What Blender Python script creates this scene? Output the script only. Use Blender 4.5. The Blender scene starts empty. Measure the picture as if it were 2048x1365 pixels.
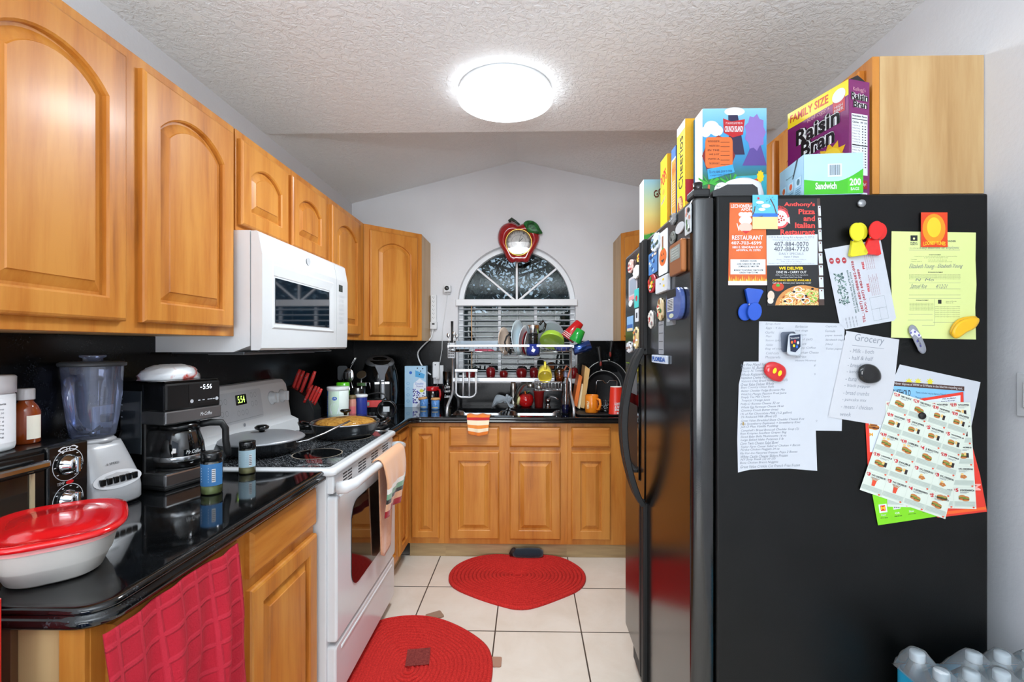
import bpy, bmesh, math, random
from mathutils import Vector, Matrix
random.seed(7)
PI = math.pi
SC = bpy.context.scene
COL = SC.collection

# ---------------------------------------------------------------- camera
CAM_H, FPX, CXP, CYP = 1.37, 950.0, 1036.0, 691.0
YAW = math.atan(20/950.0)
cd = bpy.data.cameras.new('camera')
cd.sensor_width = 36.0
cd.lens = 36.0*FPX/2048.0
cd.shift_x = (1024-CXP)/2048.0
cd.shift_y = (CYP-682.5)/2048.0
cd.clip_start = 0.02
cam = bpy.data.objects.new('camera', cd)
cam.location = (0, 0, CAM_H)
cam.rotation_euler = (PI/2, 0, YAW)
COL.objects.link(cam)
SC.camera = cam

# ---------------------------------------------------------------- sky, added fill lamps, exposure
wd = bpy.data.worlds.new('sky')
SC.world = wd
wd.use_nodes = True
bg = wd.node_tree.nodes['Background']
bg.inputs[0].default_value = (0.66, 0.80, 1.0, 1)
bg.inputs[1].default_value = 0.45

def area(name, loc, rot, sx, sy, power, col=(1, 1, 1)):
    l = bpy.data.lights.new(name, 'AREA')
    l.shape = 'RECTANGLE'
    l.size, l.size_y, l.energy, l.color = sx, sy, power, col
    o = bpy.data.objects.new(name, l)
    o.location, o.rotation_euler = loc, rot
    COL.objects.link(o)
    return o
# added fill lamp far behind the camera, brightens the kitchen evenly from the front
area('frontal_fill', (0.1, -7.5, 1.35), (PI/2, 0, 0), 4.0, 2.2, 140, (0.96, 0.98, 1.0))
# added lamp behind the camera facing up, brightens the ceiling and its bounce
area('ceiling_fill', (-0.1, -0.9, 1.55), (PI, 0, 0), 1.0, 0.6, 54, (0.82, 0.92, 1.0))
SC.view_settings.view_transform = 'Standard'
SC.view_settings.look = 'None'
SC.view_settings.gamma = 1.0
SC.view_settings.use_curve_mapping = False
SC.view_settings.exposure = 0.87

# ---------------------------------------------------------------- helpers
WM = {}
def ray(px, py):
    a = (px-CXP)/FPX; b = (CYP-py)/FPX
    return Vector((-math.sin(YAW)+math.cos(YAW)*a, math.cos(YAW)+math.sin(YAW)*a, b))
def at(px, py, X=None, Y=None, Z=None):
    """the point of a wall, shelf or panel plane that the photograph shows at px, py"""
    d = ray(px, py)
    t = X/d.x if X is not None else Y/d.y if Y is not None else (Z-CAM_H)/d.z
    return Vector((0, 0, CAM_H))+d*t
def props(o, label=None, cat=None, group=None, kind=None):
    if label: o['label'] = label
    if cat: o['category'] = cat
    if group: o['group'] = group
    if kind: o['kind'] = kind
    return o
def thing(name, label, cat, loc=(0, 0, 0), rotz=0, group=None, rot=None):
    o = bpy.data.objects.new(name, None)
    o.empty_display_size = 0.05
    COL.objects.link(o)
    o.location = loc
    o.rotation_euler = rot if rot else (0, 0, rotz)
    WM[o.name] = Matrix.Translation(loc) @ o.rotation_euler.to_matrix().to_4x4()
    return props(o, label, cat, group)
def circle(n, r=1.0, a0=0.0):
    return [(r*math.cos(a0+2*PI*i/n), r*math.sin(a0+2*PI*i/n)) for i in range(n)]
def rrect(x0, y0, x1, y1, r, n=5):
    out = []
    for cx, cy, a in ((x1-r, y1-r, 0), (x0+r, y1-r, 90), (x0+r, y0+r, 180), (x1-r, y0+r, 270)):
        for i in range(n+1):
            t = math.radians(a+90*i/n)
            out.append((cx+r*math.cos(t), cy+r*math.sin(t)))
    return out
TXT = {}
def glyphs(s, bold=0.0):
    key = (s, bold)
    if key not in TXT:
        cu = bpy.data.curves.new('lettering', 'FONT')
        cu.body = s; cu.resolution_u = 2; cu.offset = bold; cu.fill_mode = 'FRONT'; cu.size = 1
        o = bpy.data.objects.new('lettering', cu)
        me = o.to_mesh()
        vs = [(v.co.x, v.co.y) for v in me.vertices]
        fs = [tuple(p.vertices) for p in me.polygons]
        o.to_mesh_clear()
        bpy.data.objects.remove(o); bpy.data.curves.remove(cu)
        if vs:
            x0 = min(v[0] for v in vs); x1 = max(v[0] for v in vs)
            y0 = min(v[1] for v in vs); y1 = max(v[1] for v in vs)
            vs = [((x-x0)/max(x1-x0, 1e-6), (y-y0)/max(y1-y0, 1e-6)) for x, y in vs]
        TXT[key] = (vs, fs)
    return TXT[key]

class MB:
    """collects shapes and links them as one mesh object"""
    def __init__(s, M=None):
        s.v, s.f, s.mi, s.sm, s.mats, s.M, s.tuv = [], [], [], [], [], M, None
    def add(s, vs, fs, m, sm=False):
        o = len(s.v)
        M = s.M
        s.v += [tuple(M @ Vector(p)) if M is not None else tuple(p) for p in vs]
        if m not in s.mats: s.mats.append(m)
        k = s.mats.index(m)
        for f in fs:
            s.f.append(tuple(i+o for i in f)); s.mi.append(k); s.sm.append(sm)
        return s
    def box(s, a, b, m, bev=0.0, seg=2, M=None):
        x0, y0, z0 = (min(a[i], b[i]) for i in range(3)); x1, y1, z1 = (max(a[i], b[i]) for i in range(3))
        vs = [(x, y, z) for x in (x0, x1) for y in (y0, y1) for z in (z0, z1)]
        fs = [(0, 1, 3, 2), (4, 6, 7, 5), (0, 4, 5, 1), (2, 3, 7, 6), (0, 2, 6, 4), (1, 5, 7, 3)]
        if bev > 0:
            bev = min(bev, .49*min(x1-x0, y1-y0, z1-z0))
            bm = bmesh.new()
            bv = [bm.verts.new(v) for v in vs]
            for f in fs: bm.faces.new([bv[i] for i in f])
            bmesh.ops.bevel(bm, geom=bm.edges[:], offset=bev, segments=seg, profile=.5, affect='EDGES', clamp_overlap=True)
            bm.verts.index_update()
            vs = [tuple(v.co) for v in bm.verts]; fs = [tuple(v.index for v in f.verts) for f in bm.faces]
            bm.free()
        if M is not None: vs = [tuple(M @ Vector(v)) for v in vs]
        return s.add(vs, fs, m)
    def loft(s, rings, m, caps=(1, 1), sm=True, closed=True):
        n = len(rings[0]); vs = [p for r in rings for p in r]; fs = []
        for i in range(len(rings)-1):
            for j in range(n if closed else n-1):
                k = (j+1) % n
                fs.append((i*n+j, i*n+k, (i+1)*n+k, (i+1)*n+j))
        s.add(vs, fs, m, sm)
        if caps[0]: s.add(list(rings[0]), [tuple(range(n))], m)
        if caps[1]: s.add(list(rings[-1]), [tuple(range(n))], m)
        return s
    def lathe(s, prof, m, seg=28, c=(0, 0, 0), M=None, sm=True, sq=None, caps=True):
        rings = []
        for r, z in prof:
            ring = []
            for x, y in circle(seg, max(r, 1e-4)):
                p = Vector((x*(sq[0] if sq else 1), y*(sq[1] if sq else 1), z))
                if M is not None: p = M @ p
                ring.append(tuple(p+Vector(c)))
            rings.append(ring)
        return s.loft(rings, m, (caps and prof[0][0] > 1e-4, caps and prof[-1][0] > 1e-4), sm)
    def prism(s, poly, a, b, m, axis='Z', bev=0.0, sm=False):
        def P(p, t):
            return (p[0], p[1], t) if axis == 'Z' else (p[0], t, p[1]) if axis == 'Y' else (t, p[0], p[1])
        if bev > 0:
            cx = sum(p[0] for p in poly)/len(poly); cy = sum(p[1] for p in poly)/len(poly)
            R = max(math.hypot(p[0]-cx, p[1]-cy) for p in poly)
            k = 1-bev/R
            inn = [(cx+(p[0]-cx)*k, cy+(p[1]-cy)*k) for p in poly]
            e = bev if b > a else -bev
            return s.loft([[P(p, a) for p in inn], [P(p, a+e) for p in poly], [P(p, b-e) for p in poly], [P(p, b) for p in inn]], m, sm=sm)
        return s.loft([[P(p, a) for p in poly], [P(p, b) for p in poly]], m, sm=sm)
    def tube(s, pts, r, m, seg=8, closed=False, sm=True):
        pts = [Vector(p) for p in pts]; n = len(pts)
        rr = r if isinstance(r, (list, tuple)) else [r]*n
        rings = []; up = None
        for i in range(n):
            t = (pts[(i+1) % n]-pts[i-1]) if closed else (pts[min(i+1, n-1)]-pts[max(i-1, 0)])
            t = t.normalized() if t.length > 1e-9 else Vector((0, 0, 1))
            if up is None:
                up = Vector((0, 0, 1)) if abs(t.z) < .9 else Vector((1, 0, 0))
            a = (up-t*up.dot(t))
            a = a.normalized() if a.length > 1e-6 else t.orthogonal().normalized()
            up = a; b = t.cross(a)
            rings.append([tuple(pts[i]+(a*x+b*y)*rr[i]) for x, y in circle(seg)])
        if closed: rings.append(rings[0])
        return s.loft(rings, m, (not closed, not closed), sm)
    def grid(s, fn, nu, nv, m, sm=True, uv=None):
        if uv:
            s.tuv = (s.tuv or [(0, 0, 0)]*len(s.v))+[(i/nu*uv[0], j/nv*uv[1], 0) for i in range(nu+1) for j in range(nv+1)]
        vs = [tuple(fn(i/nu, j/nv)) for i in range(nu+1) for j in range(nv+1)]
        fs = [(i*(nv+1)+j, (i+1)*(nv+1)+j, (i+1)*(nv+1)+j+1, i*(nv+1)+j+1) for i in range(nu) for j in range(nv)]
        return s.add(vs, fs, m, sm)
    def ball(s, c, r, m, seg=20, n=10, M=None):
        r = r if isinstance(r, (list, tuple)) else (r, r, r)
        S = Matrix.Diagonal((r[0], r[1], r[2], 1))
        S = (M @ S) if M is not None else S
        return s.lathe([(math.sin(PI*i/n), -math.cos(PI*i/n)) for i in range(n+1)], m, seg, c, S)
    def obj(s, name, parent=None, world=False, loc=None, rotz=0, label=None, cat=None, group=None, kind=None, solid=0, bevel=0, rot=None):
        me = bpy.data.meshes.new(name)
        vs = s.v
        L = Matrix.Identity(4)
        if parent is None:
            L = Matrix.Translation(loc or (0, 0, 0)) @ (Matrix.Rotation(rotz, 4, 'Z') if not rot else rot)
            if world: I = L.inverted(); vs = [tuple(I @ Vector(p)) for p in vs]
            W = L
        else:
            W = WM[parent.name]
            if world: I = W.inverted(); vs = [tuple(I @ Vector(p)) for p in vs]
        me.from_pydata(vs, [], s.f)
        for m in s.mats: me.materials.append(m)
        me.polygons.foreach_set('material_index', s.mi)
        me.polygons.foreach_set('use_smooth', s.sm)
        if s.tuv and len(s.tuv) == len(vs):
            at_ = me.attributes.new('weave', 'FLOAT_VECTOR', 'POINT')
            at_.data.foreach_set('vector', [x for p in s.tuv for x in p])
        bm = bmesh.new(); bm.from_mesh(me)
        bmesh.ops.remove_doubles(bm, verts=bm.verts[:], dist=1e-6)
        bmesh.ops.recalc_face_normals(bm, faces=bm.faces[:])
        bm.to_mesh(me); bm.free(); me.update()
        o = bpy.data.objects.new(name, me)
        COL.objects.link(o)
        if parent is not None: o.parent = parent
        else: o.matrix_world = L
        WM[o.name] = W
        if solid:
            md = o.modifiers.new('thickness', 'SOLIDIFY'); md.thickness = solid; md.offset = 0
        if bevel:
            md = o.modifiers.new('rounded_edges', 'BEVEL'); md.width = bevel; md.segments = 2; md.limit_method = 'ANGLE'
        return props(o, label, cat, group, kind)

class Pic:
    """flat printing on a face: fn(u, v, k) gives the point of layer k"""
    def __init__(s, mb, fn, asp=1.0):
        s.mb, s.f0, s.n, s.asp = mb, fn, 0, asp
    def fn(s, u, v, k): return s.f0(u, v, k+.02*s.n)
    def poly(s, pts, m, k=1):
        s.n += 1
        s.mb.add([s.fn(u, v, k) for u, v in pts], [tuple(range(len(pts)))], m); return s
    def rect(s, x0, y0, x1, y1, m, k=1): return s.poly([(x0, y0), (x1, y0), (x1, y1), (x0, y1)], m, k)
    def ell(s, cx, cy, rx, ry, m, k=1, n=20, a=0):
        ca, sa = math.cos(a), math.sin(a)
        return s.poly([(cx+rx*x*ca-ry*y*sa, cy+rx*x*sa+ry*y*ca) for x, y in circle(n)], m, k)
    def ring(s, cx, cy, rx, ry, w, m, k=1, n=28):
        c = circle(n); s.n += 1
        vs = [s.fn(cx+rx*x, cy+ry*y, k) for x, y in c]+[s.fn(cx+rx*w*x, cy+ry*w*y, k) for x, y in c]
        s.mb.add(vs, [(i, (i+1) % n, n+(i+1) % n, n+i) for i in range(n)], m); return s
    def line(s, pts, w, m, k=1, asp=1.0):
        for (x0, y0), (x1, y1) in zip(pts[:-1], pts[1:]):
            dx, dy = x1-x0, (y1-y0)*asp; l = math.hypot(dx, dy) or 1; nx, ny = -dy/l*w/2, dx/l*w/2/asp
            s.poly([(x0+nx, y0+ny), (x1+nx, y1+ny), (x1-nx, y1-ny), (x0-nx, y0-ny)], m, k)
        return s
    def star(s, cx, cy, r0, r1, n, m, k=1, asp=1.0, a0=0):
        return s.poly([(cx+(r1 if i % 2 else r0)*math.cos(a0+PI*i/n), cy+(r1 if i % 2 else r0)*math.sin(a0+PI*i/n)*asp) for i in range(2*n)], m, k)
    def text(s, t, x0, y0, x1, y1, m, k=2, bold=0.0, rot=0.0, shear=0.0, arc=0.0):
        vs, fs = glyphs(t, bold); s.n += 1
        cx, cy = (x0+x1)/2, (y0+y1)/2; ca, sa = math.cos(rot), math.sin(rot); out = []
        for gx, gy in vs:
            u = (x0-cx)+(gx+shear*(gy-.5)*(y1-y0)/max(abs(x1-x0), 1e-6))*(x1-x0); v = (y1-cy)-gy*(y1-y0)
            v -= arc*(1-(2*gx-1)**2)
            out.append(s.fn(cx+u*ca-v*s.asp*sa, cy+u*sa/s.asp+v*ca, k))
        s.mb.add(out, fs, m); return s
def quad(tl, tr, br, bl):
    def f(u, v):
        return (tl[0]*(1-u)*(1-v)+tr[0]*u*(1-v)+br[0]*u*v+bl[0]*(1-u)*v,
                tl[1]*(1-u)*(1-v)+tr[1]*u*(1-v)+br[1]*u*v+bl[1]*(1-u)*v)
    return f
def copy_tree(o, loc, rotz=0, label=None, group=None, scale=None):
    c = o.copy(); COL.objects.link(c); c.location = loc; c.rotation_euler = (0, 0, rotz)
    if label: c['label'] = label
    if group: c['group'] = group
    if scale: c.scale = scale
    for ch in list(o.children):
        d = ch.copy(); COL.objects.link(d); d.parent = c
        for g in list(ch.children):
            e = g.copy(); COL.objects.link(e); e.parent = d
    return c

# ---------------------------------------------------------------- materials (all procedural)
def lin(h):
    h = h.lstrip('#'); out = []
    for i in (0, 2, 4):
        c = int(h[i:i+2], 16)/255
        out.append(c/12.92 if c <= .04045 else ((c+.055)/1.055)**2.4)
    return tuple(out)+(1,)
class NT:
    def __init__(s, name):
        s.m = bpy.data.materials.new(name); s.m.use_nodes = True
        s.t = s.m.node_tree; s.b = s.t.nodes['Principled BSDF']
    def n(s, typ, **k):
        d = s.t.nodes.new(typ)
        for a, v in k.items():
            if a.startswith('i_'): d.inputs[a[2:].replace('_', ' ')].default_value = v
            else: setattr(d, a, v)
        return d
    def l(s, a, b): s.t.links.new(a, b)
    def coord(s, sc=(1, 1, 1), rot=(0, 0, 0), kind='Object'):
        c = s.n('ShaderNodeTexCoord'); mp = s.n('ShaderNodeMapping')
        mp.inputs['Scale'].default_value = sc; mp.inputs['Rotation'].default_value = rot
        s.l(c.outputs[kind], mp.inputs['Vector']); return mp.outputs[0]
    def noise(s, vec, sc, det=4, rough=.5, dist=0):
        t = s.n('ShaderNodeTexNoise'); t.inputs['Scale'].default_value = sc; t.inputs['Detail'].default_value = det
        t.inputs['Roughness'].default_value = rough; t.inputs['Distortion'].default_value = dist
        s.l(vec, t.inputs['Vector']); return t.outputs['Fac']
    def ramp(s, fac, stops):
        r = s.n('ShaderNodeValToRGB'); e = r.color_ramp.elements
        while len(e) > 1: e.remove(e[-1])
        e[0].position = stops[0][0]; e[0].color = lin(stops[0][1])
        for p, c in stops[1:]:
            x = e.new(p); x.color = lin(c)
        s.l(fac, r.inputs[0]); return r.outputs[0]
    def bump(s, h, st=.3, dist=.002):
        b = s.n('ShaderNodeBump'); b.inputs['Strength'].default_value = st; b.inputs['Distance'].default_value = dist
        s.l(h, b.inputs['Height']); s.l(b.outputs[0], s.b.inputs['Normal']); return s
    def col(s, o): s.l(o, s.b.inputs['Base Color']); return s
    def set(s, rough=.5, metal=0, coat=0, spec=.5, trans=0, ior=1.45, alpha=1, sheen=0, coatr=.05):
        i = s.b.inputs
        i['Roughness'].default_value = rough; i['Metallic'].default_value = metal; i['Coat Weight'].default_value = coat
        i['Specular IOR Level'].default_value = spec; i['Transmission Weight'].default_value = trans; i['IOR'].default_value = ior
        i['Alpha'].default_value = alpha; i['Sheen Weight'].default_value = sheen; i['Coat Roughness'].default_value = coatr
        return s
CACHE = {}
def c(h, rough=.5, metal=0, coat=0, var=.05, emit=0, spec=.5):
    """an even colour with a slight procedural unevenness"""
    key = (h, rough, metal, coat, var, emit, spec)
    if key in CACHE: return CACHE[key]
    n = NT('finish_'+h.strip('#')); n.set(rough, metal, coat, spec)
    L = lin(h)
    f = n.noise(n.coord(), 35, 3)
    mx = n.n('ShaderNodeMix', data_type='RGBA')
    mx.inputs[6].default_value = tuple(x*(1-var) for x in L[:3])+(1,)
    mx.inputs[7].default_value = tuple(min(1, x*(1+var)) for x in L[:3])+(1,)
    n.l(f, mx.inputs[0]); n.col(mx.outputs[2])
    if emit:
        n.b.inputs['Emission Color'].default_value = L; n.b.inputs['Emission Strength'].default_value = emit
    CACHE[key] = n.m
    return n.m
def wood(name, a, b, d, sc, rough=.42, coat=.10, fine=1.0):
    n = NT(name); v = n.coord(sc)
    big = n.noise(v, 2.2, 3, .55, .4)
    gr = n.noise(v, 11*fine, 6, .6, .25)
    ad = n.n('ShaderNodeMath', operation='ADD'); mu = n.n('ShaderNodeMath', operation='MULTIPLY'); mu.inputs[1].default_value = .42
    n.l(gr, mu.inputs[0]); n.l(big, ad.inputs[0]); n.l(mu.outputs[0], ad.inputs[1])
    n.col(n.ramp(ad.outputs[0], [(.42, d), (.62, a), (.86, b)])); n.set(rough, 0, coat, .5, coatr=.18)
    n.bump(gr, .06, .001)
    return n.m
WOOD = wood('stained_maple_upright', '#bb7226', '#cb8838', '#9a581a', (6, 6, .55))
WOODH = wood('stained_maple_level', '#bb7226', '#cb8838', '#9a581a', (6, .55, 6))
WOODX = wood('stained_maple_across', '#bb7226', '#cb8838', '#9a581a', (.55, 6, 6))
PALE = wood('pale_maple_panel', '#ba9462', '#c9a877', '#a67f4e', (5, 5, .45), .45, .1)
TOEW = wood('worn_pale_toe_board', '#a98f66', '#c4a97c', '#86704e', (.5, 5, 6), .6, 0)
BOARD = wood('cutting_board_wood', '#c99a58', '#dcb677', '#a87838', (6, 6, .6), .5, 0)
def make_granite():
    n = NT('black_granite'); v = n.coord()
    a = n.noise(v, 240, 2, .6); b = n.noise(v, 30, 4, .6)
    ad = n.n('ShaderNodeMath', operation='MULTIPLY'); n.l(a, ad.inputs[0]); n.l(b, ad.inputs[1])
    n.col(n.ramp(ad.outputs[0], [(.22, '#08090a'), (.36, '#121416'), (.44, '#34373a')])); n.set(.07, 0, .3, .55)
    return n.m
GRAN = make_granite()
def make_slab():
    n = NT('black_granite_splash'); v = n.coord()
    a = n.noise(v, 220, 2, .6); b = n.noise(v, 14, 5, .65)
    ad = n.n('ShaderNodeMath', operation='MULTIPLY'); n.l(a, ad.inputs[0]); n.l(b, ad.inputs[1])
    n.col(n.ramp(ad.outputs[0], [(.2, '#0a0b0c'), (.36, '#15181a'), (.46, '#3c4144')])); n.set(.2, 0, 0, .32)
    return n.m
SPLASH = make_slab()
def make_ceiling():
    n = NT('knockdown_plaster'); v = n.coord()
    h = n.noise(v, 46, 5, .62, .6); r = n.ramp(h, [(.40, '#000000'), (.56, '#ffffff')])
    n.b.inputs['Base Color'].default_value = lin('#f3f4f5'); n.set(.85); n.bump(r, .55, .006)
    return n.m
CEIL = make_ceiling()
def make_wall():
    n = NT('painted_wall'); v = n.coord(); h = n.noise(v, 55, 4, .6)
    n.col(n.ramp(n.noise(v, 3, 2), [(.3, '#dadadd'), (.7, '#e0e0e3')])); n.set(.75); n.bump(h, .22, .004)
    return n.m
WALL = make_wall()
def make_tile():
    n = NT('cream_floor_tile')
    tc = n.n('ShaderNodeTexCoord'); mp = n.n('ShaderNodeMapping')
    T = .4115
    mp.inputs['Location'].default_value = (.157+T*10, -2.272+T*12, 0)
    n.l(tc.outputs['Object'], mp.inputs['Vector'])
    br = n.n('ShaderNodeTexBrick'); br.offset = 0; br.squash = 1
    for k, val in (('Scale', 1), ('Mortar Size', .0035), ('Mortar Smooth', .15), ('Brick Width', T), ('Row Height', T), ('Bias', 0)):
        br.inputs[k].default_value = val
    n.l(mp.outputs[0], br.inputs['Vector'])
    v = n.coord()
    br.inputs['Mortar'].default_value = lin('#4b453f')
    a = n.ramp(n.noise(v, 5, 6, .6, .5), [(.3, '#dccfc0'), (.7, '#e8ded2')])
    n.l(a, br.inputs['Color1']); n.l(a, br.inputs['Color2'])
    n.col(br.outputs['Color']); n.set(.3, 0, .1)
    inv = n.n('ShaderNodeMath', operation='SUBTRACT'); inv.inputs[0].default_value = 1
    n.l(br.outputs['Fac'], inv.inputs[1]); n.bump(inv.outputs[0], .5, .003)
    return n.m
TILE = make_tile()
def make_fridge(name, rough, st, sp):
    n = NT(name); v = n.coord(); h = n.noise(v, 420, 2, .5)
    n.col(n.ramp(n.noise(v, 9, 4), [(.3, '#070808'), (.7, '#0c0d0d')])); n.set(rough, 0, 0, sp); n.bump(h, st, .0006)
    return n.m
FRB = make_fridge('black_textured_steel', .36, .35, .28)
FRD = make_fridge('black_glossy_door', .17, .15, 1.0)
BLK = c('#0d0e0f', .22, 0, .2); BLKM = c('#141516', .5); BLKG = c('#060708', .06, 0, .4)
DGREY = c('#2a2c2e', .45); GREY = c('#808488', .45); LGREY = c('#b9bcc0', .4)
WHT = c('#d9dbdd', .22, 0, .3, .015); WHTP = c('#e2e4e6', .4, 0, 0, .02); PAPER = c('#c1c5cc', .75, 0, 0, .02); TRIMW = c('#e9eaec', .35, 0, 0, .02)
STEEL = c('#b9bbbd', .22, 1); CHROME = c('#d6d8da', .08, 1); SATIN = c('#b4b0aa', .32, 1); ALU = c('#c9ccd0', .38, .75)
RED = c('#c4161c', .3, 0, .3); REDS = c('#c2262c', .45); INK = c('#23252a', .8); INKG = c('#6f757d', .8); INKB = c('#3c3f48', .8)
YEL = c('#f2cf12', .45); GRN = c('#39a935', .45); BLUE = c('#1d5fbf', .4); ORG = c('#e8741e', .5); PINK = c('#ee9aa0', .5)
def make_glass(name, tint='#ffffff', gl=.9, rough=0.0, haze=0.0):
    n = NT(name); nt = n.t; out = nt.nodes['Material Output']; nt.nodes.remove(n.b)
    tr = n.n('ShaderNodeBsdfTransparent'); tr.inputs[0].default_value = lin(tint)
    g = n.n('ShaderNodeBsdfGlossy'); g.inputs['Roughness'].default_value = rough
    lw = n.n('ShaderNodeLayerWeight'); lw.inputs['Blend'].default_value = .25
    mp = n.n('ShaderNodeMath', operation='MULTIPLY_ADD'); mp.inputs[1].default_value = gl; mp.inputs[2].default_value = .05 if gl > .35 else .012
    no = n.noise(n.coord(), 6, 2); mm = n.n('ShaderNodeMath', operation='MULTIPLY_ADD'); mm.inputs[1].default_value = .04 if gl > .35 else .01; mm.inputs[2].default_value = 0
    n.l(no, mm.inputs[0])
    ad = n.n('ShaderNodeMath', operation='ADD', use_clamp=True)
    n.l(lw.outputs['Fresnel'], mp.inputs[0]); n.l(mp.outputs[0], ad.inputs[0]); n.l(mm.outputs[0], ad.inputs[1])
    mx = n.n('ShaderNodeMixShader'); n.l(ad.outputs[0], mx.inputs[0]); n.l(tr.outputs[0], mx.inputs[1]); n.l(g.outputs[0], mx.inputs[2])
    if haze:
        df = n.n('ShaderNodeBsdfDiffuse'); df.inputs[0].default_value = lin(tint)
        m2 = n.n('ShaderNodeMixShader'); m2.inputs[0].default_value = haze; n.l(mx.outputs[0], m2.inputs[1]); n.l(df.outputs[0], m2.inputs[2]); mx = m2
    n.l(mx.outputs[0], out.inputs['Surface'])
    return n.m
PANE = make_glass('window_glass', '#e4ecec', .3)
CLEAR = make_glass('clear_plastic', '#d3dcf4', 1.0, .03, .09)
GLASS = make_glass('clear_glass', '#e6edf2', 1.0, .0)
SMOKE = make_glass('smoked_glass', '#6f7478', .9)
AMBER = c('#8a3a10', .1, 0, .6)
def cloth(name, h, sc=300, st=.5, dist=.002, rough=.9, h2=None):
    n = NT(name); v = n.coord(); f = n.noise(v, sc, 2)
    L = h2 or h
    n.col(n.ramp(n.noise(v, 40, 3), [(.3, h), (.7, L)])); n.set(rough, sheen=.3); n.bump(f, st, dist)
    return n.m
def make_waffle():
    n = NT('red_waffle_terry'); tc = n.n('ShaderNodeAttribute', attribute_name='weave'); mp = n.n('ShaderNodeMapping'); n.l(tc.outputs['Vector'], mp.inputs[0])
    v = n.coord(); ws = []
    for d in ('X', 'Y'):
        w = n.n('ShaderNodeTexWave', bands_direction=d, wave_profile='SIN'); w.inputs['Scale'].default_value = 1; w.inputs['Distortion'].default_value = 0
        n.l(mp.outputs[0], w.inputs['Vector'])
        r = n.ramp(w.outputs['Fac'], [(.0, '#000000'), (.86, '#000000'), (.97, '#ffffff')]); ws.append(r)
    mx = n.n('ShaderNodeMath', operation='MAXIMUM'); n.l(ws[0], mx.inputs[0]); n.l(ws[1], mx.inputs[1])
    f = n.noise(v, 260, 2); ad = n.n('ShaderNodeMath', operation='MULTIPLY_ADD'); ad.inputs[1].default_value = .5
    n.l(f, ad.inputs[0]); n.l(mx.outputs[0], ad.inputs[2])
    n.col(n.ramp(mx.outputs[0], [(.0, '#b3152b'), (1.0, '#bb2236')])); n.set(.9); n.bump(ad.outputs[0], .7, .004)
    return n.m
WAFFLE = make_waffle()
def make_rug(name, h1, h2):
    n = NT(name); v = n.coord(); a = n.noise(v, 160, 3); b = n.noise(v, 330, 1)
    n.col(n.ramp(a, [(.35, h1), (.65, h2)])); n.set(.95); n.bump(b, .5, .003)
    return n.m
RUG = make_rug('red_braided_cotton', '#b01714', '#cf2d26')
RUGW = make_rug('worn_rug_patch', '#6f2420', '#8a3a34')
def make_cooktop():
    n = NT('speckled_cooktop_glass'); v = n.coord(); a = n.noise(v, 240, 2, .6)
    n.col(n.ramp(a, [(.44, '#111214'), (.56, '#33363a'), (.66, '#a2a5a9')])); n.set(.06, 0, .3)
    return n.m
COOK = make_cooktop()
def make_pasta():
    n = NT('baked_pasta'); v = n.coord(); a = n.noise(v, 46, 5, .7, 1.2)
    n.col(n.ramp(a, [(.32, '#7d4a14'), (.48, '#c88a2c'), (.66, '#e3b45a')])); n.set(.5); n.bump(a, 1, .012)
    return n.m
PASTA = make_pasta()
def make_art(name, stops, sc, dist=1.5):
    n = NT(name); v = n.coord(); a = n.noise(v, sc, 3, .5, dist)
    n.col(n.ramp(a, stops)); n.set(.35)
    return n.m

# ---------------------------------------------------------------- the room
XL, XR, YB, ZC = -1.36, 1.26, 3.64, 2.465
YF = -2.7
def struct(mb, name, **k): return mb.obj(name, kind='structure', world=True, **k)
struct(MB().box((-3, YF, -.1), (3, YB+.2, 0), TILE), 'floor')
struct(MB().box((XL-.12, YF, 0), (XL, YB+.2, 2.95), WALL), 'wall_left')
struct(MB().box((XR, YF, 0), (XR+.12, YB+.2, 2.95), WALL), 'wall_right')
YV = 2.432
struct(MB().box((XL, YF, ZC), (XR, YV, ZC+.34), CEIL), 'ceiling')
RX, RZ = -.08, 2.785
m = MB()
m.prism([(XL, ZC), (RX, RZ), (XR, ZC+.02), (XR, ZC+.14), (RX, RZ+.12), (XL, ZC+.12)], YV, YB, CEIL, 'Y')
struct(m, 'ceiling_vault')
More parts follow.
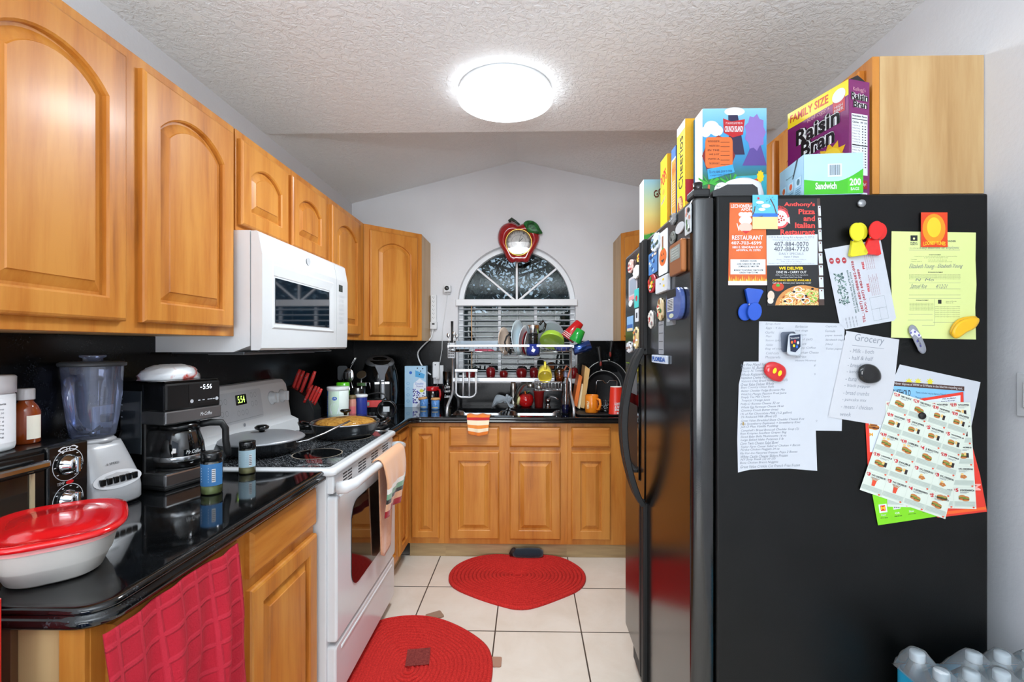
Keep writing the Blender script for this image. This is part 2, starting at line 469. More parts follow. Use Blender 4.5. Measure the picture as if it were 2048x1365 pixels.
# back wall with the arched window opening
WX, WR, WS, WB = -.088, .452, 1.69, 1.118       # centre, half width, spring line, sill
arc = [(WX+WR*math.cos(PI*i/40), WS+WR*math.sin(PI*i/40)) for i in range(41)]   # right to left
hole = [(WX+WR, WB)]+arc+[(WX-WR, WB)]
m = MB()
y0, y1 = YB, YB+.14
top = 2.95
for y in (y0, y1):
    m.add([(XL, y, 0), (XR, y, 0), (XR, y, WB), (XL, y, WB)], [(0, 1, 2, 3)], WALL)
    m.add([(XL, y, WB), (WX-WR, y, WB), (WX-WR, y, WS), (XL, y, WS)], [(0, 1, 2, 3)], WALL)
    m.add([(XR, y, WB), (WX+WR, y, WB), (WX+WR, y, WS), (XR, y, WS)], [(0, 1, 2, 3)], WALL)
    n = len(arc)
    up = [(WX+(a[0]-WX)/WR*max(XR-WX, WX-XL), top) for a in arc]
    outer = []
    for i, a in enumerate(arc):
        t = PI*i/40
        dx, dz = math.cos(t), math.sin(t)
        k = min((XR-WX)/dx if dx > 1e-6 else 9, (WX-XL)/-dx if dx < -1e-6 else 9, (top-WS)/dz if dz > 1e-6 else 9)
        outer.append((WX+dx*k, WS+dz*k))
    vs = [(a[0], y, a[1]) for a in arc]+[(a[0], y, a[1]) for a in outer]
    m.add(vs, [(i, i+1, n+i+1, n+i) for i in range(n-1)], WALL)
    ct = math.atan2(top-WS, XR-WX); cl = math.atan2(top-WS, XL-WX)
    for ang, cx in ((ct, XR), (cl, XL)):
        i = int(ang/PI*40)
        m.add([(outer[i][0], y, outer[i][1]), (cx, y, top), (outer[i+1][0], y, outer[i+1][1])], [(0, 1, 2)], WALL)
m.loft([[(p[0], y0, p[1]) for p in hole], [(p[0], y1, p[1]) for p in hole]], TRIMW, (0, 0), sm=False)
struct(m, 'wall_back')
struct(MB().box((XR-.012, YF, 0), (XR, 1.1, .09), TRIMW, .003), 'baseboard_right')
# black granite splash
struct(MB().box((XL, .60, .914), (XL+.018, YB-.018, 1.402), SPLASH, .002), 'trim_1')
m = MB()
m.box((XL+.018, YB-.018, .914), (WX-WR-.012, YB, 1.404), SPLASH, .002)
m.box((WX+WR+.012, YB-.018, .914), (XR, YB, 1.404), SPLASH, .002)
m.box((WX-WR-.012, YB-.018, .914), (WX+WR+.012, YB, WB-.036), SPLASH)
struct(m, 'trim_2')
# sill and casing of the window
m = MB()
m.box((WX-WR-.02, YB-.075, WB-.034), (WX+WR+.02, YB+.1, WB), TRIMW, .005)
struct(m, 'trim_3')
# window frame, panes and muntins
YW = YB+.095
w = thing('window_1', 'white arched kitchen window over the sink, fan of spokes above a rectangular sash', 'window', (WX, YW, WB))
w['kind'] = 'structure'
def arch_ring(mb, r0, r1, ya, yb, m_, flat=0):
    n = 40; rings = []
    for r, y in ((r1, ya), (r0, ya), (r0, yb), (r1, yb), (r1, ya)):
        rings.append([(WX+r*math.cos(PI*i/n), y, WS+r*math.sin(PI*i/n)) for i in range(n+1)])
    mb.loft(rings, m_, (0, 0), sm=False, closed=False)
m = MB()
arch_ring(m, WR-.035, WR+.002, YW-.03, YW+.03, TRIMW)
for x in (WX-WR, WX+WR-.035): m.box((x, YW-.03, WB), (x+.035, YW+.03, WS), TRIMW, .003)
m.box((WX-WR, YW-.03, WB), (WX+WR, YW+.03, WB+.04), TRIMW, .003)
m.box((WX-WR, YW-.035, WS-.015), (WX+WR, YW+.03, WS+.03), TRIMW, .003)
m.obj('window_frame', w, world=True)
for a in (40, 90, 140):
    t = math.radians(a); L = WR-.02
    M = Matrix.Translation((WX, YW, WS+.02)) @ Matrix.Rotation(-t, 4, 'Y')
    MB().box((0, -.012, -.008), (L, .012, .008), TRIMW, .003, M=M).obj('window_muntin', w, world=True)
for x in (WX-.135, WX+.148):
    MB().box((x-.012, YW-.012, WB+.04), (x+.012, YW+.012, WS-.01), TRIMW, .003).obj('window_muntin', w, world=True)
m = MB()
m.prism([(WX+(WR-.03)*math.cos(PI*i/40), WS+(WR-.03)*math.sin(PI*i/40)) for i in range(41)], YW+.016, YW+.02, PANE, 'Y')
m.box((WX-WR+.03, YW+.016, WB+.03), (WX+WR-.03, YW+.02, WS), PANE)
m.obj('window_pane', w, world=True)
# blind of wide white slats inside the opening
b = thing('window_blind', 'white horizontal slat blind in the lower half of the arched window', 'blind', (WX, YB+.03, WB))
MB().box((WX-WR-.012, YB-.022, 1.672), (WX+WR+.012, YB+.055, 1.722), TRIMW, .004).obj('headrail', b, world=True)
for i in range(12):
    z = 1.648-i*.0432
    M = Matrix.Translation((WX, YB+.03, z)) @ Matrix.Rotation(math.radians(-7), 4, 'X')
    MB().box((-WR+.008, -.025, -.0015), (WR-.008, .025, .0015), c('#e8edf2', .4), .001, M=M).obj('slat', b, world=True)
MB().box((WX-WR+.008, YB+.005, WB+.004), (WX+WR-.008, YB+.055, WB+.022), TRIMW, .004).obj('bottom_rail', b, world=True)
for x in (-.32, .01, .3):
    MB().tube([(WX+x, YB+.006, 1.675), (WX+x, YB+.006, WB+.02)], .0009, LGREY, 5).obj('ladder_cord', b, world=True)
MB().tube([(WX-.345, YB-.004, 1.675), (WX-.343, YB-.004, 1.18)], .0035, c('#d8a878', .4), 6).obj('tilt_wand', b, world=True, label='thin tan wand hanging at the left of the blind')

# ---------------------------------------------------------------- outside the window
struct(MB().box((-14, YB+.3, -.3), (14, 22, -.2), cloth('dark_lawn', '#1a2414', 60, .4, .01)), 'ground_outside')
LEAF = make_art('dark_leaves', [(.35, '#141a10'), (.6, '#28321c'), (.8, '#3d4a2c')], 3)
BARK = make_art('dark_bark', [(.35, '#17130f'), (.7, '#2e261f')], 9)
def tree(x, y, h, r, n, label, seed):
    rnd = random.Random(seed)
    t = thing('tree', label, 'tree', (x, y, -.2), 0, 'trees outside the window')
    m = MB()
    m.tube([(0, 0, 0), (.05, 0, h*.35), (-.04, .05, h*.7), (.03, 0, h)], [.16, .12, .08, .03], BARK)
    for k in range(9):
        a = rnd.uniform(0, 2*PI); z0 = h*rnd.uniform(.35, .8)
        m.tube([(0, 0, z0), (.5*r*math.cos(a), .5*r*math.sin(a), z0+.35), (.95*r*math.cos(a), .95*r*math.sin(a), z0+rnd.uniform(.3, .9))], [.05, .03, .01], BARK, 6)
    m.obj('trunk', t)
    m = MB(); vs = []; fs = []
    for k in range(n):
        a = rnd.uniform(0, 2*PI); u = rnd.uniform(-1, 1); q = rnd.uniform(.45, 1)**.6
        p = Vector((r*q*math.cos(a)*math.sqrt(1-u*u), r*q*math.sin(a)*math.sqrt(1-u*u), h*.78+u*q*h*.42))
        s_ = rnd.uniform(.06, .13); d1 = Vector((rnd.uniform(-1, 1), rnd.uniform(-1, 1), rnd.uniform(-1, 1))).normalized(); d2 = d1.orthogonal().normalized()
        o = len(vs); vs += [p-d1*s_, p+d2*s_*.45, p+d1*s_, p-d2*s_*.45]; fs.append((o, o+1, o+2, o+3))
    m.add(vs, fs, LEAF)
    f = m.obj('foliage', t); f['kind'] = 'stuff'
tree(-2.2, 10.0, 3.8, 1.4, 2600, 'dark leafy tree seen through the left of the arched window', 1)
tree(-.3, 14.2, 5.0, 2.0, 4200, 'dark leafy tree seen behind the middle spoke of the arched window', 2)
tree(2.3, 10.4, 4.4, 1.9, 6500, 'dense dark tree seen through the right of the arched window', 3)
tree(-5.4, 13.5, 5.2, 2.2, 4200, 'dark tree farthest left beyond the window', 4)
hd = MB(); rnd = random.Random(11); vs = []; fs = []  # hedge added to screen the bright low sky and darken the view behind the blind
for k in range(9000):
    p = Vector((rnd.uniform(-6.5, 6.5), rnd.uniform(7.6, 8.3), rnd.uniform(-.2, 2.15+.35*math.sin(k))))
    s_ = rnd.uniform(.05, .11); d1 = Vector((rnd.uniform(-1, 1), rnd.uniform(-1, 1), rnd.uniform(-1, 1))).normalized(); d2 = d1.orthogonal().normalized()
    q = len(vs); vs += [p-d1*s_, p+d2*s_*.5, p+d1*s_, p-d2*s_*.5]; fs.append((q, q+1, q+2, q+3))
hd.add(vs, fs, LEAF); hd.box((-6.4, 7.85, -.2), (6.4, 8.05, 1.9), LEAF)
hd.obj('hedge', None, True, (0, 7.9, -.2), label='added dark hedge outside behind the fence, screening the low sky in the window', cat='hedge', kind='stuff')
m = MB()
for i in range(24): m.box((-6+i*.5, 6.9, -.2), (-6+i*.5+.47, 6.94, 1.55), c('#2c2823', .8), .004)
m.box((-6, 6.94, 1.2), (6, 7.0, 1.3), c('#2c2823', .8)); m.box((-6, 6.94, .3), (6, 7.0, .4), c('#2c2823', .8))
m.obj('garden_fence', None, True, (0, 6.9, -.2), label='dim board fence outside behind the window blind', cat='fence')
# added grey slab outside, standing in for the room's reflection high in the panes
m = MB().box((-4, YB+.5, 2.52), (4, YB+2.6, 2.62), c('#6e6f6c', .8))
for x in (-3.9, 3.8): m.box((x, YB+2.45, -.2), (x+.1, YB+2.55, 2.52), c('#6e6f6c', .8))
m.obj('grey_band_slab', None, True, (0, YB+1.5, -.2), label='added grey slab outside above the arched window, standing in for the reflected room', cat='slab')

# ---------------------------------------------------------------- ceiling light
LX, LY = -.097, 2.035
lt = thing('ceiling_light', 'round white flush dome lamp glowing on the kitchen ceiling', 'ceiling light', (LX, LY, ZC))
m = MB().lathe([(.0, 0), (.196, 0), (.200, -.012), (.198, -.026), (.0, -.026)], WHT, 48)
m.obj('mounting_ring', lt)
n = NT('lit_diffuser'); n.b.inputs['Base Color'].default_value = (.9, .9, .9, 1)
n.b.inputs['Emission Color'].default_value = (.88, .95, 1, 1); n.b.inputs['Emission Strength'].default_value = 3.2
nz = n.noise(n.coord(), 4, 2); n.b.inputs['Roughness'].default_value = .4
DIFF = n.m
m = MB().lathe([(.199, -.024), (.206, -.032), (.203, -.044), (.17, -.058), (.1, -.068), (.0, -.071)], DIFF, 48)
m.obj('diffuser', lt)
ll = bpy.data.lights.new('lamp_light', 'AREA'); ll.shape = 'DISK'; ll.size = .34; ll.energy = 15.5; ll.color = (.85, .94, 1)
lo = bpy.data.objects.new('lamp_light', ll); COL.objects.link(lo); lo.location = (LX, LY, ZC-.074)

# ---------------------------------------------------------------- cabinets
def outline(x0, x1, z0, zs, rise, d=0.0, n=14):
    """arched-top panel outline, anticlockwise from bottom left, inset by d"""
    x0 += d; x1 -= d; z0 += d
    if rise <= 0:
        zs -= d
        return [(x0, z0), (x1, z0)]+[(x1+(x0-x1)*i/n, zs) for i in range(n+1)]
    zs -= d*.45; rs = rise-d*.5
    w = (x1-x0)/2; R = (w*w+rs*rs)/(2*rs); cz = zs+rs-R; a = math.asin(min(1, w/R))
    return [(x0, z0), (x1, z0)]+[((x0+x1)/2+R*math.sin(a-2*a*i/n), cz+R*math.cos(a-2*a*i/n)) for i in range(n+1)]
def door_mb(x, z, w, h, rise=0.0, t=.02, st=.055, m=None):
    """raised-panel door: frame, stepped inner edge, bevelled field"""
    m = m or WOOD
    mb = MB(); n = 14
    rail = st if rise <= 0 else st+rise+.012
    ix0, ix1, iz0, izs = x+st, x+w-st, z+st, z+h-rail
    def outer(e):
        return [(x+e, z+e), (x+w-e, z+e)]+[(x+w-e+(2*e-w)*i/n, z+h-e) for i in range(n+1)]
    R = lambda pts, y: [(p[0], y, p[1]) for p in pts]
    O = lambda d: outline(ix0, ix1, iz0, izs, rise, d, n)
    mb.loft([R(outer(0), 0), R(outer(0), -t+.007), R(outer(.003), -t+.003), R(outer(.008), -t)], m, (1, 0), False)
    mb.loft([R(outer(.008), -t), R(O(0), -t), R(O(.005), -t+.004), R(O(.006), -t+.014), R(O(.013), -t+.014), R(O(.036), -t+.004), R(O(.038), -t+.001)], m, (0, 1), False)
    return mb
def slab_mb(x, z, w, h, t=.02, m=None):
    mb = MB(); m = m or WOODX
    R = lambda e, y: [(x+e, y, z+e), (x+w-e, y, z+e), (x+w-e, y, z+h-e), (x+e, y, z+h-e)]
    mb.loft([R(0, 0), R(0, -t+.008), R(.004, -t+.005), R(.012, -t)], m, (1, 1), False)
    return mb
def cabinet(name, label, loc, ang, W, D, H, doors=(), drawers=(), toe=0, side=PALE, solid=None):
    t = thing(name, label, 'cabinet', loc, math.radians(ang))
    m = MB()
    m.box((0, .02, toe), (W, D, solid or H), side); m.box((0, 0, toe), (W, .02, H), WOOD, .0015)
    m.obj('body', t)
    if toe: MB().box((0, .045, 0), (W, .06, toe), TOEW).obj('toe_board', t)
    for d in doors: door_mb(*d).obj('door', t)
    for d in drawers: slab_mb(*d).obj('drawer_front', t)
    return t
UZ0, UZ1 = 1.402, 2.152
UH = UZ1-UZ0
FX = -1.055
cabinet('upper_cabinet', 'maple upper cabinet with two arched doors nearest the camera at top left', (FX, .78, UZ0), 90, .902, .30, UH,
        [(.05, .03, .379, .688, .066), (.482, .03, .393, .688, .066)])
cabinet('upper_cabinet', 'short maple cabinet with two small arched doors directly above the white microwave', (FX, 1.692, 1.787), 90, .80, .30, UZ1-1.786,
        [(.01, .022, .335, .312, .05), (.38, .022, .345, .312, .05)])
cabinet('upper_cabinet', 'narrow maple upper cabinet between the microwave and the angled corner cabinet', (FX, 2.496, UZ0), 90, .532, .30, UH,
        [(.008, .03, .42, .688, .06)])
def corner_cabinet(label, right):
    s = -1 if right else 1
    xw = XR if right else XL
    fx0, fy0, fx1, fy1 = xw+s*.305, 3.03, xw+s*.61, 3.335
    loc = (fx1, fy1, UZ0) if right else (fx0, fy0, UZ0)
    t = thing('corner_cabinet', label, 'cabinet', loc, math.radians(-45 if right else 45))
    m = MB()
    poly = [(xw, 3.03), (fx0, fy0), (fx1, fy1), (fx1, YB), (xw, YB)]
    m.prism(poly, UZ0, UZ1, PALE)
    mm = m.obj('body', t, world=True)
    W = .431
    MB().box((0, -.004, 0), (W, .002, UH), WOOD, .0015).obj('face_frame', t)
    door_mb(.035, .03, W-.075, .688, .06).obj('door', t)
corner_cabinet('angled maple corner cabinet with one arched door left of the arched window', False)
corner_cabinet('angled maple corner cabinet right of the window, mostly hidden by the refrigerator', True)
RX0 = .955
cabinet('upper_cabinet', 'maple cabinet above the black refrigerator with a pale side panel', (RX0, 2.19, 1.79), -90, .852, .303, 2.172-1.79,
        [(.03, .03, .33, .33, .05), (.395, .03, .425, .33, .05)])
cabinet('upper_cabinet', 'maple upper cabinet on the right wall behind the refrigerator', (RX0, 3.03, UZ0), -90, .84, .303, UH,
        [(.03, .03, .375, .688, .06), (.435, .03, .375, .688, .06)])
BH = .876
t = cabinet('base_cabinet', 'maple base cabinet with a drawer and panelled door left of the white range', (-.775, .825, 0), 90, .872, .58, BH,
        [(.03, .13, .375, .565), (.461, .13, .405, .565)], [(.03, .728, .375, .13), (.461, .728, .405, .13)], .1, PALE)
m = MB().box((-1.35, .812, .0), (-.905, .825, BH), c('#5a3a22', .5), .001)
m.obj('side_board', t, True, label='dark brown board on the near end')
MB().box((-.822, .815, .0), (-.776, .826, BH), WOOD, .001).obj('end_stile', t, True)
cabinet('base_cabinet', 'narrow maple base cabinet in the left corner beyond the range', (-.768, 2.506, 0), 90, .520, .58, BH,
        [(.02, .13, .20, .72, 0, .02, .045), (.26, .13, .22, .72, 0, .02, .045)], (), .1)
YC = 3.03
cabinet('base_cabinet', 'slim maple base cabinet door left of the sink cabinet', (-.768, YC, 0), 0, .233, .58, BH,
        [(.025, .139, .178, .71, 0, .02, .042)], (), .1)
cabinet('sink_cabinet', 'maple base cabinet under the sink with two doors and two false drawers', (-.535, YC, 0), 0, .785, .58, BH,
        [(.033, .136, .318, .556), (.418, .136, .323, .556)], [(.033, .722, .318, .128), (.418, .722, .323, .128)], .1, PALE, .69)
cabinet('base_cabinet', 'maple base cabinet with drawer right of the sink beside the refrigerator', (.25, YC, 0), 0, .99, .58, BH,
        [(.025, .136, .246, .556), (.37, .136, .5, .556)], [(.025, .722, .246, .128), (.37, .722, .5, .128)], .1)

# ---------------------------------------------------------------- granite worktops
PROF = [(-.02, .914), (-.010, .914), (-.003, .912), (0, .907), (0, .903), (-.005, .900), (-.005, .898), (.003, .895), (.006, .889), (.005, .882), (0, .877), (-.02, .876), (-.05, .876)]
def sweep(mb, path, prof, m):
    n = len(path); rings = []
    for i in range(n):
        p = Vector(path[i]); ns = []
        for a, b in ((i-1, i), (i, i+1)):
            if 0 <= a and b < n:
                d = (Vector(path[b])-Vector(path[a])).normalized(); ns.append(Vector((d.y, -d.x)))
        nn = ns[0] if len(ns) == 1 else (ns[0]+ns[1])/(1+ns[0].dot(ns[1]))
        rings.append([(p.x+nn.x*d, p.y+nn.y*d, z) for d, z in prof])
    mb.loft(rings, m, (0, 0), True, False)
    return [(p[0][0], p[0][1]) for p in rings]
def arcpts(cx, cy, r, a0, a1, n=8):
    return [(cx+r*math.cos(math.radians(a0+(a1-a0)*i/n)), cy+r*math.sin(math.radians(a0+(a1-a0)*i/n))) for i in range(n+1)]
m = MB()
path = [(XL+.02, .803)]+arcpts(-.788, .853, .05, -90, 0)+[(-.738, 1.708)]
inn = sweep(m, path, PROF, GRAN)
m.add([(x, y, .914) for x, y in inn]+[(XL+.02, 1.708, .914)], [tuple(range(len(inn)+1))], GRAN)
m.box((XL+.02, .86, .876), (-.80, 1.706, .9135), GRAN)
m.obj('countertop', None, True, (-1.05, 1.2, .876), label='black granite countertop at left holding the blender and coffee maker', cat='countertop')
m = MB()
SX0, SX1, SY0, SY1 = -.50, .222, 3.085, 3.43
path = [(-.738, 2.512), (-.738, 2.93), (-.728, 2.958), (-.69, 2.988), (-.66, 2.995), (XR-.01, 2.995)]
inn = sweep(m, path, PROF, GRAN)
yb = YB-.02
def top(poly): m.add([(x, y, .914) for x, y in poly], [tuple(range(len(poly)))], GRAN)
top([(XL+.02, 2.512), inn[0], inn[1], inn[2], inn[3], inn[4], (SX0, inn[4][1]), (SX0, yb), (XL+.02, yb)])
top([(SX0, inn[4][1]), (SX1, inn[4][1]), (SX1, SY0), (SX0, SY0)])
top([(SX0, SY1), (SX1, SY1), (SX1, yb), (SX0, yb)])
top([(SX1, inn[4][1]), (XR-.01, inn[4][1]), (XR-.01, yb), (SX1, yb)])
m.loft([[(SX0, SY0, .914), (SX1, SY0, .914), (SX1, SY1, .914), (SX0, SY1, .914)], [(SX0, SY0, .88), (SX1, SY0, .88), (SX1, SY1, .88), (SX0, SY1, .88)]], GRAN, (0, 0), False)
m.obj('countertop', None, True, (0, 3.3, .876), label='black granite countertop running under the window around the sink', cat='countertop')
sk = thing('kitchen_sink', 'double bowl stainless steel sink set into the black granite under the window', 'sink', (-.14, 3.26, .70))
for x0, x1 in ((SX0-.01, -.155), (-.135, SX1+.01)):
    m = MB()
    def rr(e, z): return [(x, y, z) for x, y in rrect(x0+e, SY0-.01+e, x1-e, SY1+.012-e, .06-e*.5)]
    m.loft([rr(-.005, .8985), rr(.006, .8985), rr(.010, .885), rr(.022, .75), rr(.05, .73)], STEEL, (0, 1))
    m.lathe([(0.0, .731), (.04, .731), (.042, .735), (.03, .736), (0, .733)], CHROME, 20, ((x0+x1)/2, (SY0+SY1)/2, 0))
    m.obj('bowl', sk, True)

# ---------------------------------------------------------------- range
r = thing('kitchen_range', 'white freestanding electric range with black glass cooktop and oven door', 'range', (-1.03, 2.1, 0))
RY0, RY1 = 1.714, 2.502
m = MB().box((-1.335, RY0, .03), (-.735, RY1, .895), WHT, .004)
for x in (-1.25, -.82):
    for y in (RY0+.06, RY1-.06): m.box((x-.02, y-.02, 0), (x+.02, y+.02, .04), BLKM)
m.obj('body', r, True)
def panel_yz(mb, x0, x1, y0, y1, z0, z1, rad, m, e=.006):
    P = lambda d, x: [(x, y, z) for y, z in rrect(y0+d, z0+d, y1-d, z1-d, rad)]
    return mb.loft([P(0, x0), P(0, x1-e), P(e*.4, x1-e*.3), P(e, x1)], m, (1, 1), False)
DY0, DY1 = RY0+.012, RY1-.012
od = MB(); panel_yz(od, -.735, -.700, DY0, DY1, .275, .812, .012, WHT, .008)
od = od.obj('oven_door', r, True)
m = MB(); pts = rrect(1.865, .40, 2.372, .745, .075, 8)
m.prism(pts, -.699, -.697, BLKG, 'X'); m.obj('oven_window', od, True, label='dark oven door window')
m = MB()
hy0, hy1 = RY0+.02, RY1-.03
hp = [(-.702, hy0+.005, .842), (-.672, hy0+.008, .846), (-.652, hy0+.03, .85), (-.648, hy0+.12, .851), (-.646, (hy0+hy1)/2, .851), (-.648, hy1-.12, .851), (-.652, hy1-.03, .85), (-.672, hy1-.008, .846), (-.702, hy1-.005, .842)]
m.tube(hp, [.024, .024, .021, .018, .018, .018, .021, .024, .024], WHT, 12); m.obj('oven_handle', od, True)
m = MB(); panel_yz(m, -.735, -.712, DY0, DY1, .822, .890, .006, WHT)
vp = m.obj('vent_panel', r, True)
m = MB()
for g in range(4):
    for i in range(4):
        for k in range(2):
            y = RY0+.10+g*.165+k*.05
            m.box((-.7125, y, .835+i*.012), (-.7110, y+.042, .840+i*.012), c('#3a3c3e', .6))
m.obj('vent_slots', vp, True, label='rows of dark vent slots')
m = MB(); panel_yz(m, -.735, -.704, DY0, DY1, .055, .262, .012, WHT, .008)
m.box((-.712, DY0+.05, .225), (-.700, DY1-.05, .240), WHT, .005); m.obj('storage_drawer', r, True)
m = MB()
R_ = lambda e, z: [(x, y, z) for x, y in rrect(-1.335+e, RY0-.012+e, -.698-e, RY1+.002-e, .02)]
m.loft([R_(.008, .893), R_(0, .898), R_(0, .912), R_(.006, .919), R_(.012, .921)], WHT)
m.obj('cooktop_frame', r, True)
m = MB()
m.prism(rrect(-1.25, RY0+.014, -.728, RY1-.024, .02), .9205, .9235, COOK); ck = m.obj('cooktop_glass', r, True, label='speckled black glass cooktop')
def burner(x, y, rad):
    m = MB().prism([(x+a, y+b) for a, b in circle(36, rad)], .9236, .9240, BLKG)
    m.obj('burner', ck, True)
    mm = MB(); k = 40
    for rr_ in (rad, rad*.96):
        pass
    vs = [(x+a, y+b, .9243) for a, b in circle(k, rad)]+[(x+a, y+b, .9243) for a, b in circle(k, rad*.95)]
    mm.add(vs, [(i, (i+1) % k, k+(i+1) % k, k+i) for i in range(k)], c('#8d8274', .5)); mm.obj('burner_ring', ck, True)
burner(-.865, 1.935, .098); burner(-1.115, 1.95, .105); burner(-.87, 2.30, .105); burner(-1.12, 2.30, .085)
# backguard
m = MB()
prof = [(-1.335, .92), (-1.215, .92), (-1.222, .985), (-1.262, 1.005), (-1.283, 1.15), (-1.288, 1.178), (-1.30, 1.194), (-1.335, 1.196)]
def bg_ring(y, k):
    return [(px_, y, .92+(pz-.92)*k) for px_, pz in prof]
m.loft([bg_ring(RY0, .93), bg_ring(RY0+.004, .955), bg_ring(RY0+.016, .985), bg_ring(RY0+.035, 1), bg_ring(RY1-.035, 1), bg_ring(RY1-.016, .985), bg_ring(RY1-.004, .955), bg_ring(RY1, .93)], WHTP, sm=False)
bgd = m.obj('backguard', r, True)
def bgp(u, v, k):                  # u metres along Y, v = height
    f = (v-1.005)/.145
    return (-1.262-.021*f+.0009*k, u, v)
m = MB(); p = Pic(m, bgp)
p.poly([(y, z) for y, z in rrect(1.93, 1.03, 2.25, 1.165, .01)], c('#d2d5d9', .4), 1)
p.poly([(y, z) for y, z in rrect(2.05, 1.105, 2.13, 1.150, .004)], BLKG, 2)
for cy, cz in ((1.95, 1.13), (1.98, 1.13), (1.95, 1.08), (1.98, 1.08), (2.17, 1.14), (2.20, 1.14), (2.17, 1.10), (2.20, 1.10), (2.06, 1.07), (2.09, 1.07), (2.12, 1.07)):
    p.ring(cy, cz, .010, .012, .86, c('#9aa0a6', .5), 2, 16)
p.rect(1.94, 1.04, 2.24, 1.0415, c('#9aa0a6', .5), 2)
p.ell(2.09, 1.015, .008, .008, c('#8f959b', .4), 2)
m.obj('control_panel', bgd, True)
m = MB(); Pic(m, lambda u, v, k: bgp(u, 2.2555-v, k)).text('5:54', 2.065, 1.1115, 2.115, 1.142, c('#c8ff70', .5, emit=1.2), 3)
m.obj('clock_digits', bgd, True, label='green clock digits')
for y in (1.775, 1.872, 2.34, 2.437):
    o = Vector(bgp(y, 1.108, 0)); M = Matrix.Rotation(math.radians(82), 4, 'Y')
    m = MB().lathe([(.034, 0), (.034, .004), (.029, .007), (.026, .012), (.024, .026), (.020, .029), (0, .029)], WHT, 24, o, M)
    m.box((o.x+.020, y-.005, o.z-.024), (o.x+.038, y+.005, o.z+.026), WHT, .004)
    m.obj('knob', bgd, True)

# ---------------------------------------------------------------- microwave
mw = thing('microwave', 'white over the range microwave with a dark window', 'microwave', (-1.15, 2.09, 1.345))
MY0, MY1 = 1.684, 2.492
m = MB()
pr = [(-1.352, 1.345), (-1.06, 1.345), (-.998, 1.368), (-.998, 1.784), (-1.352, 1.784)]
m.prism(pr, MY0, MY1, WHT, 'Y'); m.obj('body', mw, True)
m = MB()
m.box((-1.30, MY0+.02, 1.338), (-1.03, MY1-.02, 1.346), c('#55585c', .35, .6), .003)
for i in range(2): m.box((-1.22, MY0+.10+i*.34, 1.333), (-1.08, MY0+.36+i*.34, 1.339), c('#85888c', .4, .5), .002)
m.obj('underside_grille', mw, True)
def panel_prof(y0, y1):
    pr = [(-.995, 1.352), (-.966, 1.352), (-.958, 1.36), (-.954, 1.45), (-.954, 1.70), (-.958, 1.72), (-.968, 1.776), (-.975, 1.783), (-.995, 1.783)]
    return pr
m = MB(); m.prism(panel_prof(0, 0), MY0+.002, 2.348, WHT, 'Y'); dr = m.obj('door', mw, True)
m = MB(); m.prism(panel_prof(0, 0), 2.352, MY1, WHT, 'Y'); cp = m.obj('control_panel', mw, True)
m = MB()
fr = [(1.756, 1.425), (2.318, 1.425), (2.318, 1.672), (1.756, 1.672)]; inn = [(1.772, 1.455), (2.255, 1.455), (2.255, 1.624), (1.772, 1.624)]
vs = [(-.9535, y, z) for y, z in fr]+[(-.9595, y, z) for y, z in inn]
m.add([(-.953, y, z) for y, z in fr]+[(-.9575, y, z) for y, z in inn], [(i, (i+1) % 4, 4+(i+1) % 4, 4+i) for i in range(4)], WHTP)
m2 = MB()
m2.prism([(1.772, 1.455), (2.255, 1.455), (2.255, 1.624), (1.772, 1.624)], -.9532, -.9515, c('#0c1a26', .03, 0, .8, 0, 0, .9), 'X'); m2.obj('door_window', dr, True, label='dark glossy door window')
m = MB(); R4 = lambda y0, y1, z0, z1, x: [(x, y0, z0), (x, y1, z0), (x, y1, z1), (x, y0, z1)]
m.loft([R4(1.752, 2.312, 1.432, 1.676, -.954), R4(1.758, 2.306, 1.438, 1.670, -.9505), R4(1.764, 2.262, 1.448, 1.632, -.9525)], WHT, (0, 0), False)
m.obj('door_bezel', dr, True)
m = MB()
k = 24; m.add([(-.9555+.0, 2.05+.017*a, 1.735+.017*b) for a, b in circle(k)], [tuple(range(k))], c('#d0d3d6', .3, .2)); 
m.obj('maker_badge', dr, True, label='small round grey badge')
m = MB(); p = Pic(m, lambda u, v, k: (-.9538+.0004*k, u, v))
p.rect(2.375, 1.642, 2.425, 1.676, c('#39403c', .2), 1)
for rz in range(7):
    for ry in range(3):
        p.ring(2.385+ry*.022, 1.618-rz*.022, .0085, .006, .8, c('#b9bdc2', .5), 1, 12)
m.obj('keypad', cp, True)

# ---------------------------------------------------------------- refrigerator
fg = thing('refrigerator', 'tall black side by side refrigerator covered in notes and magnets', 'refrigerator', (.82, 1.65, 0))
FY0, FY1, FXD, FXB = 1.226, 2.07, .42, .482
m = MB().box((FXB, FY0, .03), (1.165, FY1, 1.755), FRB, .006, 3)
for y in (FY0+.05, FY1-.05):
    for x in (FXB+.08, 1.1): m.box((x-.02, y-.02, 0), (x+.02, y+.02, .04), BLKM)
m.obj('body', fg, True)
MB().box((FXB-.03, FY0+.02, .03), (FXB+.01, FY1-.02, .145), BLKM, .004).obj('kick_grille', fg, True)
FM = 1.712
def fdoor(y0, y1):
    P = lambda e, x: [(x, y, z) for y, z in rrect(y0+e, .16+e, y1-e, 1.752-e, .008)]
    return MB().loft([P(.004, FXB-.004), P(0, FXB-.008), P(0, FXD+.014), P(.004, FXD+.005), P(.014, FXD)], FRD, sm=True)
fd = fdoor(FY0+.002, FM-.002).obj('fridge_door', fg, True)
zd = fdoor(FM+.002, FY1-.002).obj('freezer_door', fg, True)
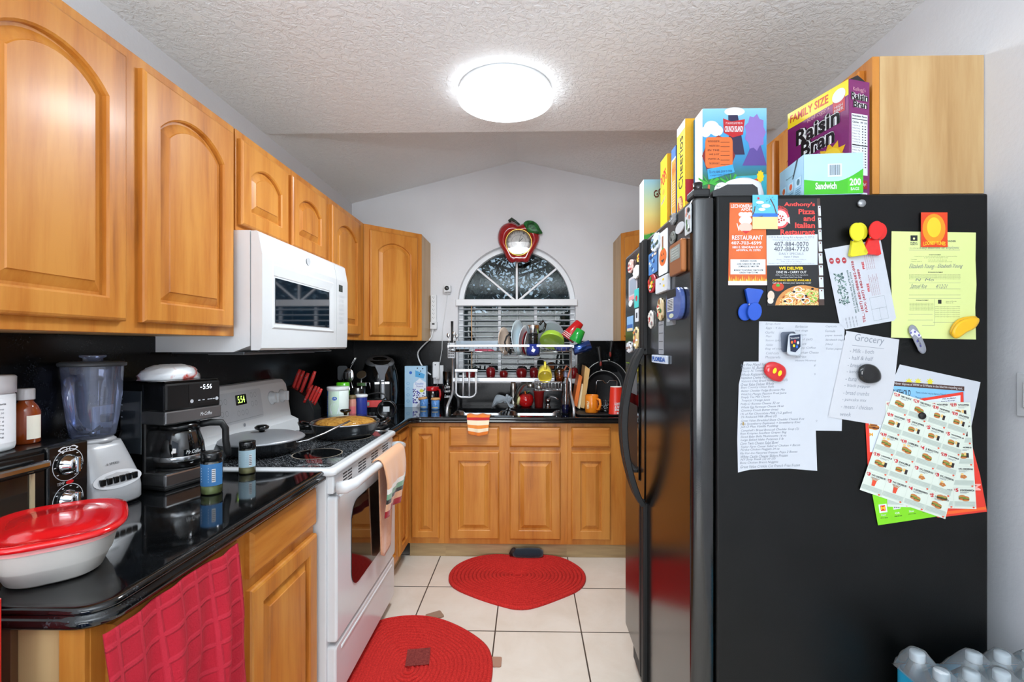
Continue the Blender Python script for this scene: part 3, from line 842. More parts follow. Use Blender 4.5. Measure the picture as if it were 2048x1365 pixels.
for y, dd in ((FM-.020, fd), (FM+.020, zd)):
    m = MB()
    for z0, z1 in ((.17, .81), (1.335, 1.745)):
        m.box((FXD-.016, y-.013, z0), (FXD+.004, y+.013, z1), BLKM, .005)
    pts = []
    for i in range(17):
        t = i/16; z = .80+.56*t; pts.append((FXD-.010-.068*math.sin(PI*t)**.75, y, z))
    rings = [[(p_[0]-.012, y-.013, p_[2]), (p_[0]-.012, y+.013, p_[2]), (p_[0]+.010, y+.013, p_[2]), (p_[0]+.010, y-.013, p_[2])] for p_ in pts]
    m.loft(rings, BLKM, sm=False); m.obj('handle', dd, True, bevel=.003)
m = MB()
m.box((FXD-.006, FM+.075, .86), (FXD+.004, FY1-.05, 1.30), BLKG, .008)
m.box((FXD-.0068, FM+.095, .90), (FXD-.004, FY1-.07, 1.14), BLKM, .01)
m.box((FXD-.02, FM+.10, .885), (FXD, FY1-.075, .90), BLKM, .004)
m.box((FXD-.0075, FM+.10, 1.18), (FXD-.005, FY1-.075, 1.27), c('#5a5e62', .3), .004)
m.obj('dispenser', zd, True, label='black ice and water dispenser panel')
m = MB()
m.box((.425, FY0+.004, 1.752), (.470, FY0+.06, 1.775), BLKM, .006); m.lathe([(.012, 1.77), (.012, 1.795), (0, 1.796)], BLK, 16, (.445, FY0+.03, 0))
m.prism([(.478, 1.755), (.595, 1.755), (.592, 1.777), (.58, 1.786), (.515, 1.786), (.495, 1.776), (.478, 1.770)], FY0+.012, FY0+.07, BLK, 'Y')
m.obj('hinge_cover', fg, True)

# ---------------------------------------------------------------- things on the left worktop
ZT = .9145
def ring_sup(cx, cy, z, a, b, ang=0, e=2.6, n=40):
    out = []; ca, sa = math.cos(ang), math.sin(ang)
    for i in range(n):
        t = 2*PI*i/n; ct, st = math.cos(t), math.sin(t)
        x = a*math.copysign(abs(ct)**(2/e), ct); y = b*math.copysign(abs(st)**(2/e), st)
        out.append((cx+x*ca-y*sa, cy+x*sa+y*ca, z))
    return out
# plastic tub with red lid
bx = thing('food_container', 'oblong plastic food container with red lid at the near left of the worktop', 'container', (-.966, .955, ZT), math.radians(131))
bx.scale = (.97, .97, 1)
m = MB()
MILK = c('#e6e2da', .3, 0, .2)
S = lambda z, a, b, e=3: ring_sup(0, 0, z, a, b, 0, e)
m.loft([S(.002, .088, .062), S(0, .092, .066), S(.006, .102, .076), S(.034, .118, .088), S(.038, .122, .091), S(.072, .133, .100), S(.076, .138, .104)], MILK, (1, 0)); m.obj('tub', bx)
m = MB(); m.loft([S(.076, .1385, .1045), S(.086, .140, .106), S(.090, .143, .109)], c('#e8a2a0', .25, 0, .3), (0, 0)); m.obj('rim', bx, label='pinkish translucent rim below the lid')
m = MB()
m.loft([S(.086, .147, .113), S(.090, .151, .117), S(.095, .150, .116), S(.097, .140, .106), S(.094, .130, .097), S(.094, .10, .075), S(.098, .092, .068), S(.098, .05, .034)], c('#d3141a', .14, 0, .5), (0, 1)); m.obj('lid', bx, label='glossy red lid')

# toaster oven against the left wall
to = thing('toaster_oven', 'black toaster oven with chrome knobs against the left splash', 'toaster oven', (-1.23, .98, ZT))
OX0, OX1, OY0, OY1, OZ0, OZ1 = -1.338, -1.145, .74, 1.178, ZT+.012, 1.127
m = MB().box((OX0, OY0, OZ0), (OX1-.012, OY1, OZ1), BLK, .008)
for x in (OX0+.03, OX1-.03):
    for y in (OY0+.03, OY1-.03): m.lathe([(.012, ZT), (.012, OZ0+.004)], BLKM, 12, (x, y, 0))
m.obj('body', to, True)
MB().box((OX1-.014, 1.072, OZ0+.003), (OX1, OY1-.002, OZ1-.003), BLK, .004).obj('control_panel', to, True)
m = MB(); m.box((OX1-.016, OY0+.006, OZ0+.02), (OX1-.004, OY0+.03, OZ1-.02), BLK); m.box((OX1-.016, 1.045, OZ0+.02), (OX1-.004, 1.068, OZ1-.02), BLK)
m.box((OX1-.016, OY0+.006, OZ1-.056), (OX1-.002, 1.068, OZ1-.012), BLK, .003); m.box((OX1-.016, OY0+.006, OZ0+.004), (OX1-.004, 1.068, OZ0+.03), BLK, .003)
dd = m.obj('door', to, True)
MB().box((OX1-.010, OY0+.03, OZ0+.028), (OX1-.007, 1.046, OZ1-.054), c('#262320', .04, 0, .6)).obj('door_glass', dd, True)
MB().box((OX1+.012, OY0+.02, OZ1-.046), (OX1+.024, 1.06, OZ1-.026), CHROME, .006).box((OX1-.004, OY0+.03, OZ1-.042), (OX1+.014, OY0+.045, OZ1-.03), BLK).box((OX1-.004, 1.035, OZ1-.042), (OX1+.014, 1.05, OZ1-.03), BLK).obj('handle', dd, True)
MB().box((OX1-.0065, 1.036, OZ0+.03), (OX1-.0035, 1.046, OZ1-.056), c('#c9b894', .3, .3)).obj('glass_edge', dd, True)
for z in (1.073, .985):
    M = Matrix.Rotation(PI/2, 4, 'Y')
    m = MB().lathe([(.026, 0), (.026, .004), (.022, .008), (.019, .020), (.015, .024), (0, .025)], CHROME, 24, (OX1, 1.122, z), M)
    m.box((OX1+.018, 1.117, z-.02), (OX1+.030, 1.127, z+.02), CHROME, .003); m.obj('knob', to, True)
m = MB(); p = Pic(m, lambda u, v, k: (OX1+.0004*k, u, v))
for z in (1.073, .985):
    p.ring(1.122, z, .040, .040, .96, c('#c8ccd0', .5), 1)
    for i in range(9):
        a = i*.6-1.0; p.rect(1.122+.034*math.cos(a)-.002, z+.034*math.sin(a)-.001, 1.122+.034*math.cos(a)+.003, z+.034*math.sin(a)+.001, WHT, 1)
p.ring(1.122, 1.112, .026, .006, .8, WHT, 1); p.ring(1.11, 1.112, .01, .007, .8, WHT, 1); p.ring(1.134, 1.112, .01, .007, .8, WHT, 1)
p.ell(1.126, 1.029, .010, .005, RED, 1)
Pic(m, lambda u, v, k: (OX1+.0004*k, u, 2-v)).text('TEMP', 1.094, 2-1.033, 1.113, 2-1.026, WHT, 1)
m.obj('dial_markings', to, True)
to.location.y += .037
# white supplement tub and brown bottle on the oven
tb = thing('supplement_tub', 'white plastic supplement tub on top of the toaster oven', 'tub', (-1.24, 1.055, OZ1))
MB().lathe([(.044, 0), (.050, .004), (.052, .012), (.052, .128), (.049, .133)], WHTP, 36).obj('jar', tb)
MB().lathe([(.048, .132), (.0535, .133), (.054, .170), (.050, .174), (0, .174)], WHT, 36).obj('lid', tb)
m = MB()
def cyl(r, a0):     # u: metres round the side from angle a0, v: metres from top
    return lambda u, v, k: ((r+.0003*k)*math.cos(a0+u/r), (r+.0003*k)*math.sin(a0+u/r), v)
def cylfn(r, a0, ztop): return lambda u, v, k: ((r+.0004*k)*math.cos(a0+u/r), (r+.0004*k)*math.sin(a0+u/r), ztop-v)
def wrap(mb, r, a0, a1, z0, z1, m_, k=1, n=14):
    rr_ = r+.0004*k
    mb.grid(lambda s_, t: (rr_*math.cos(a0+(a1-a0)*s_), rr_*math.sin(a0+(a1-a0)*s_), z0+(z1-z0)*t), n, 1, m_)
p = Pic(m, cylfn(.052, -.95, .118))
wrap(m, .052, -1.1, .6, .02, .122, c('#eef0f2', .6))
p.text('Supplement Facts', .0, .006, .05, .012, INK, 3, .02)
for i in range(8): p.text(('Serving size 1 scoop', 'Servings per tub 30', 'Amount per serving', 'Protein 20 g', 'Vitamin C 60 mg', 'Calcium 10 mg', 'Sodium 90 mg', 'Iron 2 mg')[i], .0, .018+i*.009, .046, .023+i*.009, INKB, 3)
m.obj('facts_label', tb, label='printed white facts label')
bt = thing('medicine_bottle', 'brown plastic bottle with white cap on the toaster oven behind the tub', 'bottle', (-1.245, 1.152, OZ1))
MB().lathe([(.024, 0), (.027, .003), (.027, .078), (.022, .092), (.014, .104), (.014, .112)], AMBER, 28).obj('bottle', bt)
MB().lathe([(.0165, .108), (.0170, .110), (.0170, .134), (.015, .136), (0, .136)], WHT, 24).obj('cap', bt)
m = MB(); wrap(m, .027, -.7, .5, .012, .07, c('#f0ead8', .6)); m.obj('label_band', bt)

# blender
bl = thing('blender', 'grey blender with clear ribbed jar beside the toaster oven', 'blender', (-1.232, 1.332, ZT), math.radians(79))
BG = c('#b4b4b6', .3, .15, .3)
m = MB()
Q = lambda z, a, b, oy=0, e=4: ring_sup(0, oy, z, a, b, 0, e)
m.loft([Q(.006, .080, .080), Q(.012, .084, .084), Q(.045, .084, .084), Q(.075, .080, .080), Q(.13, .068, .066, .010), Q(.165, .060, .056, .016), Q(.180, .056, .050, .018)], BG)
m.lathe([(.05, .178), (.052, .186), (.044, .192), (0, .192)], BG, 28, (0, .014, 0))
for x in (-.055, .055):
    for y in (-.055, .055): m.lathe([(.012, 0), (.012, .008)], BLKM, 10, (x, y, 0))
m.obj('base', bl)
def bface(u, v, k):   # sloping front: u across, v height
    t = (v-.045)/.085
    y = -.084+.028*max(0, t)**1.3
    return (u, y-.0006*k, v)
m = MB(); p = Pic(m, bface)
p.ell(0, .078, .066, .024, c('#cfcfd1', .35, 0, .2), 2, 30); m.obj('button_plate', bl)
for i in range(6):
    q = Vector(bface(-.043+i*.0175, .078, 3))
    MB().box((q.x-.0065, q.y-.006, q.z-.009), (q.x+.0065, q.y+.004, q.z+.009), BLK, .002).obj('button', bl)
m = MB(); Pic(m, lambda u, v, k: bface(u, .28-v, k-1)).text('6 SPEED', -.02, .155, .014, .161, INK, 5); m.obj('lettering', bl)
m = MB()
jy = .014
def jar(z, r, a=.0, n=48):
    return [((r*(1+a*math.cos(8*2*PI*i/n)))*math.cos(2*PI*i/n), jy+(r*(1+a*math.cos(8*2*PI*i/n)))*math.sin(2*PI*i/n), z) for i in range(n)]
m.loft([jar(.192, .044), jar(.20, .050, .02), jar(.25, .057, .04), jar(.32, .064, .035), jar(.355, .067, .0), jar(.40, .070)], CLEAR, (1, 0)); m.obj('jar', bl)
m = MB()
m.tube([(-.066, jy-.02, .365), (-.095, jy-.05, .360), (-.098, jy-.055, .31), (-.085, jy-.05, .255), (-.052, jy-.028, .225)], [.011, .012, .012, .011, .010], CLEAR, 10)
m.obj('jar_handle', bl)
m = MB(); m.lathe([(.074, .396), (.076, .399), (.076, .405), (.068, .409), (.04, .410), (.0, .410)], c('#3c4044', .4), 40, (0, jy, 0)); ld = m.obj('lid', bl)
MB().lathe([(.022, .409), (.022, .418), (.030, .422), (.030, .427), (0, .427)], CLEAR, 24, (0, jy, 0)).obj('filler_cap', ld)
m = MB(); p = Pic(m, lambda u, v, k: (.0685*math.cos(u), jy+.0685*math.sin(u), v))
for i in range(8): p.rect(-.35, .24+i*.018, -.26 if i % 2 else -.2, .242+i*.018, c('#cfd6de', .6), 1)
m.obj('volume_scale', bl)
m = MB()
for a in range(4):
    t = a*PI/2+.3; m.box((-.001, 0, 0), (.001, .03, .006), STEEL, 0, M=Matrix.Translation((0, jy, .205)) @ Matrix.Rotation(t, 4, 'Z') @ Matrix.Rotation(.4, 4, 'X'))
m.lathe([(.008, .195), (.008, .21), (0, .212)], STEEL, 12, (0, jy, 0)); m.obj('blade', bl)

# coffee maker
cm = thing('coffee_maker', 'black drip coffee maker with glass carafe and steel bands', 'coffee maker', (-1.195, 1.570, ZT), math.radians(75))
W2, D2, HH = .098, .098, .336
m = MB()
m.box((-W2, -.01, .0), (W2, D2, HH), BLK, .006)
m.box((-W2, -D2, .245), (W2, 0, HH), BLK, .008)
m.box((-W2, -D2, .0), (W2, 0, .012), BLKM, .004)
m.obj('body', cm)
m = MB().box((-W2-.0015, -D2-.002, .205), (W2+.0015, D2-.03, .248), c('#8e8f91', .22, .9), .005); m.obj('steel_band', cm)
m = MB().box((-W2-.001, -D2-.001, .010), (W2+.001, -.0, .052), c('#8e8f91', .22, .9), .006); m.obj('warming_base', cm)
MB().lathe([(.065, .052), (.067, .055), (0, .056)], BLKM, 32, (.0, -.035, 0)).obj('hot_plate', cm)
MB().box((-W2-.002, .0, .11), (-W2+.001, D2-.01, .31), c('#33383d', .05, 0, .5), .004).obj('water_tank', cm)
MB().box((-W2+.004, -D2+.006, HH-.001), (W2-.004, D2-.005, HH+.006), BLKG, .004).obj('top_lid', cm)
m = MB(); p = Pic(m, lambda u, v, k: (u, -D2-.0004-.0004*k, v)); p.rect(-.02, .262, W2-.008, .328, BLKG, 1)
q = Pic(m, lambda u, v, k: (u, -D2-.0004-.0004*k, 1-v)); LED = c('#eaf4ff', .5, emit=1.5)
q.text('5:56', .03, .676, .062, .692, LED, 3); q.rect(.02, .684, .026, .686, LED, 3)
for x in (-.01, .082): p.ell(x, .272, .006, .006, LGREY, 2)
for x in (.012, .028, .046, .056, .066): p.rect(x, .271, x+.008, .274, LGREY, 2)
m.obj('display_panel', cm)
m = MB(); Pic(m, lambda u, v, k: (u, -D2-.0024-.0004*k, 1-v)).text('Mr.Coffee', .02, .768, .062, .780, WHT, 1, shear=.2); m.obj('lettering', cm)
m = MB()
cy_ = -.035
m.lathe([(.052, .058), (.068, .064), (.072, .09), (.068, .13), (.056, .168), (.052, .180)], GLASS, 36, (0, cy_, 0)); cf = m.obj('carafe', cm)
MB().lathe([(.054, .178), (.058, .180), (.058, .196), (.04, .201), (0, .201)], BLK, 32, (0, cy_, 0)).obj('carafe_lid', cf)
m = MB(); m.lathe([(.0725, .080), (.0735, .082), (.0735, .094), (.0722, .096)], c('#a9abad', .2, .9), 36, (0, cy_, 0), caps=False); m.obj('carafe_band', cf)
hx = Vector((.80, -.6, 0)).normalized()
m = MB(); pts = [(.050, .186), (.085, .190), (.118, .186), (.130, .165), (.131, .12), (.136, .085), (.140, .066)]
m.tube([(hx.x*a, cy_+hx.y*a, z) for a, z in pts], [.011, .012, .012, .011, .011, .012, .008], BLKM, 10); m.obj('carafe_handle', cf)
m = MB(); p = Pic(m, lambda u, v, k: (.0735*math.sin(u/.07), cy_-.0735*math.cos(u/.07), 1-v))
p.text('Mr.Coffee', -.03, .885, .014, .897, WHT, 1, shear=.2)
for i in range(4): p.text(str(10-2*i), .050, .842+i*.014, .056, .848+i*.014, WHT, 1); p.rect(.058, .844+i*.014, .066, .846+i*.014, WHT, 1)
m.obj('carafe_lettering', cf)
# bread bag on the coffee maker
rn = random.Random(3)
def lump(m_, rx, ry, h, amp, n=26, k=10, sx=0):
    rings = []
    for j in range(k+1):
        t = PI/2*j/k; rr_ = math.cos(t)**.55; z = h*math.sin(t)
        rings.append([((rx*rr_*(1+amp*rn.uniform(-1, 1)))*math.cos(2*PI*i/n), (ry*rr_*(1+amp*rn.uniform(-1, 1)))*math.sin(2*PI*i/n), z+amp*h*.5*rn.uniform(-1, 1)*(j > 0)) for i in range(n)])
    return MB().loft(rings, m_, (1, 1))
BAG = make_art('clear_bread_bag', [(.30, '#d9dde2'), (.56, '#eef0f2'), (.66, '#c4381f'), (.8, '#e8ecef')], 14, .8)
lump(BAG, .095, .065, .048, .09).obj('bread_bag', None, False, (-1.207, 1.578, ZT+HH+.0065), math.radians(75), 'crumpled clear bread bag with red print on top of the coffee maker', 'bag')

# spice jars
def spice(loc, label, lab, fill, h=.118, r=.027, rot=0.0):
    t = thing('spice_jar', label, 'jar', loc, rot, None)
    MB().lathe([(r-.002, 0), (r, .003), (r, h*.78), (r-.004, h*.80)], GLASS, 28).obj('jar', t)
    MB().lathe([(r-.003, .003), (r-.002, .004), (r-.002, h*.2), (0, h*.2)], fill, 24).obj('contents', t)
    MB().lathe([(r-.001, h*.79), (r, h*.80), (r, h-.002), (r-.002, h), (0, h)], BLK, 28).obj('cap', t)
    m = MB(); wrap(m, r, -PI+.2, .2, h*.22, h*.74, lab, 1, 20)
    p = Pic(m, cylfn(r, -2.2, h*.7))
    for i in range(6): p.rect(.004, .006+i*.008, .028, .009+i*.008, c('#e8f0f8', .6), 2)
    p.rect(.036, .01, .046, .05, WHT, 2)
    for i in range(6): p.rect(.037, .013+i*.006, .045, .015+i*.006, INK, 3)
    m.obj('wrap_label', t)
spice((-.974, 1.443, ZT), 'spice jar with dark and blue label in front of the coffee maker', c('#3f78ad', .5), c('#a9b06a', .8), .128, .0295)
spice((-1.0, 1.672, ZT), 'spice jar with pale blue label at the worktop corner beside the range', c('#a9c4cf', .5), c('#b9ac72', .8), .114, .027)
# outlet on the left splash with plugs and the blender cord
ol = thing('wall_outlet', 'white outlet plate with black plugs on the splash behind the blender', 'outlet', (XL+.018, 1.47, 1.12))
MB().box((0, -.036, -.06), (.006, .036, .06), WHT, .002).obj('plate', ol)
for z in (-.022, .022):
    MB().box((.004, -.016, z-.012), (.032, .016, z+.012), BLKM, .004).obj('plug', ol)
MB().tube([(-1.312, 1.47, 1.10), (-1.285, 1.475, 1.10), (-1.29, 1.46, 1.04), (-1.31, 1.44, .98), (-1.30, 1.41, .925)], .003, BLKM, 6).obj('power_cord', bl, True)

# red towel over the front of the base cabinet
m = MB()
def tow(u, v):
    y = .808+.385*u; z0 = .868-.004*math.sin(9*u)
    fold = .012*math.sin(u*17+v*2.2)+.009*math.sin(u*31+1.3+v*4)
    x = -.738+.018*min(1, v*3)+fold*min(1, .25+v*1.6)+.012*v
    y += .018*math.sin(v*5+u*3)*v-.03*(1-u)*v
    return (x, y, z0-.50*v)
m.grid(tow, 70, 60, WAFFLE, uv=(2.4, 3.0))
tw = m.obj('dish_towel', None, True, (-.73, 1.0, .868), label='red waffle weave dish towel hanging from the near base cabinet', cat='towel', solid=.004)

# ---------------------------------------------------------------- on the range
pn = thing('frying_pan', 'dark frying pan with flat grey lid on the near rear burner', 'pan', (-1.108, 1.955, .9245))
NAVY = c('#3a3d40', .25, .6, .2)
m = MB(); m.lathe([(0, 0), (.118, 0), (.126, .003), (.150, .034), (.160, .052), (.163, .054), (.158, .056), (.147, .036), (.12, .008), (0, .008)], NAVY, 44); m.obj('body', pn)
m = MB(); m.lathe([(.164, .055), (.166, .058), (.160, .064), (.12, .076), (.06, .083), (0, .085)], c('#a4a6aa', .35, .5), 44)
l_ = m.obj('lid', pn, label='flat grey metal lid')
m = MB(); m.lathe([(.010, .084), (.012, .092), (.026, .098), (.028, .106), (.018, .113), (0, .114)], BLK, 20); m.obj('lid_knob', l_)
m = MB()
hp = [(.150, -.02, .046), (.19, .01, .050), (.23, .07, .066), (.27, .15, .088), (.292, .20, .098)]
rings = []
for i, q in enumerate(hp):
    w_ = (.008, .009, .011, .013, .010)[i]
    a = Vector((.80, -.6, 0)); q = Vector(q)
    rings.append([tuple(q+a*w_), tuple(q+Vector((0, 0, .005))), tuple(q-a*w_), tuple(q-Vector((0, 0, .005)))])
m.loft(rings, STEEL); m.obj('handle', pn, label='long steel handle')
sp = thing('saute_pan', 'dark deep skillet of baked pasta under a glass lid on the far burner', 'pan', (-.90, 2.325, .9245))
m = MB(); m.lathe([(0, 0), (.120, 0), (.132, .006), (.150, .034), (.160, .066), (.163, .068), (.157, .068), (.146, .036), (.126, .010), (0, .010)], NAVY, 44); m.obj('body', sp)
m = MB(); m.lathe([(.152, .058), (.13, .075), (.09, .085), (0, .092)], PASTA, 40); m.obj('pasta', sp)
m = MB(); m.lathe([(.160, .070), (.14, .084), (.10, .094), (.05, .100), (0, .102)], make_glass('thin_lid_glass', '#fbfbfb', .25), 44); gl = m.obj('glass_lid', sp)
m = MB(); m.tube([(.161*x, .161*y, .0705) for x, y in circle(48)], .003, STEEL, 6, True); m.obj('lid_rim', gl)
MB().lathe([(.008, .101), (.010, .112), (.024, .118), (.026, .126), (.02, .130), (0, .130)], BLK, 20).obj('lid_knob', gl)
for a in (200, 20):
    t = math.radians(a); u = Vector((math.cos(t), math.sin(t), 0)); v = Vector((-u.y, u.x, 0))
    m = MB()
    pts = [u*.155+v*s_*.05+Vector((0, 0, .058)) for s_ in (-1,)]+[u*.175+v*-.05+Vector((0, 0, .062)), u*.200+v*-.034+Vector((0, 0, .07)), u*.208+Vector((0, 0, .073)), u*.200+v*.034+Vector((0, 0, .07)), u*.175+v*.05+Vector((0, 0, .062)), u*.155+v*.05+Vector((0, 0, .058))]
    m.tube(pts, [.006, .007, .009, .009, .009, .007, .006], BLK, 8); m.obj('side_handle', sp)

# hand towel over the oven handle
m = MB()
TSTR = [(0, '#e6ad83'), (.52, '#e6ad83'), (.53, '#f3efe8'), (.60, '#f3efe8'), (.61, '#7fae8c'), (.69, '#7fae8c'), (.70, '#2e2a26'), (.76, '#2e2a26'), (.77, '#e9b48c'), (.88, '#e9b48c'), (.89, '#a5121f'), (1, '#a5121f')]
def make_towel(name, stops):
    n = NT(name); a = n.n('ShaderNodeAttribute', attribute_name='weave'); sx = n.n('ShaderNodeSeparateXYZ'); n.l(a.outputs['Vector'], sx.inputs[0])
    col = n.ramp(sx.outputs[1], stops); n.t.nodes[-1]
    for nd in n.t.nodes:
        if nd.type == 'VALTORGB': nd.color_ramp.interpolation = 'CONSTANT'
    n.col(col); n.set(.9, sheen=.3); n.bump(n.noise(n.coord(), 300, 2), .5, .002); return n.m
PEACH = make_towel('striped_peach_terry', TSTR)
ty0, ty1 = 2.03, 2.37
def t1(u, v):
    y = ty0+(ty1-ty0)*u; y = (y-2.22)*(1-.16*v)+2.22
    f = .010*math.sin(u*9+.6)+.006*math.sin(u*19)
    if v < .12:
        a = PI*(v/.12)*.62+.5
        return (-.647+.026*math.cos(PI-a)*1.0, y, .852+.026*math.sin(a))
    k = (v-.12)/.88
    return (-.622+f*k+.012*math.sin(k*4), y+.012*k*math.sin(u*4), .858-.245*k)
m.grid(t1, 30, 40, PEACH, uv=(1, 1))
m.obj('front_fall', None) if False else None
ht = thing('hand_towel', 'peach hand towel with striped ruffled hem over the oven handle', 'towel', (-.64, 2.3, .85))
m.obj('front_panel', ht, True, solid=.006)
m = MB()
def t2(u, v):
    y = 2.12+.25*u*(1-.45*v)+.05*v; f = .008*math.sin(u*8)
    return (-.672-.004*v+f*v*.5, y, .866-.46*v-.03*math.sin(u*3)*v)
m.grid(t2, 20, 30, cloth('peach_terry', '#dd9c74', 300, .6, .002, .9, '#e6b08a')); m.obj('back_panel', ht, True, solid=.005)

# ---------------------------------------------------------------- left worktop beyond the range
kb = thing('knife_block', 'black knife block with red handled knives in the corner beyond the range', 'knife block', (-1.235, 2.60, ZT))
m = MB(); m.prism([(-.075, 0), (.072, 0), (.072, .10), (.035, .175), (-.075, .235)], -.045, .05, BLKM, 'Y', .004); m.obj('block', kb)
kn = [(-.060, .222, .03, .335), (-.040, .215, .052, .328), (-.016, .203, .07, .305), (.004, .21, .05, .32), (.020, .165, .082, .262), (.034, .158, .09, .266), (.044, .15, .098, .262), (.052, .14, .106, .265)]
for i, (x0, z0, x1, z1) in enumerate(kn):
    a = Vector((x0, -.02 if i < 4 else -.046, z0-.02)); b_ = Vector((x0+.045, -.02 if i < 4 else -.046, z0+(.10 if i < 4 else .075)))
    if i == 3: a.y = b_.y = .02
    if i > 4: a.y = b_.y = -.046+.014*(i-4)
    k_ = thing('kitchen_knife', ['first red handled knife from the left in the top row of the black block', 'second red handled knife from the left in the top row of the block', 'third red handled knife from the left, shorter than its neighbours', 'red handled knife at the back right of the top row of the block',
        'red handled steak knife at the front left below the top row', 'second red steak knife from the left in the lower row', 'third red steak knife from the left in the lower row', 'rightmost red steak knife in the lower row of the block'][i], 'knife', tuple(Vector((-1.235, 2.60, ZT))+a), 0, 'red handled knives in the block')
    o0 = Vector((-1.235, 2.60, ZT))
    m = MB(); r_ = .0095 if i < 4 else .008
    m.tube([o0+a, o0+a*.75+b_*.25, o0+a*.25+b_*.75, o0+b_], [r_*.9, r_, r_*1.1, r_*.85], c('#c8302c', .35, 0, .2), 10)
    m.obj('handle', k_, True)
    m = MB()
    for f in (.2, .8):
        q = o0+a*(1-f)+b_*f; m.lathe([(.003, -r_*1.12), (.003, -r_*.9)], STEEL, 8, q, Matrix.Rotation(PI/2, 4, 'X') @ Matrix.Rotation(PI, 4, 'X'))
    m.obj('rivet', k_, True)
cn = thing('flour_canister', 'white food canister with blue stripe right of the knife block', 'canister', (-1.072, 2.66, ZT))
MB().lathe([(.055, 0), (.057, .003), (.057, .205), (.055, .208)], c('#dfe9e4', .4), 36).obj('can', cn)
MB().lathe([(.059, .204), (.060, .206), (.060, .220), (.056, .223), (0, .222)], WHT, 36).obj('lid', cn)
m = MB(); wrap(m, .057, -2.75, -2.3, .004, .2, c('#2166b8', .4)); wrap(m, .057, -2.3, -1.1, .06, .2, c('#cfe6d2', .5)); wrap(m, .057, -2.3, -1.9, .004, .05, c('#2166b8', .4))
p = Pic(m, cylfn(.057, -1.35, .2)); p.ell(-.010, .04, .014, .010, BLUE, 3); p.text('Great Value', -.02, .036, .0, .044, WHT, 4); p.ell(-.012, .10, .026, .034, c('#e6eef4', .5), 2)
for i in range(9): p.rect(-.074, .03+i*.01, -.058, .033+i*.01, WHT, 3)
m.obj('printed_wrap', cn)
def bottle(name, label, cat, loc, r, h, body, capm, ch=.03, cr=.7, labm=None, group=None):
    t = thing(name, label, cat, loc, 0, group)
    MB().lathe([(r*.94, 0), (r, .003), (r, (h-ch)*.85), (r*cr, (h-ch)*.97), (r*cr, h-ch)], body, 26).obj('body', t)
    MB().lathe([(r*cr*1.05, h-ch-.001), (r*cr*1.1, h-ch+.002), (r*cr*1.1, h-.004), (r*cr*.9, h), (0, h)], capm, 24).obj('cap', t)
    if labm:
        m = MB(); wrap(m, r, -2.9, -.3, (h-ch)*.15, (h-ch)*.7, labm, 1, 18); m.obj('wrap_label', t)
    return t
bottle('spice_bottle', 'bottle with bright green cap behind the white canister', 'bottle', (-1.10, 2.80, ZT), .036, .235, c('#dbe8cf', .4), c('#55b81e', .3, 0, .2), .075, .95, c('#cfd9e4', .5))
bottle('spice_jar', 'small jar of pink pepper mix in front of the blue tub', 'jar', (-1.022, 2.745, ZT), .021, .165, c('#c98a7a', .3), c('#6c5a3c', .4), .02, .9, c('#d06a70', .5))
bottle('salt_tub', 'dark blue tub with white lid between the pink jar and the radio', 'tub', (-.990, 2.800, ZT), .034, .165, c('#2b3a8c', .35), WHT, .016, 1.0, c('#27358a', .4))
ck_ = thing('utensil_crock', 'black utensil crock crowded with tools in the left corner', 'crock', (-1.08, 2.965, ZT))
MB().lathe([(.05, 0), (.053, .003), (.055, .19), (.052, .192), (.048, .18), (.046, .01), (0, .01)], BLK, 32).obj('crock', ck_)
def tool(label, base, tip, head, m_, name, cat='utensil'):
    t = thing(name, label, cat, base)
    m = MB(); m.tube([base, tip], [.004, .005], m_, 8); m.obj('handle', t, True)
    m = MB(); head(m, Vector(tip)); m.obj('head', t, True); return t
BX = Vector((-1.08, 2.965, ZT+.012))
def sp_head(m, q): m.prism([(q.x+a, q.z+.035+b) for a, b in rrect(-.03, -.045, .03, .045, .014)], q.y-.003, q.y+.003, c('#44474a', .35, .3), 'Y')
tool('black flat turner standing in the crock, leftmost tool', tuple(BX+Vector((-.03, 0, 0))), tuple(BX+Vector((-.075, -.03, .235))), sp_head, BLKM, 'turner')
def slot_head(m, q):
    m.ball((q.x, q.y, q.z+.04), (.034, .008, .046), STEEL)
    for a in (-.015, 0, .015): m.box((q.x+a-.003, q.y-.010, q.z+.02), (q.x+a+.003, q.y-.006, q.z+.06), BLKM)
tool('steel slotted spoon standing in the crock', tuple(BX+Vector((-.01, -.02, 0))), tuple(BX+Vector((-.028, -.055, .215))), slot_head, STEEL, 'slotted_spoon')
def loop_head(m, q): m.tube([q, q+Vector((.0, 0, .05)), q+Vector((.03, 0, .10)), q+Vector((.042, 0, .12)), q+Vector((.036, 0, .122)), q+Vector((-.006, 0, .055))], .003, STEEL, 6)
tool('steel masher handle sticking up highest from the crock', tuple(BX+Vector((.01, .02, 0))), tuple(BX+Vector((-.045, .01, .245))), loop_head, STEEL, 'masher')
def ladle_head(m, q): m.lathe([(.03, 0), (.028, -.012), (.018, -.022), (0, -.026)], STEEL, 20, q+Vector((0, 0, .02)), Matrix.Rotation(.9, 4, 'X'))
tool('steel ladle behind the slotted spoon in the crock', tuple(BX+Vector((.02, 0, 0))), tuple(BX+Vector((.036, -.01, .24))), ladle_head, STEEL, 'ladle')
def grater(m, q): m.box((q.x-.03, q.y-.004, q.z-.012), (q.x+.03, q.y+.004, q.z+.012), STEEL, .003); m.tube([(q.x+.03, q.y, q.z+.01), (q.x+.05, q.y, q.z+.008), (q.x+.056, q.y, q.z-.03)], .003, STEEL, 6)
tool('flat steel grater lying across the crock rim', tuple(BX+Vector((.03, -.01, .02))), tuple(BX+Vector((.045, -.03, .20))), grater, STEEL, 'grater')
rd = thing('clock_radio', 'black and red clock radio beside the air fryer', 'radio', (-.93, 2.93, ZT), math.radians(8))
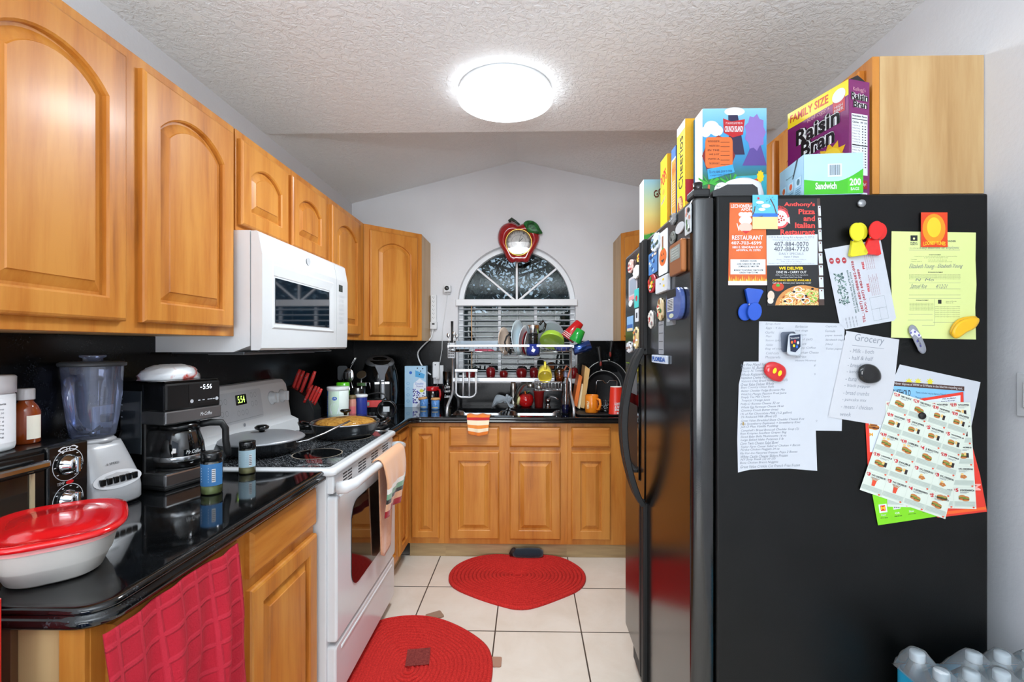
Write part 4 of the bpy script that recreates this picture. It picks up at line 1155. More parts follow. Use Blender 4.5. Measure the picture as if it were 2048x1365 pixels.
m = MB(); m.box((-.105, -.04, 0), (.045, .05, .125), BLK, .014); m.obj('case', rd)
MB().box((-.100, -.045, .075), (.030, -.038, .118), c('#c9413f', .35), .004).obj('front_panel', rd, label='red front panel')
MB().box((-.09, -.048, .085), (-.045, -.044, .108), c('#9aa69a', .25), .002).obj('display', rd)
m = MB(); R90 = Matrix.Rotation(PI/2, 4, 'X')
m.lathe([(.058, 0), (.060, .01), (.058, .03), (.050, .034), (.046, .026), (0, .026)], BLK, 32, (.06, -.035, .062), R90); m.obj('speaker', rd)
m = MB(); Pic(m, lambda u, v, k: (u, -.0625-.0004*k, v)).rect(.040, .05, .078, .082, c('#c9cdd0', .5), 1); m.obj('speaker_sticker', rd)
m = MB()
for i in range(5): m.box((-.092+i*.022, -.050, .03), (-.076+i*.022, -.044, .046), DGREY, .002)
m.box((-.09, -.046, .005), (.0, -.042, .024), c('#b9bdc1', .5), .001); m.obj('buttons', rd)
m = MB(); m.tube([(-.09, 0, .12), (-.06, 0, .150), (.0, 0, .162), (.04, 0, .15), (.06, 0, .11)], .005, BLKM, 8); m.obj('carry_handle', rd)
ty = thing('griddle_pan', 'dark flat griddle with steel bar handle at the corner of the worktop', 'griddle', (-.84, 2.60, ZT))
MB().box((-.13, -.075, 0), (.055, .06, .012), BLKM, .006).obj('plate', ty)
m = MB(); m.tube([(-.09, -.025, .026), (.065, -.01, .026)], .010, STEEL, 12); m.tube([(-.08, -.025, .01), (-.08, -.025, .026)], .006, BLKM, 8); m.tube([(.04, -.012, .01), (.04, -.012, .026)], .006, BLKM, 8); m.obj('bar_handle', ty)

# air fryer
af = thing('air_fryer', 'black egg shaped air fryer with grey top and silver handle in the corner', 'air fryer', (-1.075, 3.42, ZT), math.radians(24))
m = MB(); m.lathe([(.10, 0), (.118, .006), (.130, .04), (.134, .12), (.130, .20), (.120, .27), (.100, .325), (.085, .345)], c('#0e0f10', .12, 0, .5), 44); m.obj('body', af)
m = MB()
T_ = Matrix.Translation((0, -.012, .338)) @ Matrix.Rotation(math.radians(20), 4, 'X')
m.lathe([(.100, -.012), (.102, -.004), (.098, .008), (.085, .016), (.06, .02), (0, .021)], c('#85878a', .3, .5), 40, (0, 0, 0), T_); m.obj('top_cover', af, label='grey metallic top')
m = MB(); m.lathe([(.05, .0205), (.05, .023), (0, .0235)], BLKG, 32, (0, 0, 0), T_ @ Matrix.Diagonal((1, .62, 1, 1))); m.obj('control_display', af)
MB().box((-.07, -.142, .055), (.07, -.10, .205), BLK, .02).obj('basket_front', af)
m = MB(); m.box((-.016, -.185, .06), (.016, -.165, .200), c('#b9bcc0', .25, .7), .009); m.box((-.014, -.170, .185), (.014, -.135, .215), c('#77797c', .3, .6), .005); m.box((-.012, -.17, .065), (.012, -.14, .085), DGREY, .004); m.obj('basket_handle', af, label='silver basket handle')
MB().prism([(-.018, .205), (.018, .205), (.022, .25), (.05, .318), (-.05, .318), (-.022, .25)], -.140, -.112, c('#6a6c70', .3, .6), 'Y', .002).obj('front_trim', af)
# blue carton
def carton(name, label, cat, loc, w, d, h, mat, rotz=0, draw=None, group=None, tilt=None, side=None, topm=None):
    """box with its front on local -Y, left side on local -X, both printable"""
    t = thing(name, label, cat, loc, rotz, group, tilt)
    m = MB(); m.box((0, 0, 0), (w, d, h), mat, .0012, 1); m.obj('box', t)
    if draw:
        mf, ml = MB(), MB()
        draw(Pic(mf, lambda u, v, k: (u*w, -.0003*k-.0002, (1-v)*h), h/w), Pic(ml, lambda u, v, k: (-.0003*k-.0002, (1-u)*d, (1-v)*h), h/d))
        if mf.v: mf.obj('front_print', t)
        if ml.v: ml.obj('side_print', t)
    return t
def d_bags(f, l):
    f.rect(.0, .0, 1, 1, c('#a9cde6', .4), 1); f.poly([(.42, .42), (.7, .3), (1, .4), (1, 1), (.36, 1)], c('#e4eaf6', .4), 2)
    r_ = random.Random(5)
    for i in range(60): f.ell(.4+r_.random()*.56, .55+r_.random()*.36, .035, .016, (c('#3a3f9c', .5), c('#6d6cc0', .5), c('#2a2a6a', .5))[i % 3], 3, 8)
    f.ell(.28, .16, .07, .035, BLUE, 3, 16); f.poly([(.5, .1), (.95, .2), (.9, .3), (.5, .26)], c('#4aa2d8', .4), 2)
    f.text('Double', .50, .40, .88, .45, BLUE, 4); f.text('Scent', .55, .46, .86, .51, c('#5a4aa0', .5), 4)
    f.ell(.8, .6, .1, .04, c('#d8dc50', .5), 4, 12)
    for y in (.42, .55, .7, .85): f.ring(.16, y, .07, .035, .8, c('#5a9ccc', .5), 3, 12)
    for x, y in ((.6, .05), (.75, .12), (.85, .06), (.7, .2)): f.ell(x, y, .03, .015, INK, 3, 8)
carton('trash_bag_box', 'tall pale blue carton with purple flowers beside the air fryer', 'box', (-.905, 3.47, ZT), .155, .075, .302, c('#9fc6e2', .4), .04, d_bags)

# ---------------------------------------------------------------- back wall and sink
def A(px, py, Y): return tuple(at(px, py, Y=Y))
# apple clock
cl = thing('wall_clock', 'glossy red apple shaped wall clock above the arched window', 'clock', (-.07, YB, 2.17))
def ck(x, y, Y): return A(880+x/4.875, 420+y/4.875, Y)
APO = [(765, 150), (735, 132), (690, 122), (645, 130), (605, 155), (575, 200), (562, 260), (568, 320), (590, 370), (622, 420), (645, 470), (668, 505), (705, 520), (738, 510), (767, 518), (800, 511), (838, 518), (868, 500), (888, 450), (918, 405), (950, 345), (970, 290), (972, 240), (955, 190), (920, 150), (870, 128), (815, 130)]
def smooth(P, n=4):
    out = []; L = len(P)
    for i in range(L):
        p0, p1, p2, p3 = (Vector(P[(i+k-1) % L]) for k in range(4))
        for j in range(n):
            t = j/n
            out.append(tuple(.5*((2*p1)+(p2-p0)*t+(2*p0-5*p1+4*p2-p3)*t*t+(3*p1-p0-3*p2+p3)*t**3)))
    return out
AP = smooth(APO, 3)
def aring(k, Y): return [ck(767+(x-767)*k, 322+(y-322)*k, Y) for x, y in AP]
m = MB()
m.loft([aring(.98, YB-.001), aring(1.0, YB-.010), aring(.985, YB-.030), aring(.93, YB-.048), aring(.84, YB-.060), aring(.74, YB-.064), aring(.66, YB-.060), aring(.62, YB-.050)], c('#9a1218', .12, 0, .7, .25), (1, 1)); m.obj('apple_body', cl, True)
m = MB(); LF = smooth([(815, 130), (850, 104), (905, 108), (950, 138), (975, 180), (1000, 228), (960, 236), (905, 232), (855, 212), (828, 172)], 3)
lf = lambda k, Y: [ck(900+(x-900)*k, 172+(y-172)*k, Y) for x, y in LF]
m.loft([lf(.98, YB-.012), lf(1, YB-.055), lf(.9, YB-.066), lf(.4, YB-.072)], make_art('painted_leaf_green', [(.35, '#0e3a1c'), (.65, '#2f7a3a')], 40, 1), (1, 1)); m.obj('leaf', cl, True)
m = MB(); m.tube([ck(672, 112, YB-.05), ck(700, 92, YB-.058), ck(735, 112, YB-.064), ck(775, 145, YB-.066)], [.012, .014, .009, .007], c('#23362c', .3, 0, .4), 10); m.obj('stem', cl, True)
o = Vector(ck(767, 318, YB-.055)); R90 = Matrix.Rotation(PI/2, 4, 'X')
MB().lathe([(.103, -.006), (.104, .006), (.100, .012), (.095, .010)], c('#c9a24e', .25, .8), 48, o, R90, caps=False).obj('bezel', cl, True)
m = MB(); m.lathe([(.096, .004), (.096, .006), (0, .006)], c('#d8d6d2', .3, .1), 48, o, R90); fa = m.obj('dial', cl, True)
m = MB(); p = Pic(m, lambda u, v, k: (o.x+u, o.y-.006-.0004*k, o.z-v))
p.ring(0, 0, .056, .056, .97, INKG, 1, 40)
for i in range(1, 13):
    a = i*PI/6; x, y = .078*math.sin(a), -.078*math.cos(a); w_ = .010 if i > 9 else .006
    p.text(str(i), x-w_, y-.008, x+w_, y+.008, INKG, 1)
p.line([(0, 0), (.031, -.031)], .005, DGREY, 3); p.line([(0, 0), (.020, -.060)], .003, DGREY, 3); p.ell(0, 0, .006, .006, DGREY, 4)
m.obj('numerals_and_hands', fa, True)
m = MB(); m.lathe([(.097, .010), (.06, .016), (0, .018)], make_glass('clock_glass', '#ffffff', .6), 40, o, R90); m.obj('clock_glass', cl, True)

# power strip, small camera, outlet and cables
ps = thing('power_strip', 'white power strip mounted upright on the wall left of the window', 'power strip', (-.73, YB, 1.62))
x0, _, z1 = A(861, 590, YB-.02); x1, _, z0 = A(874, 659, YB-.02); xm = (x0+x1)/2
m = MB(); m.box((xm-.022, YB-.034, z0+.052), (xm+.022, YB, z1), WHTP, .006); m.box((xm-.027, YB-.038, z0), (xm+.027, YB, z0+.058), WHT, .006); m.obj('housing', ps, True)
m = MB(); p = Pic(m, lambda u, v, k: (xm+u, YB-.034-.0004*k, v))
for i in range(6):
    z = z1-.02-i*.031
    for dx in (-.006, .004): p.rect(dx, z-.004, dx+.002, z+.005, INK, 1)
    p.ell(0, z-.009, .002, .002, INK, 1, 8)
m.obj('sockets', ps, True)
m = MB().box((xm-.010, YB-.042, z0+.034), (xm+.010, YB-.037, z0+.046), BLK, .002); m.obj('switch', ps, True)
cu = [A(868, 660, YB-.02), A(862, 676, YB-.05), A(846, 692, YB-.06), A(836, 705, YB-.06), A(838, 720, YB-.06), A(848, 738, YB-.06), A(862, 750, YB-.06), A(876, 755, YB-.045)]
MB().tube([Vector(p) for p in smooth([tuple(q) for q in cu], 3)[:-5]], .0055, WHTP, 8).obj('power_cord', ps, True, label='thick white cord curving to the outlet')
wc = thing('security_camera', 'small white cube camera on the wall above the power strip', 'camera', A(895, 578, YB))
q = A(895, 578, YB-.035)
MB().box((q[0]-.027, YB-.055, q[2]-.026), (q[0]+.027, YB-.006, q[2]+.026), WHT, .006).box((q[0]-.012, YB-.02, q[2]-.04), (q[0]+.02, YB, q[2]-.025), WHT, .004).obj('housing', wc, True)
m = MB(); m.lathe([(.017, 0), (.017, .003), (.008, .004), (0, .003)], BLK, 24, (q[0]-.002, YB-.055, q[2]+.003), R90); m.obj('lens', wc, True)
cb = [(q[0]-.004, YB-.010, q[2]-.04), A(891, 620, YB-.008), A(885, 660, YB-.01), A(884, 700, YB-.026), A(879, 730, YB-.030), A(880, 752, YB-.05), A(873, 775, YB-.05)]
MB().tube(cb, .0022, WHTP, 6).obj('cable', wc, True, label='thin white hanging cable')
ot = thing('wall_outlet', 'white outlet plate with an oblong smart plug on the back splash', 'outlet', A(877, 748, YB-.018))
xa, _, za = A(867, 768, YB-.02); xb, _, zb = A(887, 731, YB-.02)
MB().box((xa, YB-.025, za), (xb, YB-.018, zb), WHTP, .002).obj('plate', ot, True)
xa, _, za = A(866, 757, YB-.03); xb, _, zb = A(880, 724, YB-.03)
MB().box((xa, YB-.06, za), (xb, YB-.024, zb), WHTP, .010).obj('smart_plug', ot, True)
MB().lathe([(.004, 0), (.004, .002), (0, .002)], BLK, 12, ((xa+xb)/2-.004, YB-.06, zb-.022), R90).obj('button', ot, True)
q = A(876, 756, YB-.07); MB().box((q[0]-.016, q[1], q[2]-.012), (q[0]+.012, YB-.058, q[2]+.010), WHT, .005).obj('cord_plug', ot, True)

# apples on the sill
APR = c('#8e0f18', .15, 0, .6, .2)
def apple(i, px0, px1, py0, label, leaf=False, dark=None):
    Y = YB-.045; x0 = A(px0, 755, Y)[0]; x1 = A(px1, 755, Y)[0]; z1 = A(px0, py0, Y)[2]
    r = (x1-x0)/2; h = z1-WB
    t = thing('ceramic_apple', label, 'apple', ((x0+x1)/2, Y, WB), 0, 'red apples along the window sill')
    m = MB(); m.lathe([(0, .02*h), (r*.55, 0), (r*.78, .10*h), (r*.93, .3*h), (r, .58*h), (r*.92, .82*h), (r*.62, .97*h), (r*.3, .98*h), (0, .88*h)], dark or APR, 28); m.obj('fruit', t)
    MB().tube([(0, 0, .88*h), (.003, 0, 1.02*h), (.010, 0, 1.1*h)], .0028, c('#4a3420', .5), 6).obj('stem', t)
    if leaf:
        m = MB(); m.loft([[(.0, -.004, h), (.002, 0, h+.003), (.0, .004, h)], [(.012, -.012, h+.012), (.014, 0, h+.014), (.012, .012, h+.012)], [(.034, -.002, h+.020), (.035, 0, h+.021), (.034, .002, h+.020)]], GRN); m.obj('leaf', t)
apple(0, 931, 952, 739, 'red apple with green leaf at the left end of the window sill', True)
apple(1, 972, 991, 734, 'tall red apple second from left on the window sill')
apple(2, 999, 1016, 741, 'smallest red apple on the window sill, third from left')
apple(3, 1032, 1054, 736, 'wide red apple right of the smallest apple on the sill')
apple(4, 1059, 1077, 735, 'red apple on the sill just left of the yellow mug')
apple(5, 1139, 1156, 735, 'red apple with leaf at the right end of the window sill', True)

# over-the-sink dish rack
dr = thing('dish_rack', 'silver over the sink dish rack in front of the window', 'dish rack', (-.09, 3.3, ZT))
RXL, RXR, RY = A(906, 700, 3.28)[0], A(1141, 700, 3.28)[0], 3.28
for x, s_ in ((RXL, -1), (RXR, 1)):
    MB().tube([(x, RY, 1.36), (x, RY, 1.06), (x, RY-.04, 1.03), (x, 3.06, .98), (x, 3.035, .95), (x, 3.03, ZT)], .009, ALU, 8).obj('front_leg', dr, True)
    MB().tube([(x, RY, 1.06), (x, RY+.06, 1.03), (x, 3.50, .98), (x, 3.53, .95), (x, 3.535, ZT)], .009, ALU, 8).obj('rear_leg', dr, True)
    MB().box((x-.007, 3.08, 1.352), (x+.007, 3.44, 1.372), ALU, .003).obj('side_rail', dr, True)
for y in (3.09, 3.43):
    MB().box((RXL, y-.004, 1.358), (RXR, y+.004, 1.374), ALU, .002).obj('top_rail', dr, True)
MB().box((RXL, RY-.008, A(906, 764, RY)[2]), (RXR, RY+.008, A(906, 756, RY)[2]), ALU, .003).obj('cross_bar', dr, True)
def basket(name, x0, x1, y0, y1, z0, z1, step=.03, label=None):
    m = MB(); r_ = .0016
    for z in (z0, z1): m.tube([(x0, y0, z), (x1, y0, z), (x1, y1, z), (x0, y1, z)], .0022, STEEL, 6, True)
    n = max(2, int((x1-x0)/step))
    for i in range(1, n):
        x = x0+(x1-x0)*i/n; m.tube([(x, y0, z1), (x, y0, z0), (x, y1, z0), (x, y1, z1)], r_, STEEL, 5)
    for i in range(1, 6):
        y = y0+(y1-y0)*i/6; m.tube([(x0, y, z1), (x0, y, z0), (x1, y, z0), (x1, y, z1)], r_, STEEL, 5)
    return m.obj(name, dr, True, label=label)
bl0, bl1 = RXL+.012, A(1003, 695, 3.1)[0]; bc1 = A(1080, 695, 3.1)[0]
basket('cutlery_basket', bl0, bl1, 3.10, 3.42, 1.328, 1.366)
basket('plate_basket', bl1+.008, bc1, 3.10, 3.42, 1.300, 1.366)
basket('bowl_basket', bc1+.008, RXR-.01, 3.10, 3.42, 1.328, 1.366)
hx0, hx1 = A(1070, 775, 3.15)[0], A(1123, 775, 3.15)[0]
basket('mug_basket', hx0, hx1, 3.12, RY-.01, A(1070, 781, 3.15)[2], A(1070, 763, 3.15)[2], .02)
# U shaped board holder
ux0, ux1 = A(912, 745, 3.18)[0], A(952, 745, 3.18)[0]; uz1, uz0 = A(912, 742, 3.18)[2], A(912, 795, 3.18)[2]
m = MB(); pts = [(ux0, 3.18, uz1), (ux0, 3.18, uz0+.03), (ux0+.012, 3.18, uz0+.010), (ux0+.035, 3.18, uz0), (ux1-.035, 3.18, uz0), (ux1-.012, 3.18, uz0+.010), (ux1, 3.18, uz0+.03), (ux1, 3.18, uz1)]
m.tube(pts, .0075, ALU, 8)
for f in (.36, .66):
    x = ux0+(ux1-ux0)*f; m.tube([(x, 3.18, uz1), (x, 3.18, uz0)], .0065, ALU, 8)
m.box((ux0-.008, 3.17, uz1-.008), (ux1+.012, 3.19, uz1+.012), ALU, .003)
m.tube([(ux0+.005, 3.18, uz1), (ux0-.01, RY, uz1-.02)], .004, ALU, 6); m.obj('board_holder', dr, True)
# cutlery cup at the left
kx0, kx1 = A(896.5, 700, 3.24)[0], A(911, 700, 3.24)[0]; kz1, kz0 = A(900, 686, 3.24)[2], A(900, 717, 3.24)[2]
m = MB(); m.box((kx0, 3.21, kz0), (kx1, 3.26, kz1), LGREY, .004); p = Pic(m, lambda u, v, k: (kx0+u*(kx1-kx0), 3.21-.0005*k, kz1-v*(kz1-kz0)))
for i in range(5):
    for j in range(3): p.rect(.14+j*.27, .12+i*.17, .30+j*.27, .22+i*.17, BLKM, 1)
m.obj('cutlery_cup', dr, True, label='slotted grey cutlery cup')
def simple(name, label, cat, mb, loc, group=None, world=True): return mb.obj(name, None, world, loc, 0, label, cat, group)
q = A(905, 680, 3.24)
m = MB(); m.tube([(q[0]-.002, 3.235, kz0+.02), (q[0]-.002, 3.235, A(905, 643, 3.24)[2])], [.006, .009], BLKM, 8); simple('spatula', 'black handled utensil standing upright in the grey cutlery cup', 'spatula', m, (q[0], 3.235, kz0))
for i, (dx, dz, nm) in enumerate(((-.014, .0, 'leftmost'), (.008, .012, 'middle'), (.018, -.006, 'rightmost'))):
    m = MB(); b0 = Vector((q[0]+dx*.6, 3.22+.012*i, kz0+.02)); b1 = Vector((q[0]+dx*1.6, 3.20+.02*i, kz1+.05+dz))
    m.tube([b0, b1], .003, STEEL, 6); m.ball(b1, (.011, .004, .016), STEEL, 12, 6)
    simple('table_spoon', nm+' of the three steel spoons in the grey cutlery cup', 'spoon', m, tuple(b0), 'spoons in the cutlery cup')
# dishes in the rack
yb_ = 3.26
def plate(px, r, m_, label, lean, name='plate', yb_=3.26):
    x = A(px, 690, yb_)[0]
    M = Matrix.Rotation(-.38, 4, 'Z') @ Matrix.Rotation(lean, 4, 'Y') @ Matrix.Rotation(PI/2, 4, 'Y')
    m = MB(); m.lathe([(0, 0), (r*.6, 0), (r*.72, .004), (r, .018), (r, .021), (r*.7, .007), (0, .004)], m_, 40, (0, 0, r), M)
    return m.obj(name, None, False, (x, yb_, 1.303), 0, label, 'plate', 'plates standing in the rack')
plate(1004, .095, c('#e6cdb8', .3, 0, .4), 'pale pinkish plate standing leftmost in the rack', -.06)
plate(1032, .12, c('#c9dbe2', .15, 0, .5), 'pale blue glass plate standing in the middle of the rack', -.04)
plate(1044, .105, c('#e9ecef', .15, 0, .5), 'white plate standing right of the pale blue plate', .10, 'plate', 3.335)
plate(1049, .085, c('#a3202a', .2, 0, .4), 'dark red plate standing between white plates', .06, 'plate', 3.335)
plate(1055, .095, c('#e4e7ea', .15, 0, .5), 'white plate leaning beside the black travel mug', .13, 'plate', 3.335)
x = A(1016, 690, 3.2)[0]
m = MB(); m.tube([(x+.02, 3.2, 1.31), (x-.012, 3.2, 1.34), (x-.022, 3.2, 1.39), (x-.008, 3.2, 1.43), (x+.012, 3.2, 1.445)], .006, BLKM, 8)
simple('hooked_utensil', 'black hooked utensil handle curving left of the blue plate', 'utensil', m, (x+.02, 3.2, 1.31))
m = MB(); xt = A(962, 683, 3.25)[0]; m.box((xt-.15, 3.14, 1.331), (xt+.12, 3.36, 1.336), CLEAR, .002); m.loft([[(xt-.155, 3.13, 1.40), (xt+.125, 3.13, 1.40), (xt+.125, 3.37, 1.40), (xt-.155, 3.37, 1.40)], [(xt-.145, 3.14, 1.333), (xt+.115, 3.14, 1.333), (xt+.115, 3.36, 1.333), (xt-.145, 3.36, 1.333)]], make_glass('frosted_tub', '#cfdce6', 1, .2, .3), (0, 1), False)
simple('storage_tub', 'clear plastic tub upside down on the left of the rack', 'tub', m, (xt, 3.25, 1.331))
m = MB(); a, b_ = A(950, 698, 3.12), A(988, 699, 3.12); m.tube([(a[0], 3.115, 1.338), (b_[0]-.02, 3.115, 1.338), (b_[0], 3.115, 1.336)], [.008, .008, .004], c('#d2607a', .35), 8); simple('peeler', 'pink handled peeler lying in the front of the rack', 'peeler', m, (a[0], 3.115, 1.33))
for i in range(3):
    m = MB(); a, b_ = A(912+i*3, 697+i, 3.14), A(938+i*2, 698, 3.14); m.tube([(a[0], 3.135+i*.03, 1.336), (b_[0], 3.13+i*.03, 1.338)], [.008, .006], BLKM, 8)
    m.box((b_[0], 3.125+i*.03, 1.337), (b_[0]+.07, 3.138+i*.03, 1.339), STEEL)
    simple('knife', ['black handled knife lying nearest in the cutlery basket', 'black handled knife lying in the middle of the cutlery basket', 'black handled knife lying farthest back in the cutlery basket'][i], 'knife', m, (a[0], 3.13+i*.03, 1.331), 'knives in the rack')
# travel mug
xq = A(1066, 690, 3.2)[0]
tm = thing('travel_mug', 'steel and black travel mug with lid handle upside down in the rack', 'mug', (xq, 3.215, 1.303))
MB().lathe([(0, .0), (.030, .0), (.030, .05), (.034, .10), (.036, .145)], BLK, 28).obj('grip', tm)
MB().lathe([(.036, .145), (.040, .15), (.046, .20), (.044, .205), (0, .205)], STEEL, 28).obj('cup', tm)
MB().tube([(.040, 0, .155), (.075, 0, .17), (.085, 0, .21), (.07, 0, .235), (.045, 0, .205)], .009, BLK, 8).obj('handle', tm)
m = MB(); xq2 = A(1066, 705, 3.11)[0]; m.lathe([(0, 0), (.042, 0), (.046, .03), (.046, .075), (.043, .075), (.041, .01), (0, .008)], c('#1b2f7c', .15, 0, .5), 28, (xq2, 3.125, 1.303)); Pic(m, lambda u, v, k: (xq2+u, 3.079-.0004*k, 1.303+v)).poly([(-.012, .03), (.006, .02), (.016, .038), (-.002, .05)], WHT, 1)
simple('blue_cup', 'dark blue cup with a white tag sticker in front of the travel mug', 'cup', m, (xq2, 3.125, 1.303))
# bowls
xb_ = A(1098, 690, 3.27)[0]
m = MB(); Mb = Matrix.Rotation(math.radians(-62), 4, 'X') @ Matrix.Rotation(math.radians(0), 4, 'Z')
m.lathe([(.10, 0), (.104, .003), (.095, .05), (.06, .085), (0, .094)], make_glass('frosted_bowl', '#d5dfe6', 1.0, .15, .4), 40, (xb_+.005, 3.35, 1.44), Mb); simple('mixing_bowl', 'cloudy clear bowl propped behind the green bowl in the rack', 'bowl', m, (xb_, 3.3, 1.34))
m = MB(); m.lathe([(.082, 0), (.085, .003), (.078, .04), (.05, .068), (0, .074)], c('#9fc63e', .15, 0, .6), 40, (xb_+.018, 3.24, 1.392), Matrix.Rotation(math.radians(12), 4, 'Y') @ Matrix.Rotation(math.radians(-38), 4, 'X')); simple('green_bowl', 'lime green bowl lying upside down in the right of the rack', 'bowl', m, (xb_, 3.24, 1.33))
m = MB(); m.lathe([(0, 0), (.04, 0), (.06, .03), (.058, .032), (.038, .006), (0, .006)], c('#3c4a8e', .2, 0, .4), 28, (xb_+.085, 3.19, 1.332)); simple('small_bowl', 'small blue bowl low in the right corner of the rack', 'bowl', m, (xb_+.08, 3.19, 1.33))
def tumbler(name, label, p0, p1, Y, r0, r1, m_, rib=None, world=True):
    a, b_ = Vector(A(*p0, Y)), Vector(A(*p1, Y)); d = b_-a; L = d.length
    M = Matrix.Translation(a) @ d.to_track_quat('Z', 'Y').to_matrix().to_4x4()
    m = MB(); m.lathe([(r0, 0), (r0+.003, .004), (r1, L-.004), (r1-.004, L), (0, L)], m_, 28, (0, 0, 0), M)
    m.lathe([(r0, 0), (r1-.004, L-.01), (0, L-.01)], m_, 28, (0, 0, 0), M)
    if rib:
        for z in (.006, .018, .030): m.lathe([(r0+.0022-.0001*z*30, z), (r0+.005, z+.002), (r0+.002, z+.005)], rib, 28, (0, 0, 0), M)
    return m.obj(name, None, True, tuple(a), 0, label, 'cup', 'tumblers drying at the right of the rack')
tumbler('party_cup', 'red plastic party cup hanging tilted at the top right of the rack', (1134, 678), (1160, 645), 3.30, .049, .031, c('#c3161c', .25, 0, .3), WHT)
tumbler('green_tumbler', 'bright green tumbler tilted below the red party cup', (1149, 684), (1162, 660), 3.22, .040, .033, c('#1a9a38', .2, 0, .4))
tumbler('blue_tumbler', 'metallic blue tumbler lying at the right end of the rack', (1146, 702), (1181, 690), 3.22, .032, .036, c('#2c4a8e', .15, .7, .4))
# mugs on the lower basket
def mugm(m_, r, h, handle=True, up=True):
    m = MB(); m.lathe([(0, 0), (r*.92, 0), (r, .006), (r*.99, h-.002), (r*.95, h), (r*.93, h-.004), (r*.92, .008), (0, .006)], m_, 32)
    return m
xm_ = A(1090, 765, 3.17)[0]
ym = thing('yellow_mug', 'yellow mug tipped over on the lower right basket of the rack', 'mug', (xm_, 3.19, A(1090, 765, 3.17)[2]), 0, None, (math.radians(112), 0, 0))
mugm(c('#e3cf4a', .15, 0, .5), .046, .10).obj('cup', ym)
MB().tube([(0, .04, .085), (0, .075, .08), (0, .082, .05), (0, .07, .022), (0, .042, .018)], .008, c('#e3cf4a', .15, 0, .5), 8).obj('handle', ym)
ym.location.z += .075; ym.location.y += .05
m = MB(); xg = A(1119, 752, 3.2)[0]; zg = A(1119, 763, 3.2)[2]; m.lathe([(.034, 0), (.036, .06), (.030, .085), (0, .09)], make_glass('amber_glass', '#c98a2c', 1, .02), 28, (xg, 3.2, zg)); simple('amber_glass', 'amber glass standing upside down right of the yellow mug', 'glass', m, (xg, 3.2, zg))
m = MB(); xl = A(1078, 776, 3.2)[0]; zl = A(1078, 780, 3.2)[2]; m.lathe([(0, .003), (.02, .003), (.024, .012), (.02, .03), (0, .034)], STEEL, 20, (xl, 3.19, zl)); simple('egg_cup', 'small steel strainer lying in the left of the lower basket', 'strainer', m, (xl, 3.19, zl))

# ---------------------------------------------------------------- around the sink
fx, fy = -.110, 3.53
fc = thing('faucet', 'brushed steel kitchen faucet with angled spout behind the sink', 'faucet', (fx, fy, ZT))
MB().lathe([(.034, 0), (.034, .006), (.026, .014), (.024, .05), (.022, .12), (.023, .124), (.021, .17), (.014, .185), (0, .188)], SATIN, 28, (fx, fy, ZT)).obj('column', fc, True)
p0 = Vector((fx+.01, fy-.01, ZT+.045))
pts = [p0, p0+Vector((.03, -.05, .075)), p0+Vector((.062, -.11, .13)), p0+Vector((.09, -.16, .150)), p0+Vector((.112, -.195, .142))]
MB().tube(pts, [.016, .017, .018, .020, .021], SATIN, 14).lathe([(.026, 0), (.026, .022), (.020, .03), (0, .032)], SATIN, 20, tuple(pts[-1]+Vector((.006, -.012, -.028)))).obj('spout', fc, True)
MB().tube([(fx, fy, ZT+.184), (fx-.004, fy-.03, ZT+.205), (fx+.004, fy-.07, ZT+.215)], [.012, .009, .007], SATIN, 10).obj('lever', fc, True)
x0 = A(996, 812, 3.47)[0]
rn = random.Random(9)
m = MB(); GLV = cloth('grey_rubber', '#a9b4bd', 200, .2, .002, .6)
m.grid(lambda u, v: (x0-.035+.13*u+.02*math.sin(v*4), 3.44+.05*v, ZT+.004+.075*math.sin(PI*min(1, u*1.1))*(.5+.5*v)+.012*math.sin(u*11+v*5)+.01), 18, 12, GLV)
for i in range(3): m.tube([(x0+.05+i*.014, 3.46, ZT+.04), (x0+.062+i*.016, 3.455, ZT+.07), (x0+.07+i*.018, 3.45, ZT+.095-.012*i)], [.010, .011, .007], GLV, 8)
m.obj('rubber_glove', None, True, (x0, 3.46, ZT), 0, 'crumpled grey rubber glove left of the faucet', 'glove', solid=.003)
# bitten ceramic apple
xa = A(1052, 812, 3.56)[0]
sa = thing('sponge_holder', 'bright red ceramic apple holder with a bitten cream opening beside the faucet', 'sponge holder', (xa, 3.52, ZT))
m = MB(); m.lathe([(0, .004), (.03, 0), (.048, .014), (.056, .05), (.050, .082), (.03, .096), (0, .088)], c('#cf1c1e', .12, 0, .6), 32); m.obj('apple', sa)
m = MB(); m.lathe([(.030, 0), (.034, .012), (.028, .02), (.02, .01), (0, .006)], c('#e2dca0', .3), 24, (-.045, -.012, .046), Matrix.Rotation(math.radians(-80), 4, 'Y')); m.obj('bite', sa, label='cream bitten side')
m = MB(); m.loft([[(.0, -.008, .092), (.004, 0, .096), (0, .008, .092)], [(.014, -.014, .112), (.016, 0, .116), (.014, .014, .112)], [(.03, 0, .118), (.031, .001, .119), (.03, .002, .118)]], c('#7cc242', .35)); m.obj('leaf', sa)
m = MB(); m.tube([(-.002, 0, .088), (-.008, 0, .115)], .004, ORG, 8); m.obj('stem', sa)
xr = A(1078, 814, 3.52)[0]
m = MB(); m.lathe([(0, 0), (.030, 0), (.038, .11), (.044, .113), (.044, .118), (.037, .118), (.034, .10), (.027, .005), (0, .005)], c('#a82a28', .25, 0, .3), 32, (xr, 3.52, ZT)); simple('red_tumbler', 'brick red plastic tumbler right of the ceramic apple', 'cup', m, (xr, 3.52, ZT))
xs = A(1096, 815, 3.5)[0]
sd = thing('soap_dispenser', 'chrome built in soap dispenser pump right of the red tumbler', 'soap dispenser', (xs, 3.5, ZT))
MB().lathe([(.022, 0), (.022, .004), (.012, .010), (.012, .035), (.018, .04), (.018, .058), (.010, .062), (0, .064)], CHROME, 20, (xs, 3.5, ZT)).obj('pump', sd, True)
